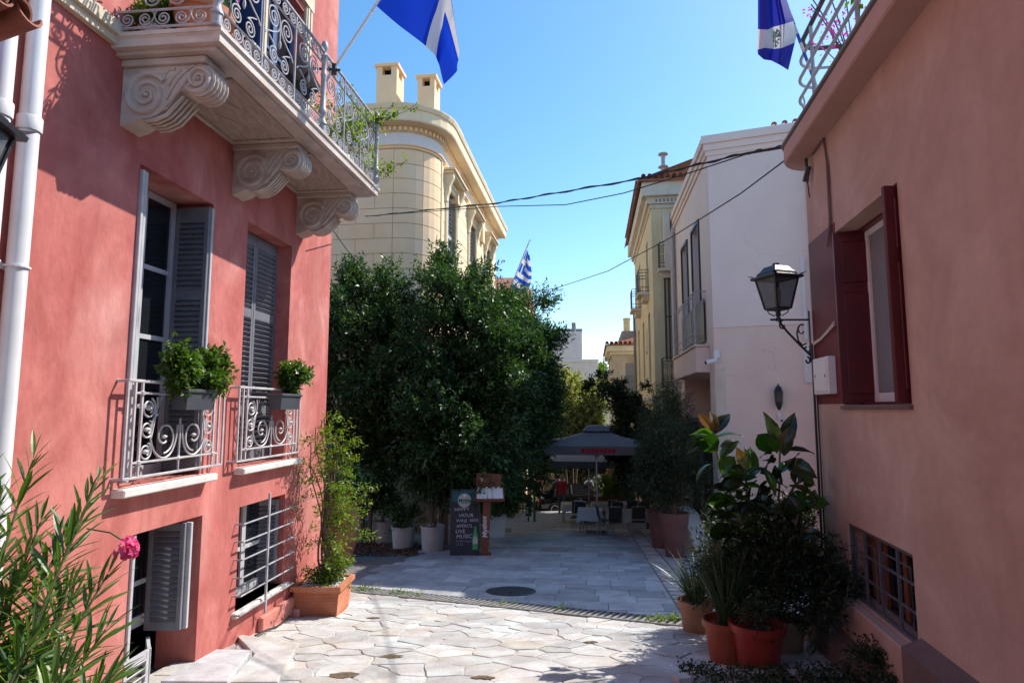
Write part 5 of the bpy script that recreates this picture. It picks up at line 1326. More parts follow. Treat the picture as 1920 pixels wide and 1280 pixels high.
# boxed balcony and grilles
q = MB(TR)
for a, b in ((16.05, 18.2), (18.26, 20.5)): q.cbox((a, 0, .92), (b, .34, 1.58), .01)
q.build('balcony_box', M_pinkA, pk)
q = MB(TR); q.cbox((16.0, 0, 1.583), (20.55, .39, 1.64), .01); q.build('balcony_cap', M_yhc, pk)
for a, b in ((16.3, 18.1), (18.3, 20.4)):
    q = MB(TR); n_ = .30
    for z in (1.78, 1.98, 2.98, 3.08): q.tube([(a, n_, z), (b, n_, z)], .016, 5)
    q.tube([(a, 0, 3.08), (a, n_, 3.08), (a, n_, 1.66)], .02, 5); q.tube([(b, n_, 3.08), (b, n_, 1.66)], .02, 5)
    gr_ = q.build('grille', M_iron, pk)
    for k in range(7):
        x = a + (b - a) * (k + .5) / 7; q = MB(TR); q.box((x - .010, n_ - .005, 1.72), (x + .010, n_ + .005, 3.06)); q.build('bar', M_iron, gr_)
    q = MB(TR); q.box((a + .05, .05, 1.75), (b - .05, .06, 2.9)); q.build('screen', M_black, gr_)
# entrance on the far side of the recess
q = MB(TR); q.box((20.5, -.05, -6), (20.58, -.84, -.30)); q.build('door_frame', M_conc, pk)
for n0, n1 in ((-.15, -.38), (-.50, -.78)):
    q = MB(TR); q.box((20.47, n0, -3.9), (20.5, n1, -.45)); q.build('door', M_black, pk)
# pipes at the far end of the street face
q = MB(TR); q.tube([(SEp - .12, .10, -4.5), (SEp - .12, .10, 6.2), (SEp - .12, .02, 6.5)], .085, 12); q.build('drainpipe', M_pinkpipe, pk, True)
q = MB(TR); q.tube([(SEp - .5, .05, -4.5), (SEp - .5, .05, .8)], .04, 8); q.build('drainpipe', M_yhc, pk, True)
q = MB(TR); q.tube([(SEp - .32, .05, -4.5), (SEp - .32, .05, 6.2)], .025, 6); q.build('drainpipe', M_conc, pk, True)
q = MB(TF); q.cbox((.02, -.03, -6), (.26, .012, 1.0), .01); q.build('corner_strip', M_yhc, pk)
# wall lantern on the pink wall
wlp = CW + FDl * 1.42; wlan = thing('wall_lantern', 'small black wall lantern on pale pink wall above the rubber plant', 'wall lamp', (wlp.x, wlp.y, .26), math.atan2(FDl.y, FDl.x)); wlan.scale = (.66, .66, .64)
q = MB(); cx = (0, -.20, 0)
q.lathe([(.02, -.48), (.05, -.44), (.09, -.34), (.125, -.22), (.13, -.2), (.11, -.19)], 8, cx); q.lathe([(.15, .20), (.16, .22), (.12, .27), (.13, .29), (.10, .36), (.05, .42), (.02, .43), (.03, .46), (.004, .50)], 8, cx)
q.box((-.045, -.02, -.36), (.045, .0, .28)); q.tube([(0, -.02, .0), (0, -.08, -.30), (0, -.18, -.36)], .018, 6)
for k in range(6):
    a = k * PI / 3; q.tube([(.115 * math.cos(a), -.2 + .115 * math.sin(a), -.2), (.14 * math.cos(a), -.2 + .14 * math.sin(a), .21)], .012, 4)
q.build('lamp_frame', M_black, wlan)
q = MB(); q.lathe([(.105, -.19), (.132, .2)], 6, cx, False); q.build('glass_pane', M_lampglass, wlan)
q = MB()
for x in (-.04, .04): q.lathe([(.004, -.12), (.02, -.09), (.02, -.02), (.004, .05)], 8, (x, -.24, .0))
q.build('bulb', M_bulb, wlan)
def cctv(label, k, out, z, yaw, s=1.0):
    p = CW + FDl * k + Vector((FDl.y, -FDl.x, 0)) * out; t = thing('security_camera', label, 'security camera', (p.x, p.y, z), math.atan2(FDl.y, FDl.x))
    q = MB(); q.cbox((-.09 * s, -.07 * s, .0), (.05 * s, 0, .22 * s), .008); q.build('junction_box', M_white, t)
    M = Matrix.Rotation(R(yaw), 3, 'Z') @ Matrix.Rotation(R(14), 3, 'X'); q = MB(lambda p: tuple(M @ Vector(p) + Vector((-.02 * s, -.10 * s, -.04 * s))))
    q.prism([(.055 * s * math.cos(a), .055 * s * math.sin(a)) for a in np.linspace(0, 2 * PI, 12, endpoint=False)], -.30 * s, .0, 1); q.build('camera_body', M_white, t)
    q = MB(lambda p: tuple(M @ Vector(p) + Vector((-.02 * s, -.10 * s, -.04 * s)))); q.prism([(.045 * s * math.cos(a), .045 * s * math.sin(a)) for a in np.linspace(0, 2 * PI, 12, endpoint=False)], -.31 * s, -.298 * s, 1); q.build('lens', M_black, t)
cctv('white security camera at corner of pale pink house above recessed entrance', .08, .01, 1.22, -60)
cctv('small white security camera under black wall lantern on pink wall', 1.44, .01, -.22, 10, .6)
q = MB(TF); q.box((2.03, .025, 1.6), (2.12, .06, 3.6)); q.box((2.0, .0, .6), (2.2, .05, 1.5)); q.build('conduit', M_white, pk)
lw = thing('low_wall', 'low beige sloping stone wall beside entrance steps and tall pots', 'wall', (4.35, 14.55, gz(14.55)), RZY)
q = MB(); q.prism([(0, -.3), (2.6, -.6), (2.6, .62), (1.6, .62), (0, .10)], -.14, .14, 1); q.build('wall_body', M_yhc, lw); q = MB(); q.prism([(-.04, .10), (1.6, .62), (2.64, .62), (2.64, .68), (1.58, .68), (-.04, .16)], -.18, .18, 1); q.build('coping', M_sill, lw)

# ------------------------------------------------------------------ yellow house beyond, with balconies facing the camera
AYH = 2.26
yh = thing('yellow_house', 'narrow yellow three storey house with clay tile eave and black iron balconies', 'house', (AYH, 0, 0), RZY)
Y0s, Y1s = 22.49, 31.6
yw = [(24.2, 25.0, 4.5, 6.6, .2), (28.2, 29.0, 4.5, 6.6, .2), (23.9, 24.7, 1.0, 3.7, .2), (26.6, 27.4, 1.0, 3.7, .2), (25.3, 25.6, 2.3, 3.2, .15), (24.2, 25.1, -4.6, -1.6, .2), (29.4, 30.2, 1.0, 3.7, .2)]
mb = MB(TR); mb.wall(Y0s, Y1s, -7, 7.9, yw); mb.add([(Y1s, 0, -7), (Y1s, -7, -7), (Y1s, -7, 7.9), (Y1s, 0, 7.9)], [(0, 1, 2, 3)])
mb.build('wall', M_yh, yh)
# camera-facing wall, local x = Y0s plane; coordinates (k to the right, out to the camera, z)
def TN(p): return (Y0s - p[1], -p[0], p[2])
nw = [(.62, 1.35, 4.98, 7.15, .2), (1.05, 1.9, .72, 3.2, .2)]
mb = MB(TN); mb.wall(0, 7, -7, 7.9, nw); mb.build('near_wall', M_yh, yh)
for tf, lst, nm in ((TR, yw, 0), (TN, nw, 1)):
    for (a, b, z0, z1, d) in lst:
        window(yh, a, b, z0, z1, -d + .06, [], M_shut, tf=tf, glass=M_shut if not nm else M_curt)
        q = MB(tf); q.box((a - .05, 0, z0 - .08), (b + .05, .07, z0 - .005)); q.build('sill', M_yhc, yh)
q = MB(TN); q.box((.40, .0, 5.0), (.44, .5, 7.05)); q.box((.44, .46, 5.0), (.60, .5, 7.05)); q.build('awning_frame', M_yhc, yh)
for tf, L_ in ((TR, (Y0s - .06, Y1s)), (TN, (-.06, 7))):
    q = MB(tf)
    for z0, z1, o in ((7.35, 7.5, .05), (7.5, 7.75, .16), (7.75, 8.25, .34)): q.box((L_[0] if tf is TR else -o, 0, z0), (L_[1], o, z1))
    q.build('cornice', M_yhc, yh)
    q = MB(tf); q.box((L_[0] if tf is TR else -.14, 0, .30), (L_[1], .14, .46)); q.box((L_[0] if tf is TR else -.08, 0, .16), (L_[1], .08, .30)); q.build('string_course', M_yhc, yh)
q = MB(TN)
for k in range(22): q.box((.15 + k * .14, .16, 7.55), (.21 + k * .14, .175, 7.66))
tag(q.build('dentils', M_conc, yh), kind='stuff')
q = MB(TR); q.add([(Y0s - .5, .48, 8.32), (Y1s, .48, 8.32), (Y1s, -4, 9.9), (Y0s - .5, -4, 9.9)], [(0, 1, 2, 3)]); q.box((Y0s - .5, .46, 8.25), (Y1s, .50, 8.31)); q.box((Y0s - .5, -4, 8.25), (Y0s - .46, .46, 8.31)); q.build('roof', M_tile, yh)
for k in range(12): inst(tsrc, yh, (Y0s - .45, .30 - k * .22, 8.36), (R(8), 0, R(90)), (1.1, .8, 1.1), name='roof_tile')
for k in range(30): inst(tsrc, yh, (Y0s + k * .26, .40, 8.34), (R(-14), 0, R(180)), (1.2, .8, 1.1), name='roof_tile')
def far_balcony(parent, tf, a, b, z, out, h, name='balcony'):
    q = MB(tf); q.cbox((a - .05, 0, z - .10), (b + .05, out + .05, z), .01); q.prism([(a, z - .1), (b, z - .1), (b - .15, z - .3), (a + .15, z - .3)], .0, out * .6, 1); sl = q.build(name, M_yhc, parent)
    q = MB(tf); P_ = [(a, 0), (a, out), (b, out), (b, 0)]
    for zz in (z + .06, z + .2, z + h - .12, z + h): q.tube([(x, n_, zz) for x, n_ in P_], .016, 4)
    for i in range(3):
        p, r_ = P_[i], P_[i + 1]; Ln = math.hypot(r_[0] - p[0], r_[1] - p[1]); m = max(2, int(Ln / .13))
        for k in range(m + 1): x, n_ = p[0] + (r_[0] - p[0]) * k / m, p[1] + (r_[1] - p[1]) * k / m; q.tube([(x, n_, z), (x, n_, z + h)], .009, 4)
        for k in range(m):
            if k % 2 == 0 and Ln > .4:
                x, n_ = p[0] + (r_[0] - p[0]) * (k + .5) / m, p[1] + (r_[1] - p[1]) * (k + .5) / m
                if abs(r_[0] - p[0]) > .1:
                    for zz in (z + .35, z + h - .3): q.tube([(x + u, n_, w) for u, w in spiral(0, zz, .11, .03, 1, 1.5, 1, 12)], .010, 4)
    q.build('railing', M_black, sl); return sl
far_balcony(yh, TN, .22, 1.7, 5.0, .45, .95); far_balcony(yh, TN, .24, 1.9, .72, .5, 1.05)
far_balcony(yh, TR, 24.0, 25.2, 4.5, .4, .9); far_balcony(yh, TR, 28.0, 29.2, 4.5, .4, .9)
q = MB(TN)
for x, r_ in ((.42, .035), (.55, .025), (.66, .03)): q.tube([(x, .06, 1.75), (x, .06, 4.9)], r_, 6)
q.tube([(.42, .06, 3.3), (.72, .06, 3.3)], .02, 5); q.tube([(.6, .06, -6), (.6, .06, .3)], .04, 6); q.build('pipes', M_grey, yh)
q = MB(TR); q.tube([(Y1s - .3, .1, -6), (Y1s - .3, .1, 5.0)], .07, 8); q.build('drainpipe', M_conc, yh, True)
q = MB(TN); q.cbox((.35, .0, -.35), (.75, .3, .05), .02); q.build('wall_box', M_grey, yh)
q = MB(TN)
for k in range(14): q.cbox((.0, -.01, -6 + k * .44), (.34 + .12 * (k % 2), .03, -5.58 + k * .44), .01)
q.build('quoin', M_yhc, yh)
q = MB(); q.lathe([(.09, -.6), (.09, .35), (.2, .36), (.2, .39), (.08, .40), (.08, .85), (.19, .86), (.19, .9)], 10); q.build('vent_pipe', M_iron, yh, True, loc=(Y0s + .5, -.55, 8.75))

# ------------------------------------------------------------------ far end of the street
sh = thing('stained_house', 'weathered stained plaster house with clay tile eave and yellow chimney', 'house', (5.85, 36, 0), RZY)
q = MB(); q.box((0, -5, -8), (8, 0, 3.1)); q.build('wall', M_stain, sh)
q = MB(); q.prism([(.0, 3.1), (.1, 3.1), (.3, 3.3), (.3, 3.62), (0, 3.62)], 0, -5, 1); q.box((-.1, -5, 3.1), (8, .1, 3.3)); q.box((-.3, -5.0, 3.3), (8, .3, 3.62)); q.build('cornice', M_yhc, sh)
q = MB(); q.add([(-.4, .42, 3.64), (8, .42, 3.64), (8, -3, 4.6), (.6, -3, 4.6), (-.4, -5, 3.64), (.6, -5, 4.6)], [(0, 1, 2, 3), (0, 3, 5, 4)]); q.build('roof', M_tile, sh)
for k in range(12): inst(tsrc, sh, (-.38, .3 - k * .26, 3.68), (R(14), 0, R(90)), (1.3, 1, 1.3), name='roof_tile')
q = MB(); q.box((.5, -6, 3.6), (6, -.6, 4.55)); q.build('parapet', M_conc, sh)
q = MB(); q.lathe([(.22, 0), (.22, .8), (.25, .82), (.25, .9), (.2, .9)], 14); q.build('chimney', M_yh, sh, True, loc=(1.2, -.95, 4.5))
q = MB(); q.tube([(0, 0, 0), (0, 0, 2.2)], .02, 5); q.tube([(-.3, 0, 1.9), (.3, 0, 1.95)], .012, 4); q.tube([(-.2, 0, 1.6), (.2, 0, 1.65)], .012, 4); q.build('antenna', M_iron, sh, loc=(1.3, -1.5, 4.5))
def TS(p): return (-p[1], -p[0], p[2])
far_balcony(sh, TS, .5, 1.9, .75, .6, 1.1); far_balcony(sh, lambda p: (p[0], p[1], p[2]), .3, 1.6, 1.9, .5, 1.1)
q = MB(TS); q.box((.75, .005, .8), (1.5, .02, 2.6)); q.build('balcony_door', M_shut, sh)
q = MB(lambda p: p)
for z in (-3, -1.5): q.box((1, .005, z), (2, .03, z + 1.2))
q.build('window', M_shut, sh)
oh = thing('ochre_house', 'ochre wall and clay tile eave glimpsed behind trees under the striped flag', 'house', (-4.6, 36, 0), RZY)
q = MB(); q.box((0, 0, -8), (9, 8, 6.6)); q.build('wall', M_yh, oh); q = MB(); q.prism([(-.4, 6.65), (9.4, 6.65), (7, 8.0), (2, 8.0)], -.4, 8, 1); q.build('roof', M_tile, oh)
oh.location = (.10 - .0, 35.5, 0); 
wb = thing('white_building', 'flat roofed white building with grey lower storey at street end', 'building', (5.35, 47, 0), RZY)
q = MB(); q.box((0, 0, 3.7), (8, 9, 5.85)); q.build('upper_wall', M_frieze, wb)
q = MB(); q.box((.02, -1.1, -9), (8, 8.9, 3.5)); q.build('lower_wall', M_conc2 if 'M_conc2' in globals() else M_frieze, wb)
q = MB(); q.box((-.1, -1.2, 3.5), (8, 9.1, 3.7)); q.build('ledge', M_white, wb)
q = MB()
for y in (.15,): q.box((-.02, -.75, -.2), (.01, -.15, 2.0))
q.build('window', M_shut, wb); q = MB(); q.box((.5, .5, 5.85), (3, .8, 6.6)); q.box((2.0, .0, 5.85), (2.05, 3.0, 6.3)); q.build('roof_shed', M_conc, wb)
for i, (u, v, Y, w, h, m, lab) in enumerate(((1127, 690, 95, 2.2, 14, M_frieze, 'small white block on the far hillside left of hillside houses'), (1138, 700, 105, 2.4, 14, M_pinkA, 'small pinkish block on the far hillside beside white block'), (1150, 694, 120, 3.0, 16, M_conc, 'small grey block on the far hillside beside tile eave'), (1122, 735, 70, 1.6, 12, M_yhc, 'cream house low in the gap at street end'), (1140, 752, 66, 2.0, 9, M_yh, 'buff house low in the gap beside dark creeper'))):
    p = at(u, v, Y); t = thing('hillside_house', lab, 'house', (p.x, p.y, p.z), R(8 + 5 * i), 'houses on the far hillside')
    q = MB(); q.box((-w / 2, 0, -h), (w / 2, 3, 0)); q.build('wall', m, t); q = MB(); q.box((-w / 2 - .1, -.1, 0), (w / 2 + .1, 3.1, .2)); q.build('roof', M_conc if i % 2 else M_tile, t)
    for k in range(2):
        for j in range(3): q = MB(); q.box((-w * .3 + k * w * .4, -.03, -1.4 - j * 2.6), (-w * .3 + k * w * .4 + w * .2, .0, -.5 - j * 2.6)); q.build('window', M_shut, t)
tree('plane_tree', 'sunlit yellow green tree at the far end of the street', (2.9, 31, gz(31)), [(0, 0, 3.8), (.6, .2, 4.2), (-.6, 0, 4.4)],
     [ell(1060, 730, 31, 40, 38, 1.6), ell(1095, 770, 31, 36, 50, 1.6), ell(1040, 768, 31, 36, 50, 1.6), ell(1080, 793, 30.6, 44, 31, 1.5), ell(1030, 720, 31.3, 20, 24, .8), ell(1110, 773, 30.8, 22, 30, .8)], 230, .34, 18, 9, .15, .075, L_far, droop=.2)
tree('roadside_shrub', 'small bright green shrub in gap at the street end', (7.4, 56, gz(50)), [(0, 0, 6)], [ell(1126, 705, 56, 10, 20, .8)], 30, .4, 14, 8, .22, .1, L_vine)
lowh = thing('low_tiled_house', 'low house with clay tile roof half hidden behind the dark trees', 'house', (-2.4, 28, 0), RZY)
q = MB(); q.box((0, -3.4, -7), (5, 2, .5)); q.build('wall', M_yh, lowh); lowh.location = (-3.2, 27.6, 0)
q = MB(); q.add([(-.5, -4.1, .62), (5, -4.1, .62), (5, -.5, 2.4), (-.5, -.5, 2.4)], [(0, 1, 2, 3)]); q.box((-.5, -4.1, .5), (5, -4.0, .6)); q.build('roof', M_tile, lowh)
for k in range(14): inst(tsrc, lowh, (.0 + k * .3, -3.9, .72), (R(-20), 0, R(180)), (1.4, 1.2, 1.3), name='roof_tile')
# ------------------------------------------------------------------ near house on the right
M_sal = pmat('salmon_plaster', (.54, .37, .305), (.48, .32, .26), 1.1, .9, .35, 24, c3=(.52, .36, .30), s3=.5, spec=.12, patch=(1.0, .09), streak=.05)
M_salc = pmat('salmon_cornice', (.50, .33, .28), (.45, .29, .24), 2, .85, .2, 50, spec=.15)
M_dred = pmat('dark_red_paint', (.15, .014, .018), (.12, .010, .014), 2.5, .55, .1, 60)
M_mar = pmat('maroon_shutter', (.10, .010, .016), (.075, .008, .012), 4, .4, .05, 80)
M_ledge = pmat('worn_ledge', (.17, .11, .10), (.13, .085, .08), 4, .9, .3, 40)
M_grille = pmat('grey_grille', (.12, .12, .14), (.09, .09, .105), 8, .5)
AR, BR = 2.3, .172
RZR = math.atan2(1, BR)
rh = thing('salmon_house', 'salmon pink house in shade with maroon window shutters and roof terrace', 'house', (AR, 0, 0), RZR)
WR = (4.95, 6.42, .03, 1.83, .34); BB = (5.12, 6.55, -1.86, -1.15, .16)
mb = MB(TR); mb.wall(-4, 7.33, -4.2, 3.0, [WR, BB])
mb.add([(7.33, 0, -4.2), (7.33, -6, -4.2), (7.33, -6, 3), (7.33, 0, 3)], [(0, 1, 2, 3)]); mb.add([(-4, 0, -4.2), (-4, -6, -4.2), (-4, -6, 3), (-4, 0, 3)], [(3, 2, 1, 0)]); mb.add([(-4, -6, -4.2), (7.33, -6, -4.2), (7.33, -6, 3), (-4, -6, 3)], [(3, 2, 1, 0)])
mb.build('wall', M_sal, rh)
q = MB(TR); q.box((4.5, -.7, -2.4), (7.0, -.72, 2.2)); q.build('room_dark_backing', M_dark, rh)  # dark sheet in place of the unlit room
def rpath(o, n=6):
    c = (7.33 - .12, -.12); r_ = .12 + o
    return [(-4, o)] + [(c[0] + r_ * math.sin(a), c[1] + r_ * math.cos(a)) for a in np.linspace(0, PI / 2, n)] + [(7.33 + o, -6)]
def rsweep(mb, prof):
    rings = [[(s, n, z) for s, n in rpath(o)] for o, z in prof]; k = len(rings[0]); vs = [p for r_ in rings for p in r_]
    mb.add(vs, [(i * k + j, i * k + j + 1, (i + 1) * k + j + 1, (i + 1) * k + j) for i in range(len(rings) - 1) for j in range(k - 1)])
q = MB(TR); rsweep(q, [(.0, 2.92), (.235, 2.935), (.25, 2.95), (.25, 3.12), (.235, 3.13), (-.2, 3.135)]); q.build('cornice', M_salc, rh)
q = MB(TR); rsweep(q, [(.15, 3.14), (.27, 3.142), (.275, 3.165), (.26, 3.175), (.0, 3.178)]); q.build('gutter', M_conc, rh)
q = MB(TR); q.box((-4, -6, 3.0), (7.2, -.02, 3.1)); q.build('terrace_floor', M_conc, rh)
# painted red field, shutters, window
q = MB(TR); q.box((6.42, 0, .045), (7.325, .005, 1.94)); q.build('red_field', M_dred, rh)
q = MB(TR); q.box((7.33, 0.0, .045), (7.335, -.5, 1.94)); q.build('red_field', M_dred, rh)
window(rh, 5.02, 6.36, .06, 1.80, -.26, [], M_pipe, tf=TR, fw=.055, glass=M_curt)
q = MB(TR); q.box((4.96, -.30, .03), (5.02, -.2, 1.82)); q.box((6.36, -.30, .03), (6.42, -.2, 1.82)); q.box((4.96, -.30, 1.80), (6.42, -.2, 1.83)); q.box((4.96, -.3, .03), (6.42, -.15, .06)); q.build('window_frame', M_mar, rh)
def panel_shutter(parent, w, h, loc, rot):
    q = MB(); q.cbox((0, -.022, 0), (w, .022, h), .006); o = q.build('shutter', M_mar, parent, loc=loc, rot=rot)
    for z0, z1 in ((.1, h * .64), (h * .70, h - .1)):
        for y in (-1, 1):
            q = MB(); q.cbox((.07, y * .018, z0), (w - .07, y * .034, z1), .01); q.build('panel', M_mar, o)
    return o
panel_shutter(rh, .40, 1.77, (6.415, .03, .045), (0, 0, R(-97)))          # far leaf folded into the far reveal
panel_shutter(rh, .36, 1.77, (4.985, .10, .045), (0, 0, R(-82)))         # near leaf standing out of the near reveal
q = MB(TR); q.cbox((4.93, -.33, -.01), (6.46, .035, .026), .006); q.build('sill', M_ledge, rh)
# basement window with grille
q = MB(TR); q.box((5.14, -.16, -1.84), (6.53, -.14, -1.17)); q.build('pane', M_glass, rh)
for x0_, x1_ in ((5.55, 5.62), (5.95, 6.02), (6.1, 6.3)): q = MB(TR); q.box((x0_, -.138, -1.8), (x1_, -.122, -1.22)); q.build('inner_board', M_wood, rh)
gb = MB(TR); gb.box((5.12, -.05, -1.185), (6.55, -.02, -1.15)); gb.box((5.12, -.05, -1.86), (6.55, -.02, -1.83)); gb.box((5.12, -.05, -1.83), (5.15, -.02, -1.185)); gb.box((6.52, -.05, -1.83), (6.55, -.02, -1.185)); gbo = gb.build('window_grille', M_grille, rh)
for x in (5.48, 5.85, 6.2): q = MB(TR); q.box((x - .012, -.045, -1.83), (x + .012, -.022, -1.185)); q.build('bar', M_grille, gbo)
for z in (-1.40, -1.62): q = MB(TR); q.box((5.15, -.040, z - .010), (6.52, -.026, z + .010)); q.build('bar', M_grille, gbo)
for (a, b) in ((5.25, 5.78), (5.95, 6.42)):
    q = MB(TR); q.tube([(a, -.03, -1.76), (b, -.03, -1.76), (b, -.03, -1.28), (a, -.03, -1.28)], .010, 4, closed=True); q.build('bar', M_grille, gbo)
# plinths and ledges
q = MB(TR); q.prism([(0, -4.2), (.15, -4.2), (.15, -1.83), (.0, -1.76)], -4, 5.06, 0); q.build('plinth', M_ledge, rh)
q = MB(TR); q.cbox((5.07, 0, -4.2), (6.6, .10, -1.88), .01); q.build('window_apron', M_sal, rh)
q = MB(TR); q.prism([(.1, -4.2), (.28, -4.2), (.28, -2.26), (.1, -2.20)], 5.07, 7.3, 0); q.build('plinth', M_ledge, rh)
q = MB(TR); q.cbox((6.62, .0, -4.2), (7.36, .16, -1.74), .012); q.build('pier', M_ledge, rh)
# white meter box
q = MB(TR); q.cbox((6.60, .004, .15), (7.10, .09, .55), .008); mbx = q.build('meter_box', M_white, rh)
q = MB(TR); q.cbox((6.63, .09, .18), (7.06, .097, .52), .004); q.build('box_door', M_white, mbx)
q = MB(TR); q.box((6.67, .097, .33), (6.69, .10, .36)); q.box((7.00, .097, .34), (7.02, .10, .37)); q.build('latch', M_black, mbx)
# conduits and cable down the wall
q = MB(TR); q.tube([(6.95, .02, 2.90), (6.55, .02, 2.92), (6.48, .02, 2.6), (6.47, .02, 1.98), (6.58, .02, 1.80)], .012, 5); q.tube([(6.50, .02, 2.6), (6.51, .02, 1.98), (6.62, .02, 1.72)], .009, 5); q.build('conduit', M_ledge, rh)
q = MB(TR); q.tube([(7.25, .03, .75), (7.0, .02, .78), (6.75, .02, .84), (6.5, .03, .90)], .008, 4); q.tube([(7.25, .03, .73), (7.0, .02, .765), (6.75, .02, .82), (6.5, .03, .87)], .008, 4); q.build('cable', M_yhc, rh)
q = MB(TR); q.tube([(7.30, .03, .75), (7.31, .03, -1.6)], .014, 6); q.tube([(7.22, .025, .6), (7.22, .025, -3)], .010, 5); q.build('conduit', M_black, rh)
q = MB(TR); q.tube([(7.05, .06, 2.9), (7.05, .06, 2.62)], .018, 6); q.tube([(7.00, .05, 2.78), (7.10, .07, 2.64)], .03, 6); q.tube([(7.05, .06, 2.62), (7.03, .05, 2.42)], .008, 4); q.build('cable_clamp', M_black, rh)
# terrace railing with a rounded corner
def tr_pt(o): c = (6.68 - .18, .12 - .18); return c
rr_ = []
def rail_path(o, z):
    c = (6.72, -.10); r_ = .22 + o
    return [(-4, .12 + o, z)] + [(c[0] + r_ * math.sin(a), c[1] + r_ * math.cos(a), z) for a in np.linspace(0, PI / 2, 7)] + [(6.94 + o, -3.5, z)]
mbp = MB(TR); mbp.tube(rail_path(0, 4.18), .026, 8); tr_ = mbp.build('terrace_railing', M_grey, rh, True)
M_blueiron = pmat('blue_grey_iron', (.42, .46, .52), (.36, .40, .46), 6, .45)
for z, o in ((3.95, .03), (3.72, .05), (3.48, .06), (3.26, .04)): q = MB(TR); q.tube(rail_path(o, z), .018, 6); q.build('rail', M_blueiron, tr_, True)
for s in (6.45, 5.2, 3.9, 2.6, 1.3, 0): q = MB(TR); q.tube([(s, .12, 3.15), (s, .12, 4.18)], .020, 6); q.build('baluster', M_blueiron, tr_)
for n_ in (-.6, -1.9, -3.2): q = MB(TR); q.tube([(6.94, n_, 3.1), (6.94, n_, 4.18)], .018, 6); q.build('baluster', M_blueiron, tr_)
for z in (3.28, 3.5): q = MB(TR); q.tube([(6.75, .15, z - .1), (6.86, .12, z - .08), (6.92, .08, z + .02), (6.86, .12, z + .1), (6.78, .14, z + .05)], .010, 5); q.build('scroll', M_blueiron, tr_)
# plants on the terrace
def rw(s, n, z):
    c, q_ = math.cos(RZR), math.sin(RZR); return Vector((AR + c * s - q_ * n, q_ * s + c * n, z))
tpn = thing('terrace_plant', 'sunlit leafy potted plant behind the roof terrace railing', 'potted plant', rw(5.2, -.25, 3.12))
q = MB(); q.lathe(pot_prof(.12, .17, .26, .05), 14); q.build('pot', M_terra, tpn, True)
parts = [crown_vf([(0, 0, .5, .35, .5, .25), (.3, .7, .25, .25, .4, .2), (-.2, -.6, .6, .3, .5, .3)], 70, .09, 8, 7, .065, .045, .12)[:2]]; foliage('foliage', join_vf(parts), L_vine, tpn)
tpb = thing('bougainvillea_plant', 'thin purple flowered plant reaching over roof terrace railing', 'plant', rw(5.9, -.1, 3.12))
q = MB(); parts = []
for k in range(12):
    e = np.array([random.uniform(-.35, .3), random.uniform(-.1, .6), random.uniform(.6, 1.5)]); pts = [e * t_ + np.array([0, 0, .1 * math.sin(PI * t_)]) for t_ in np.linspace(0, 1, 8)]
    q.tube([tuple(p) for p in pts], .006, 4, False); B = np.array(pts)[3:]; parts.append(twig_leaves(B, rdir(len(B)), .1, 4, .035, .025))
q.build('stem', M_bark, tpb); foliage('leaves', join_vf(parts), L_mag, tpb)
# flag 2 on the striped pole
M_flag2 = bpy.data.materials.new('blue_flag_with_emblem'); M_flag2.use_nodes = True
def emblem_cols(t, L, u, v):
    w = band(t, L, v, .66, .13)
    mx = nd(t, 'ShaderNodeMixRGB'); L(w, mx.inputs[0]); mx.inputs[1].default_value = (.035, .045, .42, 1); mx.inputs[2].default_value = (.75, .75, .78, 1)
    d = mth(t, L, 'ADD', mth(t, L, 'POWER', mth(t, L, 'SUBTRACT', u, .55), 2), mth(t, L, 'POWER', mth(t, L, 'SUBTRACT', v, .66), 2)); e_ = mth(t, L, 'LESS_THAN', d, .012)
    nz = nd(t, 'ShaderNodeTexNoise', Scale=26.0); uvn = nd(t, 'ShaderNodeUVMap'); L(uvn.outputs[0], nz.inputs['Vector']); g = mth(t, L, 'GREATER_THAN', nz.outputs['Fac'], .46)
    m2 = nd(t, 'ShaderNodeMixRGB'); L(mth(t, L, 'MULTIPLY', e_, g), m2.inputs[0]); L(mx.outputs[0], m2.inputs[1]); m2.inputs[2].default_value = (.08, .14, .12, 1); return m2.outputs[0]
flag_mat(M_flag2, emblem_cols)
f2 = thing('flag', 'limp frayed blue and white flag with dark emblem on striped pole at roof terrace', 'flag', at(1532, 166, 6.55))
b2 = at(1532, 166, 6.55); tp2 = at(1446, -70, 6.45); dv = tp2 - b2
for k in range(14):
    q = MB(); q.tube([dv * (k / 14), dv * ((k + 1) / 14)], .017, 7, True); q.build('pole_segment', M_blue if k % 2 else M_white, f2)
M_flagblue = pmat('flag_pole_blue', (.02, .10, .50), rough=.4)
for ch in f2.children:
    if ch.data.materials[0] == M_blue: ch.data.materials[0] = M_flagblue
rowsL = [[(1425, -60), (1432, -60), (1448, -62), (1460, -60), (1470, -62)], [(1421, 0), (1436, -2), (1448, 0), (1462, -4), (1474, -2)], [(1421, 50), (1440, 52), (1450, 46), (1472, 40), (1487, 36)], [(1420, 92), (1434, 86), (1452, 88), (1468, 84), (1493, 70)], [(1421, 102), (1432, 112), (1446, 114), (1462, 122), (1478, 132)]]
wav = (.0, -.09, .07, -.06, .02)
def f2_fn(u, v):
    x = v * 4; i = min(int(x), 3); f_ = x - i
    def P(k):
        y = u * 4; j = min(int(y), 3); g = y - j; a, b_ = [at(*rowsL[k][m], 6.42 + wav[m] * (1 + .2 * k)) for m in (j, j + 1)]; return a.lerp(b_, g * g * (3 - 2 * g))
    return P(i).lerp(P(i + 1), f_) - b2
cloth('cloth', f2_fn, 32, 28, M_flag2, f2)

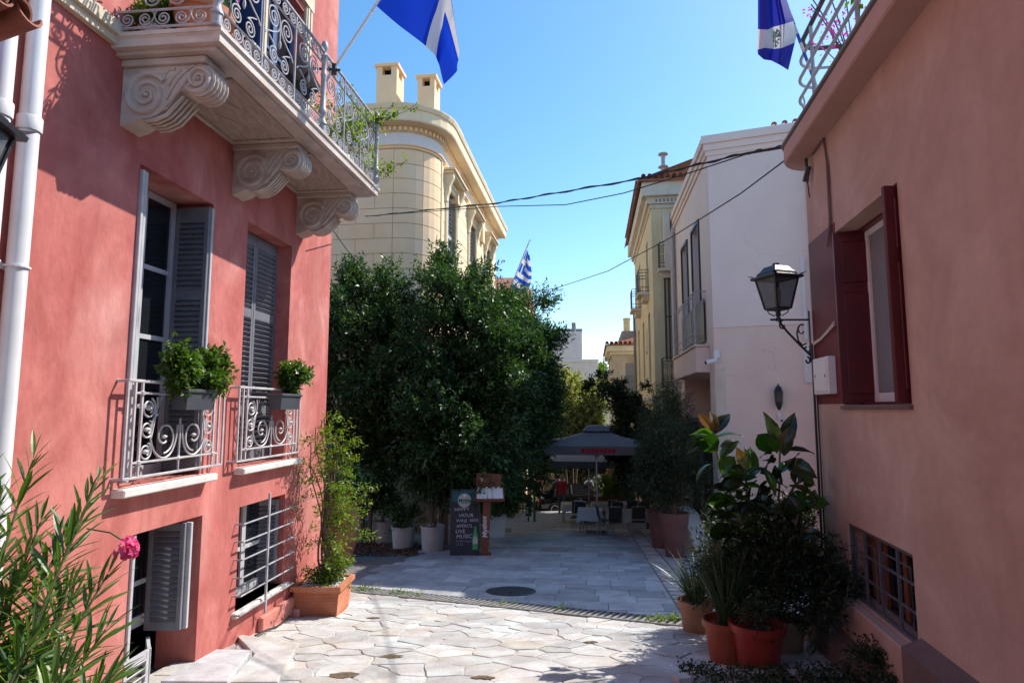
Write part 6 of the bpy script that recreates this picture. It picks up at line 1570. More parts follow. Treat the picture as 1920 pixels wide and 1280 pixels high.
# street lantern on the corner
ln = lantern('large black street lantern on scrolled bracket at corner of salmon house', at(1459, 586, 7.2), RZR + R(28), .80)
lc = at(1459, 586, 7.2); q = MB(); mnt = rw(7.36, .02, 0); mnt = Vector((mnt.x, mnt.y, 0)) - Vector((lc.x, lc.y, 0))
inv = Matrix.Rotation(-(RZR + R(28)), 3, 'Z')
def LQ(t_, z): p = inv @ (mnt * t_); return (p.x, p.y, z)
q.tube([LQ(-.25, -.085), LQ(1.0, -.075)], .013, 5); q.tube([LQ(0, -.06), LQ(.0, -.10)], .03, 8); q.tube([LQ(.98, .03), LQ(.98, -.58)], .014, 5); q.tube([LQ(.0, -.09), LQ(.25, -.22), LQ(.6, -.36), LQ(.97, -.50)], .014, 5)
for (cx, cz, r0, a0, d, tn) in ((.12, -.15, .055, 90, 1, .8), (.72, -.20, .07, 60, 1, .75), (.86, -.42, .055, 40, -1, .8), (.86, -.56, .045, 90, -1, .8)):
    q.tube([LQ(x / .47 * .47 if False else cx + (x - cx) * 2.0, z) for x, z in spiral(cx, cz, r0, r0 * .45, R(a0), tn, d, 14)], .011, 5)
q.tube([LQ(.62, -.16), LQ(.56, -.24), LQ(.60, -.33), LQ(.72, -.38), LQ(.84, -.36)], .011, 5)
q.build('bracket', M_black, ln, True)
q = MB(); q.lathe([(.012, .06), (.03, .08), (.045, .16), (.05, .22), (.03, .28), (.004, .30)], 10); q.build('bulb', M_bulb, ln, True)
ln2 = lantern('small distant black street lantern on corner of yellow house', at(1208, 792, 21.9), RZY + R(20), .78)
q = MB(); q.tube([(0, 0, -.1), (.2, -.75, -.1)], .02, 5); q.tube([(0, 0, -.08), (0, 0, .0)], .03, 6); q.tube([(.05, -.1, -.12), (.15, -.5, -.3), (.2, -.74, -.4)], .014, 5); q.build('bracket', M_black, ln2)

# ------------------------------------------------------------------ overhead cables
def cable(name_label, pts, r, sag=.0, twist=0):
    P = [Vector(p) for p in pts]; out = []
    for i in range(len(P) - 1):
        for t_ in np.linspace(0, 1, 24, endpoint=(i == len(P) - 2)):
            p = P[i].lerp(P[i + 1], t_); p.z -= sag * 4 * t_ * (1 - t_); out.append(p)
    q = MB(); q.tube(out, r, 5)
    if twist:
        q.tube([p + Vector((0, .02 * math.sin(k * .9), .02 * math.cos(k * .9))) for k, p in enumerate(out)], r * .7, 5)
    return tag(q.build('overhead_cable', M_black, None), name_label, 'cable')
R1 = at(1530, 264, 6.95)
cable('upper twisted black cable crossing the street to the salmon house corner', [at(685, 406, 19.3), at(930, 381, 12.9), at(1190, 337, 9.4), at(1400, 287, 7.7), R1], .012, .0, 1)
cable('lower black cable branching under the twisted cable over the street', [at(690, 405, 19.2), at(936, 387, 12.8), at(1060, 384, 10.9), at(1170, 362, 9.6), at(1290, 325, 8.5), at(1400, 289, 7.7), R1 - Vector((0, 0, .02))], .009)
cable('long thin grey cable from the dark trees up to the salmon house', [at(940, 552, 23), at(1040, 541, 18.5), at(1140, 508, 14.5), at(1262, 443, 11), at(1390, 362, 8.6), at(1482, 293, 7.2)], .010)
cable('thin slack wire hanging from the carved corbel to the dark trees', [at(622, 428, 8.6), at(650, 468, 10.5), at(678, 500, 12.8), at(700, 512, 14.5)], .008)

# ------------------------------------------------------------------ far striped flag
M_flag3 = bpy.data.materials.new('greek_flag'); M_flag3.use_nodes = True
def greek(t, L, u, v):
    st = mth(t, L, 'MODULO', mth(t, L, 'FLOOR', mth(t, L, 'MULTIPLY', v, 9)), 2)   # v from bottom: 0 blue
    ct = mth(t, L, 'MULTIPLY', mth(t, L, 'LESS_THAN', u, .37), mth(t, L, 'GREATER_THAN', v, 4 / 9))
    cr_ = mth(t, L, 'MAXIMUM', band(t, L, u, .185, .037), band(t, L, v, 6.5 / 9, .055))
    m1 = nd(t, 'ShaderNodeMixRGB'); L(ct, m1.inputs[0]); L(st, m1.inputs[1]); L(cr_, m1.inputs[2])
    m2 = nd(t, 'ShaderNodeMixRGB'); L(m1.outputs[0], m2.inputs[0]); m2.inputs[1].default_value = (.02, .12, .62, 1); m2.inputs[2].default_value = (.8, .8, .8, 1); return m2.outputs[0]
flag_mat(M_flag3, greek)
b3 = at(940, 580, 23.0); t3_ = at(991, 456, 22.2); f3 = thing('flag', 'blue and white striped flag with cross on slanting pole above the dark trees', 'flag', b3)
q = MB(); d3 = t3_ - b3; q.tube([d3 * -.25, d3], .025, 6); q.tube([d3 * 1.0, d3 * 1.06], .012, 5); q.tube([d3 * 1.03 + Vector((-.05, 0, 0)), d3 * 1.03 + Vector((.05, 0, 0))], .01, 4); q.build('pole', M_white, f3)
def f3_fn(u, v):
    h = at(958, 538, 22.7).lerp(at(988, 468, 22.25), v); e_ = lerp_path([at(988, 548, 22.4), at(996, 530, 22.4), at(997, 512, 22.4), at(993, 480, 22.3)], v)
    p = h.lerp(e_, u); p.z -= .12 * math.sin(PI * u) * (1 - v); p.y += .10 * math.sin(u * 9 + v * 2); return p - b3
cloth('cloth', f3_fn, 30, 20, M_flag3, f3)
# ------------------------------------------------------------------ terrace of the taverna: umbrellas, tables, chairs
M_canvas = pmat('grey_canvas', (.16, .155, .165), (.13, .125, .135), 3, .85, .1, 120)
M_redlet = pmat('red_lettering', (.42, .012, .025), rough=.7)
M_metal = pmat('silver_metal', (.45, .45, .47), rough=.35, metal=.7)
M_cloth = pmat('beige_tablecloth', (.50, .45, .38), (.44, .39, .33), 3, .85, .1, 150)
M_clothw = pmat('white_tablecloth', (.62, .62, .66), (.56, .56, .60), 3, .85)
M_seat = pmat('dark_rattan', (.02, .02, .024), (.035, .033, .033), 30, .7, .5, 120)
def umbrella(label, c, half, ztop, zedge, rz, lettering=False, group='umbrellas over taverna tables'):
    x, y = c; g = gz(y); t = thing('market_umbrella', label, 'umbrella', (x, y, g), rz, group); zt, ze = ztop - g, zedge - g; val = .26
    q = MB()
    def sq(h, z, sag=0): return [(-h, -h, z), (0, -h, z - sag), (h, -h, z), (h, 0, z - sag), (h, h, z), (0, h, z - sag), (-h, h, z), (-h, 0, z - sag)]
    rings = [sq(.32, zt - .16), sq(half * .55, ze + (zt - .16 - ze) * .44), sq(half, ze)]
    vs = [p for r_ in rings for p in r_]; q.add(vs, [(i * 8 + k, i * 8 + (k + 1) % 8, i * 8 + 8 + (k + 1) % 8, i * 8 + 8 + k) for i in range(2) for k in range(8)])
    can = q.build('canopy', M_canvas, t)
    q = MB(); lo, up = sq(half * .93, ze - val), sq(half, ze); q.add(lo + up, [(k, (k + 1) % 8, 8 + (k + 1) % 8, 8 + k) for k in range(8)]); vl = q.build('valance', M_canvas, can)
    q = MB(); a, b = sq(.42, zt - .13), sq(.06, zt + .05); m = [(p[0] * .7, p[1] * .7, p[2] + .12 + .03 * (i % 2)) for i, p in enumerate(a)]
    q.add(a + m + b, [(i * 8 + k, i * 8 + (k + 1) % 8, i * 8 + 8 + (k + 1) % 8, i * 8 + 8 + k) for i in range(2) for k in range(8)]); q.build('vent_cap', M_canvas, can)
    q = MB(); q.tube([(0, 0, 0), (0, 0, zt)], .03, 8); q.build('pole', M_metal, t)
    q = MB(); q.cbox((-.35, -.35, 0), (.35, .35, .07), .02); q.build('base', M_conc, t)
    for k in range(8):
        p = sq(half, ze)[k]; r_ = MB(); r_.tube([(0, 0, zt - .18), (p[0] * .97, p[1] * .97, p[2] - .02)], .012, 4); rb = r_.build('rib', M_metal, t)
        s_ = MB(); s_.tube([(0, 0, zt - .95), (p[0] * .5, p[1] * .5, (zt - .2 + ze) / 2 - .05)], .014, 4); s_.build('strut', M_metal, rb)
    if lettering:
        x0 = -.48
        for k, w in enumerate((.12, .05, .11, .11, .13, .10, .11, .11, .12)):
            q = MB(); y0 = -half * .965 - .012; z0, z1 = ze - .20, ze - .06; yb_ = lambda z: -half * (.93 + .07 * (z - ze + val) / val) - .006
            def qd(xa, xb, za, zb): q.add([(xa, yb_(za), za), (xb, yb_(za), za), (xb, yb_(zb), zb), (xa, yb_(zb), zb)], [(0, 1, 2, 3)])
            qd(x0, x0 + w - .012, z0 + .012 * (k % 2), z1 - .014 * (k % 3))
            if False:
                if k % 2 == 0: qd(x0 + .035, x0 + w - .02, z1 - .03, z1)
                qd(x0 + .035, x0 + w - .02, z0, z0 + .03) if k % 3 else qd(x0 + .035, x0 + w - .02, (z0 + z1) / 2 - .015, (z0 + z1) / 2 + .015)
                qd(x0 + w - .045, x0 + w - .012, z0, z1 - .03)
            q.build('lettering', M_redlet, can); x0 += w + .005
    return t
umbrella('grey umbrella with red lettering on its front valance, nearest of the umbrellas', (2.62, 19.5), 1.62, -.56, -1.08, R(-6), True)
umbrella('grey umbrella standing behind the one with red lettering', (2.95, 24.2), 1.5, -1.35, -1.92, R(-8))
umbrella('small grey umbrella top farthest down the street', (4.3, 27.3), 1.1, -.80, -1.35, R(-4))
def table(x, y, w, d, label, mat, drop=.32, rz=0.0):
    g = gz(y); t = thing('cafe_table', 'small taverna table under ' + label, 'table', (x, y, g), rz, 'taverna tables')
    q = MB(); q.cbox((-w / 2, -d / 2, .70), (w / 2, d / 2, .735), .005); q.build('table_top', M_wood2, t)
    for sx in (-1, 1):
        for sy in (-1, 1): q = MB(); q.tube([(sx * (w / 2 - .05), sy * (d / 2 - .05), 0), (sx * (w / 2 - .05), sy * (d / 2 - .05), .70)], .018, 5); q.build('leg', M_metal, t)
    c = thing_mesh_cloth(w, d, drop, mat); c.location = (x, y, g + .738); c.rotation_euler = (0, 0, rz); tag(c, label, 'tablecloth', 'tablecloths on the taverna tables'); return t
def thing_mesh_cloth(w, d, drop, mat):
    q = MB(); n = 8; pts = []
    def edge(i): 
        t_ = i / (4 * n) * 4; k = int(t_) % 4; f_ = t_ - int(t_)
        cs = [(-w / 2, -d / 2), (w / 2, -d / 2), (w / 2, d / 2), (-w / 2, d / 2)]; a, b = cs[k], cs[(k + 1) % 4]; return (a[0] + (b[0] - a[0]) * f_, a[1] + (b[1] - a[1]) * f_)
    N = 4 * n; top = [edge(i) for i in range(N)]; vs = [(x * 1.01, y * 1.01, 0) for x, y in top]
    for i, (x, y) in enumerate(top):
        cor = (i % n in (0,)) ; k = 1.06 + .02 * math.sin(i * 2.1) + (.05 if cor else 0); vs.append((x * k, y * k, -drop * (1.25 if cor else 1 + .05 * math.sin(i * 1.7))))
    q.add(vs, [tuple(range(N))] + [(N + i, N + (i + 1) % N, (i + 1) % N, i) for i in range(N)]); return q.build('tablecloth', mat, None)
table(2.45, 19.9, .75, .75, 'white cloth with beige skirt on the table left of umbrella pole', M_clothw, .30, R(-8)); table(3.30, 19.3, .85, .75, 'beige cloth on the table right of umbrella pole', M_cloth, .30, R(-6)); table(4.15, 19.2, .8, .75, 'beige cloth on the table beside the tall brown pots', M_cloth, .28, R(-6))
table(2.30, 24.0, .8, .8, 'pale cloth on the farther table beside the black car', M_clothw, .25); table(3.5, 24.3, .8, .8, 'white cloth on the farther table behind the umbrella pole', M_clothw, .25); table(4.6, 24.4, .8, .8, 'white cloth on the farther table before the bright green planter', M_clothw, .25)
def chair_proto():
    t = thing('bistro_chair', 'x', 'chair', (0, 0, 0), 0, 'metal chairs at the taverna tables')
    for sx in (-1, 1):
        q = MB(); q.tube([(sx * .20, -.20, 0), (sx * .20, -.19, .45)], .013, 6); q.build('leg', M_metal, t)
        q = MB(); q.tube([(sx * .21, .23, 0), (sx * .205, .20, .45), (sx * .20, .25, .72), (sx * .19, .29, .90)], .013, 6); q.build('leg', M_metal, t)
        q = MB(); q.tube([(sx * .2, -.19, .22), (sx * .2, .21, .22)], .009, 5); q.build('stretcher', M_metal, t)
    q = MB(); q.cbox((-.22, -.21, .44), (.22, .21, .475), .01); q.build('seat', M_seat, t)
    q = MB(); q.prism([(.245, .55), (.305, .90), (.285, .905), (.225, .55)], -.19, .19, 0); q.build('backrest', M_seat, t)
    q = MB(); q.tube([(-.19, .29, .90), (0, .31, .92), (.19, .29, .90)], .013, 6); q.build('top_rail', M_metal, t)
    return t
c0 = chair_proto()
for i, (x, y, rz, lab) in enumerate(((2.87, 19.25, 92, 'silver framed chair between the left and middle front tables'), (3.02, 18.75, 180, 'silver framed chair with its back to the camera at the middle front table'), (3.75, 18.9, 175, 'silver framed chair between middle table and tall pots'), (2.15, 20.5, -20, 'dark chair behind the leftmost front table'), (3.4, 20.1, 0, 'dark chair behind the middle front table'), (4.25, 20.0, 5, 'dark chair behind the right front table'),
        (2.4, 23.2, 175, 'chair at the farther table beside the black car'), (2.9, 24.0, 90, 'chair between the two farther left tables'), (3.7, 23.5, 185, 'chair at the farther table right behind umbrella pole'), (4.5, 23.6, 170, 'chair at the farther table before the green planter'))):
    o = c0 if i == 0 else copy_tree(c0); o.location = (x, y, gz(y)); o.rotation_euler = (0, 0, R(rz)); o['label'] = lab

# ------------------------------------------------------------------ tall pots and shrubs on the right
M_potb = pmat('brown_plastic_pot', (.17, .085, .075), (.14, .07, .06), 3, .55)
L_dk = leafmat('olive_leaf', (.018, .03, .014), (.04, .06, .028), (.09, .11, .06), .2, .5, spec=.3)
L_cyp = leafmat('cypress_leaf', (.03, .06, .012), (.06, .10, .02), (.10, .14, .04), .25, .5)
def tall_pot(p, label, h, r_, ells, leaf, n, lab_cat='potted plant', trunk=1.2):
    t = thing('tall_potted_tree', label, lab_cat, (p[0], p[1], gz(p[1])), .3)
    q = MB(); q.lathe([(r_ * .62, 0), (r_ * .66, .02), (r_ * .93, h * .70), (r_ * .95, h * .72), (r_ * .985, h * .74), (r_ * 1.04, h), (r_ * .95, h), (r_ * .9, h - .08)], 28); q.build('pot', M_potb, t, True)
    q = MB(); q.lathe([(r_ * .92, h - .09), (.02, h - .07)], 16); q.build('soil', M_soil, t)
    q = MB(); limb(q, (0, 0, h - .1), (.05, .02, h + trunk), .05, .03, .05)
    V, F, C = crown_vf([(e[0] - p[0], e[1] - p[1], e[2] - gz(p[1]), *e[3:]) for e in ells], n, .20, 18, 9, .07, .022, .24, droop=.0); foliage('foliage', (V, F), leaf, t)
    for i in range(0, len(C), 3): limb(q, (.05, .02, h + trunk * .9), tuple(C[i]), .018, .005, .1)
    q.build('trunk', M_bark, t); return t
tall_pot((3.62, 14.15), 'tall brown tapered pot with dark olive tree, nearer the camera', .98, .31, [ell(1258, 860, 14.2, 44, 60, .6), ell(1275, 905, 14.2, 44, 40, .6), ell(1235, 900, 14.2, 30, 50, .5), ell(1292, 860, 14.4, 22, 60, .5), ell(1212, 862, 14.6, 14, 40, .4)], L_dk, 120, trunk=1.0)
tall_pot((3.72, 15.9), 'tall brown tapered pot with dark shrub, behind the nearer tall pot', .95, .31, [ell(1222, 880, 15.8, 32, 70, .6), ell(1240, 820, 15.8, 36, 50, .6), ell(1200, 900, 15.8, 20, 40, .5)], L_dk, 90, trunk=1.0)
tree('juniper_tree', 'bright feathery juniper tree against yellow house beside pink drainpipe', (4.75, 18.4, gz(18.4)), [(0, 0, 3.2)], [ell(1256, 785, 18.3, 30, 44, .7), ell(1240, 750, 18.3, 20, 16, .4), ell(1262, 740, 18.4, 16, 26, .4), ell(1250, 830, 18.2, 40, 40, .7), ell(1228, 800, 18.2, 20, 30, .5)], 90, .22, 16, 12, .06, .016, L_cyp, .28, cat='tree')
vt = tree('creeper_tree', 'dark climbing creeper with long arms at corner of yellow house', (4.55, 21.4, gz(21.4)), [(0, 0, 3.5)], [ell(1183, 800, 21.3, 20, 56, .8), ell(1172, 765, 21.3, 18, 20, .5), ell(1150, 738, 21.3, 11, 14, .4), ell(1138, 712, 21.3, 7, 14, .3), ell(1131, 694, 21.3, 6, 10, .3), ell(1118, 726, 21.3, 18, 7, .3), ell(1200, 735, 21.5, 14, 12, .3), ell(1165, 720, 21.3, 5, 24, .2), ell(1186, 870, 21.2, 24, 40, .8), ell(1160, 830, 21.2, 22, 30, .6)], 150, .17, 16, 9, .11, .06, L_dk, .2, cat='creeper')
tree('added_dark_tree', 'added dark tree mass in place of shade at street end behind the people', (3.6, 41, gz(41)), [(0, 0, 3.6), (-1.6, 0, 3.4), (1.4, 0, 3.4)], [ell(1010, 850, 41, 50, 40, 1.4), ell(1060, 850, 41, 50, 34, 1.4), ell(1110, 840, 41, 50, 34, 1.4), ell(1150, 850, 41, 36, 40, 1.4)], 150, .5, 18, 9, .2, .09, L_tree, .4)  # crown added to darken the street end where shade lies
hd = thing('added_dark_hedge', 'added dark hedge in place of shade at street end behind the black car', 'hedge', (3.5, 43, gz(43)))  # foliage added as a dark mass for the shaded street end
V, F, C = crown_vf([(k * 1.3 - 4, 0, 1.3, .9, .6, 1.3) for k in range(8)], 110, .45, 16, 9, .2, .09, .35); foliage('foliage', (V, F), L_tree, hd)
q = MB()
for k in range(8): q.tube([(k * 1.3 - 4, 0, 0), (k * 1.3 - 4, 0, 1.4)], .04, 5)
q.build('trunk', M_bark, hd)
# bright planter in sun at the back, kiosk behind it
bpn = at(1152, 905, 27.5); bx_ = thing('planter_hedge', 'bright sunlit green plants in long planter behind the tables', 'potted plant', (bpn.x, 27.5, gz(27.5)), RZY - R(90))
q = MB(); q.cbox((-.9, -.25, 0), (.9, .25, .9), .02); q.build('planter_box', M_wood2, bx_)
V, F, C = crown_vf([(-.35, 0, 1.25, .45, .3, .35), (.35, 0, 1.4, .4, .3, .5)], 50, .16, 14, 8, .12, .05, .2); foliage('foliage', (V, F), L_vine, bx_)
kp = at(1163, 890, 30.5); kb = thing('kiosk', 'orange cabinet with pale poster behind the bright planter', 'kiosk', (kp.x, 30.5, gz(30.5)), RZY - R(90))
M_or = pmat('orange_panel', (.55, .20, .03), (.45, .15, .02), 4, .5)
q = MB(); q.cbox((-.6, -.3, 0), (.6, .3, 2.0), .02); q.cbox((-.66, -.36, 2.0), (.66, .36, 2.1), .02); q.build('cabinet', M_or, kb); q = MB(); q.box((-.35, -.32, 1.35), (.35, -.305, 1.85)); q.build('poster', M_white, kb); q = MB(); q.box((-.5, -.31, .3), (.5, -.303, 1.2)); q.build('door', M_wood2, kb)
# sign stand, white planter on the left kerb
wpp = gat(928, 1008); wp = thing('white_planter', 'tall white square planter with leafy shrub behind the menu stand', 'planter', (wpp.x + .05, wpp.y + .25, gz(wpp.y + .25)), .2)
q = MB(); loft_sq(q, [(.19, 0), (.23, .62), (.25, .62), (.25, .70), (.21, .70), (.20, .64)]); q.build('planter_box', M_white, wp); q = MB(); q.box((-.2, -.2, .55), (.2, .2, .645)); q.build('soil', M_soil, wp)
V, F, C = crown_vf([(0, 0, 1.0, .42, .4, .36), (.35, .3, 1.25, .4, .4, .45)], 50, .16, 14, 9, .10, .045, .2); foliage('foliage', (V, F), L_bush, wp)
sp_ = thing('sign_post', 'green post with black hanging sign at the left kerb', 'sign', (gat(992, 958).x, 24.2, gz(24.2)), 0)
q = MB(); q.tube([(0, 0, 0), (0, 0, 1.5)], .05, 8); q.build('post', pmat('green_paint', (.05, .20, .10), rough=.5), sp_); q = MB(); q.box((-.34, -.04, .25), (-.12, .0, 1.05)); q.cbox((-.40, -.12, 0), (-.05, .12, .05), .01); q.tube([(-.23, 0, .05), (-.23, 0, 1.1)], .03, 6); q.build('stand', M_black, sp_); q = MB(); q.box((-.33, -.048, .35), (-.23, -.042, .6)); q.build('notice', M_cloth, sp_)

# ------------------------------------------------------------------ black car
car = thing('parked_car', 'black car parked across the far end of street behind the tables', 'car', (2.95, 31.5, gz(31.5)), RZY - R(62))
M_car = pmat('black_car_paint', (.012, .013, .016), rough=.12, spec=.6, coat=.8)
M_tyre = pmat('tyre_rubber', (.02, .02, .02), (.03, .03, .03), 10, .9); M_rim = pmat('alloy', (.5, .5, .52), rough=.3, metal=.9); M_head = pmat('headlamp_glass', (.6, .62, .65), rough=.08, spec=.7); M_tail = pmat('tail_lamp', (.35, .01, .01), rough=.15)
secs = [(-2.05, .62, .30, .62, .70), (-1.95, .78, .22, .70, .84), (-1.4, .86, .20, .86, .93), (-.6, .88, .20, .88, .97), (.5, .88, .20, .88, .97), (1.3, .87, .20, .86, .95), (1.9, .80, .24, .76, .86), (2.05, .66, .34, .62, .72)]
q = MB(); k = 10; vs = []
for x, w, z0, wz, z1 in secs: vs += [(x, -w * .9, z0), (x, -w, z0 + .12), (x, -w, z1 - .22), (x, -w * .95, z1 - .06), (x, -w * .80, z1), (x, w * .80, z1), (x, w * .95, z1 - .06), (x, w, z1 - .22), (x, w, z0 + .12), (x, w * .9, z0)]
q.add(vs, [(i * k + j, i * k + (j + 1) % k, (i + 1) * k + (j + 1) % k, (i + 1) * k + j) for i in range(len(secs) - 1) for j in range(k)] + [tuple(range(k))[::-1], tuple(range((len(secs) - 1) * k, len(secs) * k))]); body = q.build('body', M_car, car, True)
q = MB(); cab = [(-1.75, .70, .92), (-1.15, .60, 1.40), (-.3, .60, 1.46), (.45, .60, 1.40), (1.05, .70, .95)]; vs = []
for x, w, z in cab: vs += [(x, -w, z), (x, w, z)]
lowp = [(-1.75, .76, .92), (1.05, .76, .95)]
q.add([(-1.15, -.6, 1.40), (-.3, -.6, 1.46), (.45, -.6, 1.40), (.45, .6, 1.40), (-.3, .6, 1.46), (-1.15, .6, 1.40), (-1.15, -.57, 1.36), (.45, -.57, 1.36), (.45, .57, 1.36), (-1.15, .57, 1.36)], [(0, 1, 4, 5), (1, 2, 3, 4), (0, 6, 7, 2, 1), (3, 8, 9, 5, 4), (9, 6, 0, 5), (7, 8, 3, 2)]); q.build('roof', M_car, car)
def pane4(pts): q = MB(); q.add(pts, [(0, 1, 2, 3), (3, 2, 1, 0)][:1]); q.build('window', M_glass, car)
pane4([(1.05, -.70, .93), (1.05, .70, .93), (.46, .58, 1.385), (.46, -.58, 1.385)]); pane4([(-1.75, .70, .90), (-1.75, -.70, .90), (-1.16, -.58, 1.385), (-1.16, .58, 1.385)])
for s_ in (-1, 1):
    pane4([(-1.6, s_ * .80, .94), (-.38, s_ * .80, .95), (-.36, s_ * .605, 1.43), (-1.15, s_ * .605, 1.38)]); pane4([(-.32, s_ * .80, .95), (.98, s_ * .80, .95), (.45, s_ * .605, 1.38), (-.30, s_ * .605, 1.43)])
    q = MB(); q.tube([(1.05, s_ * .76, .93), (.45, s_ * .605, 1.39)], .035, 5); q.tube([(-.35, s_ * .80, .95), (-.33, s_ * .61, 1.43)], .03, 5); q.tube([(-1.7, s_ * .76, .92), (-1.15, s_ * .605, 1.39)], .06, 5); tag(q.build('window_trim', M_car, car), kind='stuff')
    q = MB(); q.cbox((.80, s_ * .84, .95), (.95, s_ * 1.0, 1.08), .03); q.build('mirror', M_car, car)
    q = MB(); q.cbox((1.90, s_ * .45, .55), (2.04, s_ * .74, .70), .03); q.build('headlight', M_head, car); q = MB(); q.cbox((-2.05, s_ * .45, .60), (-1.93, s_ * .74, .76), .03); q.build('tail_light', M_tail, car)
    for xw in (-1.3, 1.3):
        rot = Matrix.Rotation(R(90), 3, 'X'); q = MB(lambda p: tuple(rot @ Vector(p) + Vector((xw, s_ * .80, .31)))); q.lathe([(.19, -.1), (.29, -.1), (.315, -.06), (.315, .06), (.29, .1), (.19, .1)], 22); wh = q.build('wheel', M_tyre, car, True)
        q = MB(lambda p: tuple(rot @ Vector(p) + Vector((xw, s_ * .80, .31)))); q.lathe([(.19, -.09), (.20, -.105), (.06, -.07), (.05, .07), (.20, .105), (.19, .09)], 14); q.build('rim', M_rim, wh)
q = MB(); q.box((2.03, -.26, .42), (2.07, .26, .53)); q.build('number_plate', M_white, car); q = MB(); q.box((1.98, -.4, .56), (2.055, .4, .64)); q.build('front_grille', M_grey, car)

# ------------------------------------------------------------------ people
M_skin = pmat('skin', (.50, .27, .18), rough=.55)
def person(label, px, Y, h, yaw, shirt, trous, hair, stride=.12, bag=None, skirt=False, arms=.12, shortsl=True):
    p = at(px, 900, Y); t = thing('person', label, 'person', (p.x, Y, gz(Y)), R(yaw), 'people at the far end of the street'); k = h / 1.75
    V = [(0, 0, .95), (0, .0, 1.12), (0, -.01, 1.30), (0, 0, 1.44), (0, .01, 1.54), (0, -.01, 1.62), (0, -.01, 1.70)]; rad = [.155, .14, .165, .14, .058, .088, .082]; E = [(0, 1), (1, 2), (2, 3), (3, 4), (4, 5), (5, 6)]
    def chain(start, pts):
        prev = start
        for (q_, r_) in pts: V.append(q_); rad.append(r_); E.append((prev, len(V) - 1)); prev = len(V) - 1
    for s_ in (-1, 1):
        st = stride * s_
        chain(0, [((s_ * .09, 0, .90), .105), ((s_ * .10, -st * .5 - .02, .50), .068), ((s_ * .10, st * -1.0 + .03, .09), .046), ((s_ * .11, st * -1.0 - .13, .035), .038)])
        chain(3, [((s_ * .19, 0, 1.40), .065), ((s_ * (.24 + arms * .3), .02 + st * .3, 1.13), .045), ((s_ * (.25 + arms * .4), st * .8 - .06, .90), .034), ((s_ * (.25 + arms * .4), st * .8 - .08, .81), .032)])
    me = bpy.data.meshes.new('body'); me.from_pydata([tuple(c * k for c in v) for v in V], E, []); o = bpy.data.objects.new('body', me); COL.objects.link(o)
    m = o.modifiers.new('skin', 'SKIN'); sv = me.skin_vertices[0].data if me.skin_vertices else None
    if sv is None: me.attributes.new  # never reached in 4.5
    for i, r_ in enumerate(rad): sv[i].radius = (r_ * k, r_ * k * (.72 if i in (0, 1, 2, 3) else 1)); sv[i].use_root = (i == 0)
    s2 = o.modifiers.new('sub', 'SUBSURF'); s2.levels = 1; s2.render_levels = 1; bpy.context.view_layer.update()
    nm = bpy.data.meshes.new_from_object(o.evaluated_get(bpy.context.evaluated_depsgraph_get())); bpy.data.objects.remove(o); nm.name = 'body'
    b = link(bpy.data.objects.new('body', nm), t); nm.materials.clear()
    sm_, tm_ = shirt, trous
    for mt in (M_skin, sm_, tm_, M_black): nm.materials.append(mt)
    for f_ in nm.polygons:
        c = f_.center / k; ar = abs(c.x) > .20
        f_.material_index = (0 if c.z > 1.49 else (0 if ar and c.z < 1.16 else (3 if c.z < .085 else (1 if c.z > .93 else (0 if (not shortsl and c.z < .5) else 2)))))
    nm.polygons.foreach_set('use_smooth', [True] * len(nm.polygons))
    q = MB(); vs = []; n = 12
    for j in range(6):
        a = PI / 2 * j / 5
        for i in range(n): th = 2 * PI * i / n; vs.append((.098 * math.cos(a) * math.cos(th) * k, (.105 * math.cos(a) * math.sin(th) + .01) * k, (1.665 + .115 * math.sin(a)) * k - (.06 * k if (j == 0 and math.sin(th) > -.2) else 0)))
    q.add(vs, [(j * n + i, j * n + (i + 1) % n, (j + 1) * n + (i + 1) % n, (j + 1) * n + i) for j in range(5) for i in range(n)]); q.build('hair', hair, t, True)
    q = MB(); q.lathe([(.003, .0), (.012, .01), (.003, .035)], 5, (0, -.095 * k, 1.635 * k))
    q.build('nose', M_skin, t)
    if bag: q = MB(); q.cbox((-.15 * k, .11, 1.02 * k), (.15 * k, .27, 1.44 * k), .05); q.tube([(-.10 * k, .13, 1.42 * k), (-.11 * k, -.1, 1.40 * k), (-.11 * k, -.12, 1.2 * k)], .02, 5); q.tube([(.10 * k, .13, 1.42 * k), (.11 * k, -.1, 1.40 * k), (.11 * k, -.12, 1.2 * k)], .02, 5); q.build('backpack', bag, t)
    if skirt: q = MB(); q.lathe([(.15 * k, .98 * k), (.2 * k, .8 * k), (.25 * k, .5 * k)], 14, cap=False); q.build('skirt', trous, t, True)
    return t
C_ = lambda n, c: pmat(n, c, rough=.85)
S_red, S_lb, S_blk, S_gry, S_bei, S_nav, S_wht, S_org = C_('red_shirt', (.45, .015, .03)), C_('light_blue_shirt', (.30, .42, .72)), C_('black_clothes', (.02, .02, .025)), C_('grey_clothes', (.12, .11, .12)), C_('beige_dress', (.55, .42, .30)), C_('navy_clothes', (.025, .03, .07)), C_('white_shirt', (.7, .7, .72)), C_('orange_top', (.5, .10, .05))
H_dk, H_lt = C_('dark_hair', (.025, .018, .014)), C_('fair_hair', (.35, .24, .12))
person('man in red shirt and grey trousers walking with back to the camera', 1053, 28.5, 1.78, 180, S_red, S_gry, H_lt, .14)
person('person in light blue shirt with dark backpack beside the red shirted man', 1046, 31.0, 1.80, 176, S_lb, S_nav, H_dk, .10, S_nav)
person('woman in pale sleeveless dress walking beside the black car', 1058, 33.5, 1.72, 20, S_bei, S_bei, H_dk, .08, None, True)
person('person in white shirt with dark bag behind the black car', 1104, 35.5, 1.75, 175, S_wht, S_nav, H_dk, .05, S_nav)
person('person in black clothes, leftmost of the group under trees', 1008, 31.0, 1.70, 170, S_blk, S_blk, H_dk, .08)
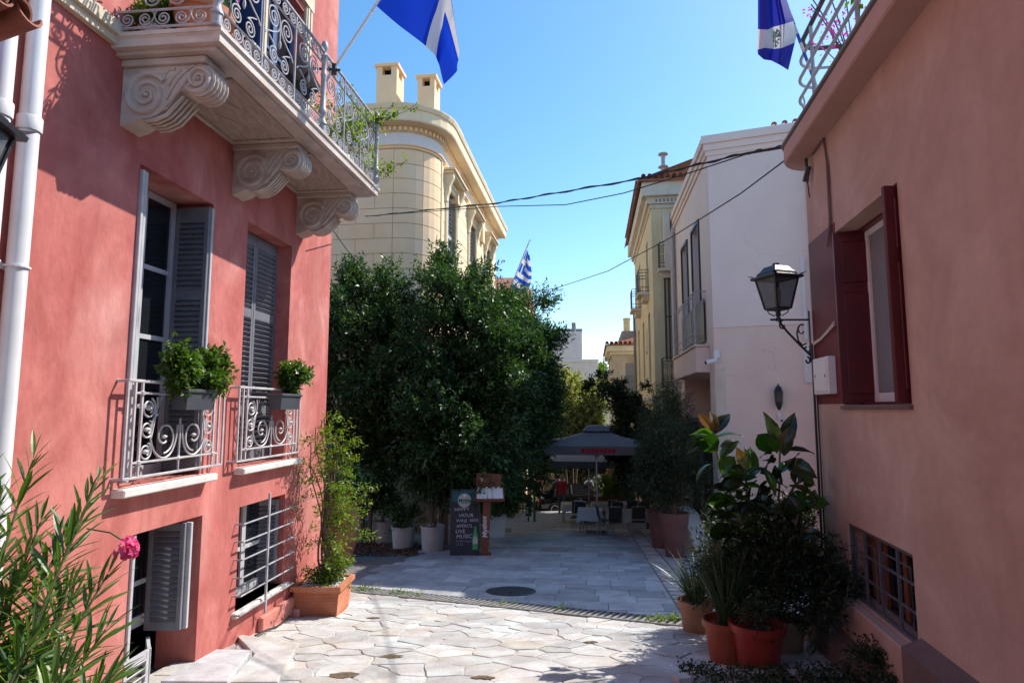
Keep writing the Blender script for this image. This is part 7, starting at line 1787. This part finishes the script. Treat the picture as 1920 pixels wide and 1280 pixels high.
person('person in orange top and dark trousers under the tree edge', 1013, 34.0, 1.78, 10, S_org, S_blk, H_dk, .08)
person('person in grey top standing in shaded group near black car', 1022, 32.0, 1.66, 200, S_gry, S_blk, H_dk, .06)
person('fair haired person in black standing behind the shaded group', 1036, 36.0, 1.86, 190, S_blk, S_gry, H_lt, .06)

# ------------------------------------------------------------------ foreground plants on the right
M_tan = pmat('tan_clay_pot', (.32, .17, .10), (.26, .13, .08), 4, .85, .15, 60)
M_orp = pmat('orange_plastic_pot', (.28, .058, .025), (.24, .05, .02), 3, .5)
M_rdp = pmat('red_plastic_pot', (.27, .032, .022), (.23, .026, .018), 3, .4)
L_rub = leafmat('rubber_leaf', (.018, .06, .010), (.05, .12, .016), (.085, .16, .02), .34, .16, spec=.7, tcol=(2.2, 2.3, .5), obj=True)
L_rubd = leafmat('dark_rubber_leaf', (.014, .024, .010), (.03, .05, .016), None, .15, .22, spec=.45, obj=True)
L_rubo = leafmat('young_rubber_leaf', (.07, .055, .012), (.11, .065, .015), None, .3, .25, spec=.6, tcol=(1.4, 1.0, .4), obj=True)
L_str = leafmat('strap_leaf', (.02, .045, .016), (.05, .08, .03), (.12, .12, .07), .2, .4)
def plant_pot(px, dY, r_, h, mat, label, name='potted_plant'):
    p = gat(*px); y = p.y + r_ + dY; t = thing(name, label, 'potted plant', (p.x, y, gz(y)), random.uniform(0, 6))
    q = MB(); q.lathe([(r_ * .72, 0), (r_ * .76, .02), (r_ * .95, h - .07), (r_ * 1.06, h - .065), (r_ * 1.08, h), (r_ * .96, h), (r_ * .93, h - .06)], 26); q.build('pot', mat, t, True)
    q = MB(); q.lathe([(r_ * .94, h - .07), (.02, h - .05)], 14); q.build('soil', M_soil, t); return t
def strap_plant(t, h, n, L_, W_, lean=.6, mat=None):
    mb = MB(); 
    for k in range(n):
        a = random.uniform(0, 6.28); l = L_ * random.uniform(.6, 1.1); le = lean * random.uniform(.2, 1.1); b = Vector((.06 * math.cos(a), .06 * math.sin(a), h - .06)); vs = []; m = 7
        for i in range(m + 1):
            t_ = i / m; out = l * le * t_ ** 1.5; z = l * (t_ * (1 - .28 * le * t_)); c = b + Vector((math.cos(a) * out, math.sin(a) * out, z)); w = W_ * (1 - t_ ** 2) * .5 + .001; sd_ = Vector((-math.sin(a), math.cos(a), 0)) * w; vs += [c - sd_, c + Vector((math.cos(a), math.sin(a), -.3)) * w * -.5, c + sd_]
        mb.add(vs, [(3 * i + j, 3 * i + j + 1, 3 * i + j + 4, 3 * i + j + 3) for i in range(m) for j in range(2)])
    return mb.build('leaves', mat or L_str, t)
t = plant_pot((1316, 1192), 0, .20, .36, M_tan, 'tan clay pot with arching strap leaves beside the drain end'); strap_plant(t, .36, 70, .62, .022, .9)
t = plant_pot((1378, 1252), 0, .215, .40, M_orp, 'orange plastic pot with upright sword leaves beside red pot'); strap_plant(t, .40, 80, .75, .026, .45)
t = plant_pot((1442, 1268), 0, .245, .42, M_rdp, 'red plastic pot with small scrubby plant, nearest of right foreground pots')
V, F, C = crown_vf([(0, 0, .50, .2, .2, .12)], 16, .08, 8, 7, .05, .02, .1); foliage('foliage', (V, F), L_dk, t)
al = plant_pot((1500, 1235), .1, .20, .34, M_tan, 'shaded clay pot with leaning aloe on a bare trunk')
q = MB(); limb(q, (0, 0, .25), (-.0, -.0, .75), .03, .022, .2); q.build('stem', M_bark, al); strap_plant(al, .80, 22, .34, .05, .95)
t = plant_pot((1440, 1200), .25, .24, .44, M_tan, 'pinkish clay pot standing upright behind the red plastic pot'); V, F, C = crown_vf([(0, 0, .9, .42, .35, .45)], 46, .16, 14, 9, .06, .02, .18); foliage('foliage', (V, F), L_dk, t)
sb = thing('dark_shrub', 'dense dark shrub filling the corner below the rubber plant', 'shrub', (2.85, 7.0, gz(7.0)))
es = [ell(1420, 1020, 6.9, 50, 30, .4), ell(1370, 1055, 6.8, 44, 44, .4), ell(1352, 1000, 6.9, 16, 26, .2), ell(1460, 1070, 6.7, 70, 50, .4), ell(1480, 1010, 6.9, 30, 34, .3), ell(1525, 1005, 7.0, 26, 44, .3), ell(1450, 985, 6.9, 20, 20, .2), ell(1500, 1090, 6.6, 60, 60, .4), ell(1390, 1100, 6.7, 55, 50, .45), ell(1540, 1130, 6.5, 40, 60, .3), ell(1560, 1060, 6.8, 30, 40, .3)]
V, F, C = crown_vf([(e[0] - 2.85, e[1] - 7.0, e[2] - gz(7.0), *e[3:]) for e in es], 170, .11, 13, 9, .075, .017, .20, upb=.7, spread=.55); foliage('foliage', (V, F), L_dk, sb)
q = MB()
for i in range(0, len(C), 6): limb(q, (random.uniform(-.15, .15), random.uniform(-.1, .1), 0), tuple(C[i]), .014, .004, .1)
q.build('stem', M_bark, sb)
# rubber plant
rp = thing('rubber_plant', 'tall rubber plant with broad glossy leaves, some young leaves orange brown', 'potted plant', (2.62, 7.0, gz(7.0)))
o0 = Vector((2.62, 7.0, gz(7.0))); q = MB(); q.lathe([(.2, 0), (.22, .02), (.28, .40), (.31, .41), (.31, .48), (.27, .48)], 24); q.build('pot', M_tan, rp, True)
def pxl(pts, Y): return [at(u, v, Y) - o0 for u, v in pts]
q = MB()
for pts, Y in (([(1398, 1060), (1388, 985), (1372, 930), (1352, 880), (1341, 840), (1337, 806)], 6.95), ([(1450, 1060), (1457, 980), (1461, 920), (1462, 860), (1463, 812)], 7.0), ([(1415, 1060), (1405, 985), (1400, 930), (1398, 880)], 6.85), ([(1462, 960), (1490, 910), (1510, 892), (1522, 880)], 6.9), ([(1388, 980), (1370, 960), (1350, 942)], 6.8)):
    P_ = [Vector((0, 0, .4))] + pxl(pts, Y); q.tube(P_, [.022] + [.018 - .010 * i / len(pts) for i in range(len(pts))], 6)
q.build('stem', M_bark, rp, True)
def rubber_leaf():
    mb = MB(); pr = [(0, 0), (.05, .10), (.20, .38), (.42, .5), (.66, .43), (.84, .24), (.94, .08), (1.0, 0)]; vs = []
    for i, (t_, w) in enumerate(pr):
        z = .10 * math.sin(t_ * 2.4) - .26 * t_ * t_; e = .018 * math.sin(i * 2.3)
        vs += [(t_, w * .46, z + .10 * w + e), (t_, w * .23, z + .05 * w), (t_, .012, z), (t_, 0, z - .012), (t_, -.012, z), (t_, -w * .23, z + .05 * w), (t_, -w * .46, z + .10 * w - e)]
    mb.add(vs, [(7 * i + j, 7 * i + 7 + j, 7 * i + 8 + j, 7 * i + 1 + j) for i in range(len(pr) - 1) for j in range(6)]); return mb
RL = rubber_leaf(); RSRC = {}
def rub(a, b, Y, mat, wid=1.0, dy=0.0, roll=None):
    p0 = at(a[0], a[1], Y) - o0; p1 = at(b[0], b[1], Y + dy) - o0; d = p1 - p0; l = d.length
    if mat not in RSRC: o = RL.build('leaf', MATL[mat], rp, True); RSRC[mat] = o.data
    else: o = inst(RSRC[mat], rp, name='leaf')
    l *= 1.12; o.location = p0; o.rotation_euler = aim(d, random.uniform(-.5, .5) if roll is None else roll); o.scale = (l, l * wid * 1.25, l); return o
MATL = {'g': L_rub, 'd': L_rubd, 'o': L_rubo}
face = R(62)
for a, b, Y, m, w, dy, rl in (((1336, 810), (1338, 772), 6.9, 'o', 1.2, .03, 1.35), ((1334, 806), (1312, 776), 6.95, 'o', .8, .02, 1.2), ((1339, 814), (1365, 775), 6.95, 'd', .8, .05, .7), ((1336, 818), (1295, 808), 6.9, 'g', .9, -.12, .5), ((1334, 824), (1296, 818), 7.0, 'd', .8, .1, .3),
        ((1346, 846), (1314, 818), 6.8, 'g', 1.3, -.10, 1.0), ((1336, 830), (1284, 842), 6.8, 'd', 1.0, -.1, .8), ((1340, 822), (1385, 810), 6.85, 'g', .9, -.05, .1), ((1350, 838), (1384, 826), 6.9, 'd', .8, .0, .5), ((1350, 858), (1381, 826), 6.8, 'd', .7, .0, .9), ((1350, 886), (1376, 858), 6.8, 'g', 1.4, .0, 1.3), ((1347, 866), (1376, 852), 6.9, 'g', .9, .1, .2), ((1338, 868), (1304, 893), 6.8, 'd', .7, -.1, .3),
        ((1394, 882), (1387, 842), 6.85, 'o', 1.1, .02, 1.3), ((1399, 878), (1400, 840), 6.9, 'o', .7, .05, .9), ((1402, 890), (1412, 842), 6.85, 'g', 1.1, .05, 1.4), ((1396, 886), (1399, 856), 6.75, 'g', 1.4, -.02, 1.5), ((1376, 905), (1424, 874), 6.75, 'g', .8, -.08, .8), ((1395, 900), (1414, 892), 6.75, 'g', 1.2, -.1, .8), ((1390, 905), (1386, 930), 6.8, 'd', 1.2, -.1, .8),
        ((1456, 850), (1442, 778), 6.95, 'd', .65, .02, .9), ((1462, 850), (1455, 786), 7.0, 'd', .7, .1, 1.3), ((1466, 850), (1487, 777), 7.0, 'd', .6, .05, .8), ((1470, 855), (1480, 802), 6.85, 'd', .9, -.05, 1.4), ((1468, 846), (1523, 843), 6.9, 'd', .45, -.05, .6), ((1452, 846), (1420, 815), 6.9, 'g', 1.2, -.05, 1.2), ((1448, 850), (1424, 853), 6.8, 'd', .9, -.1, .6), ((1458, 848), (1456, 822), 6.8, 'g', 1.0, -.1, .6),
        ((1470, 865), (1525, 888), 6.8, 'd', 1.0, -.2, 1.0), ((1452, 862), (1428, 880), 6.8, 'd', 1.2, -.2, .9), ((1452, 868), (1432, 858), 6.85, 'd', 1.2, -.1, .3), ((1460, 880), (1462, 905), 6.8, 'd', 1.6, -.1, 1.2), ((1430, 876), (1456, 922), 6.75, 'g', .6, -.1, .5), ((1500, 895), (1528, 906), 6.85, 'g', .8, -.05, .7), ((1492, 875), (1488, 905), 6.9, 'd', .9, .0, 1.2), ((1490, 878), (1512, 896), 6.9, 'g', .8, .0, 1.0), ((1478, 910), (1530, 926), 6.8, 'd', .6, -.1, .5), ((1485, 920), (1512, 955), 6.8, 'g', .8, -.05, 1.0), ((1518, 948), (1528, 920), 6.85, 'g', .9, 0, 1.2),
        ((1356, 915), (1328, 912), 6.75, 'd', .9, -.1, .7), ((1352, 925), (1318, 950), 6.75, 'd', .8, -.1, .6), ((1370, 940), (1342, 950), 6.7, 'd', .8, -.15, .5), ((1372, 932), (1410, 938), 6.7, 'g', .7, -.1, .4), ((1356, 948), (1330, 970), 6.7, 'd', 1.0, -.1, .6), ((1365, 962), (1388, 965), 6.65, 'g', .7, -.1, .2), ((1410, 940), (1442, 955), 6.7, 'd', .7, -.1, .3), ((1420, 900), (1400, 930), 6.7, 'd', 1.2, -.1, .8), ((1440, 900), (1420, 935), 6.75, 'd', 1.2, -.05, .9), ((1455, 920), (1438, 950), 6.75, 'd', 1.0, -.1, .7), ((1475, 930), (1500, 955), 6.7, 'd', 1.0, -.1, .7), ((1385, 1000), (1345, 1030), 6.6, 'd', .6, -.1, .6), ((1350, 1010), (1352, 1045), 6.6, 'd', 1.2, -.05, .9)):
    rub(a, b, Y, m, w, dy, rl)
for k in range(70):
    u0, v0 = random.uniform(1350, 1515), random.uniform(880, 1010); an = random.uniform(-.4, 3.6); l_ = random.uniform(34, 48)
    rub((u0, v0), (u0 + l_ * math.cos(an), v0 - l_ * .7 * math.sin(an)), random.uniform(6.6, 6.95), random.choice('gddd'), random.uniform(.8, 1.2), random.uniform(-.15, .1), random.uniform(.2, 1.4))
# kerb and ground cover at the bottom
kc = thing('stone_kerb', 'pale stone kerb edging the dark planting bed at bottom right', 'kerb', (0, 0, 0)); kp_ = [gat(u, v) for u, v in ((1260, 1278), (1330, 1268), (1480, 1268), (1640, 1276))]
for a, b in zip(kp_[:-1], kp_[1:]):
    q = MB(); d = (b - a); n_ = Vector((-d.y, d.x, 0)).normalized() * .05; q.add([a - n_ * 2.2 + Vector((0, 0, -.1)), b - n_ * 2.2 + Vector((0, 0, -.1)), b, a, a - n_ * 2.2 + Vector((0, 0, .07)), b - n_ * 2.2 + Vector((0, 0, .07)), b + Vector((0, 0, .07)), a + Vector((0, 0, .07))], [(4, 5, 6, 7), (0, 1, 5, 4), (2, 3, 7, 6), (1, 2, 6, 5), (3, 0, 4, 7)]); q.build('kerb_stone', M_crazy, kc)
bs = strip_mesh('planting_bed', [2.25, 3.0, 3.9], [3.5, 4.5, 5.5, 5.75], lambda x, y: gz(y) + .05, M_soil); tag(bs, kind='structure')
b = np.stack([RNG.uniform(1.5, 3.5, 900), RNG.uniform(4.9, 5.95, 900), np.zeros(900)], 1); b[:, 2] = [gz(y) + .04 for y in b[:, 1]]
b = b[b[:, 0] > 1.5 + (5.9 - b[:, 1]) * .4]
gc = foliage('ground_cover', twig_leaves(b, rdir(len(b)) * .6 + np.array([0, 0, .9]), RNG.uniform(.03, .10, len(b)), 7, .035, .022), L_dk); tag(gc, 'low dark ground cover along the stone kerb at bottom right', 'ground cover', kind='stuff')
V, F, C = crown_vf([(3.1, 5.5, -2.22, .22, .22, .10)], 18, .1, 10, 8, .045, .026, .12); gs = foliage('low_shrub', (V, F), L_dk); tag(gs, 'small leafy shrub at foot of the salmon house ledge', 'shrub')
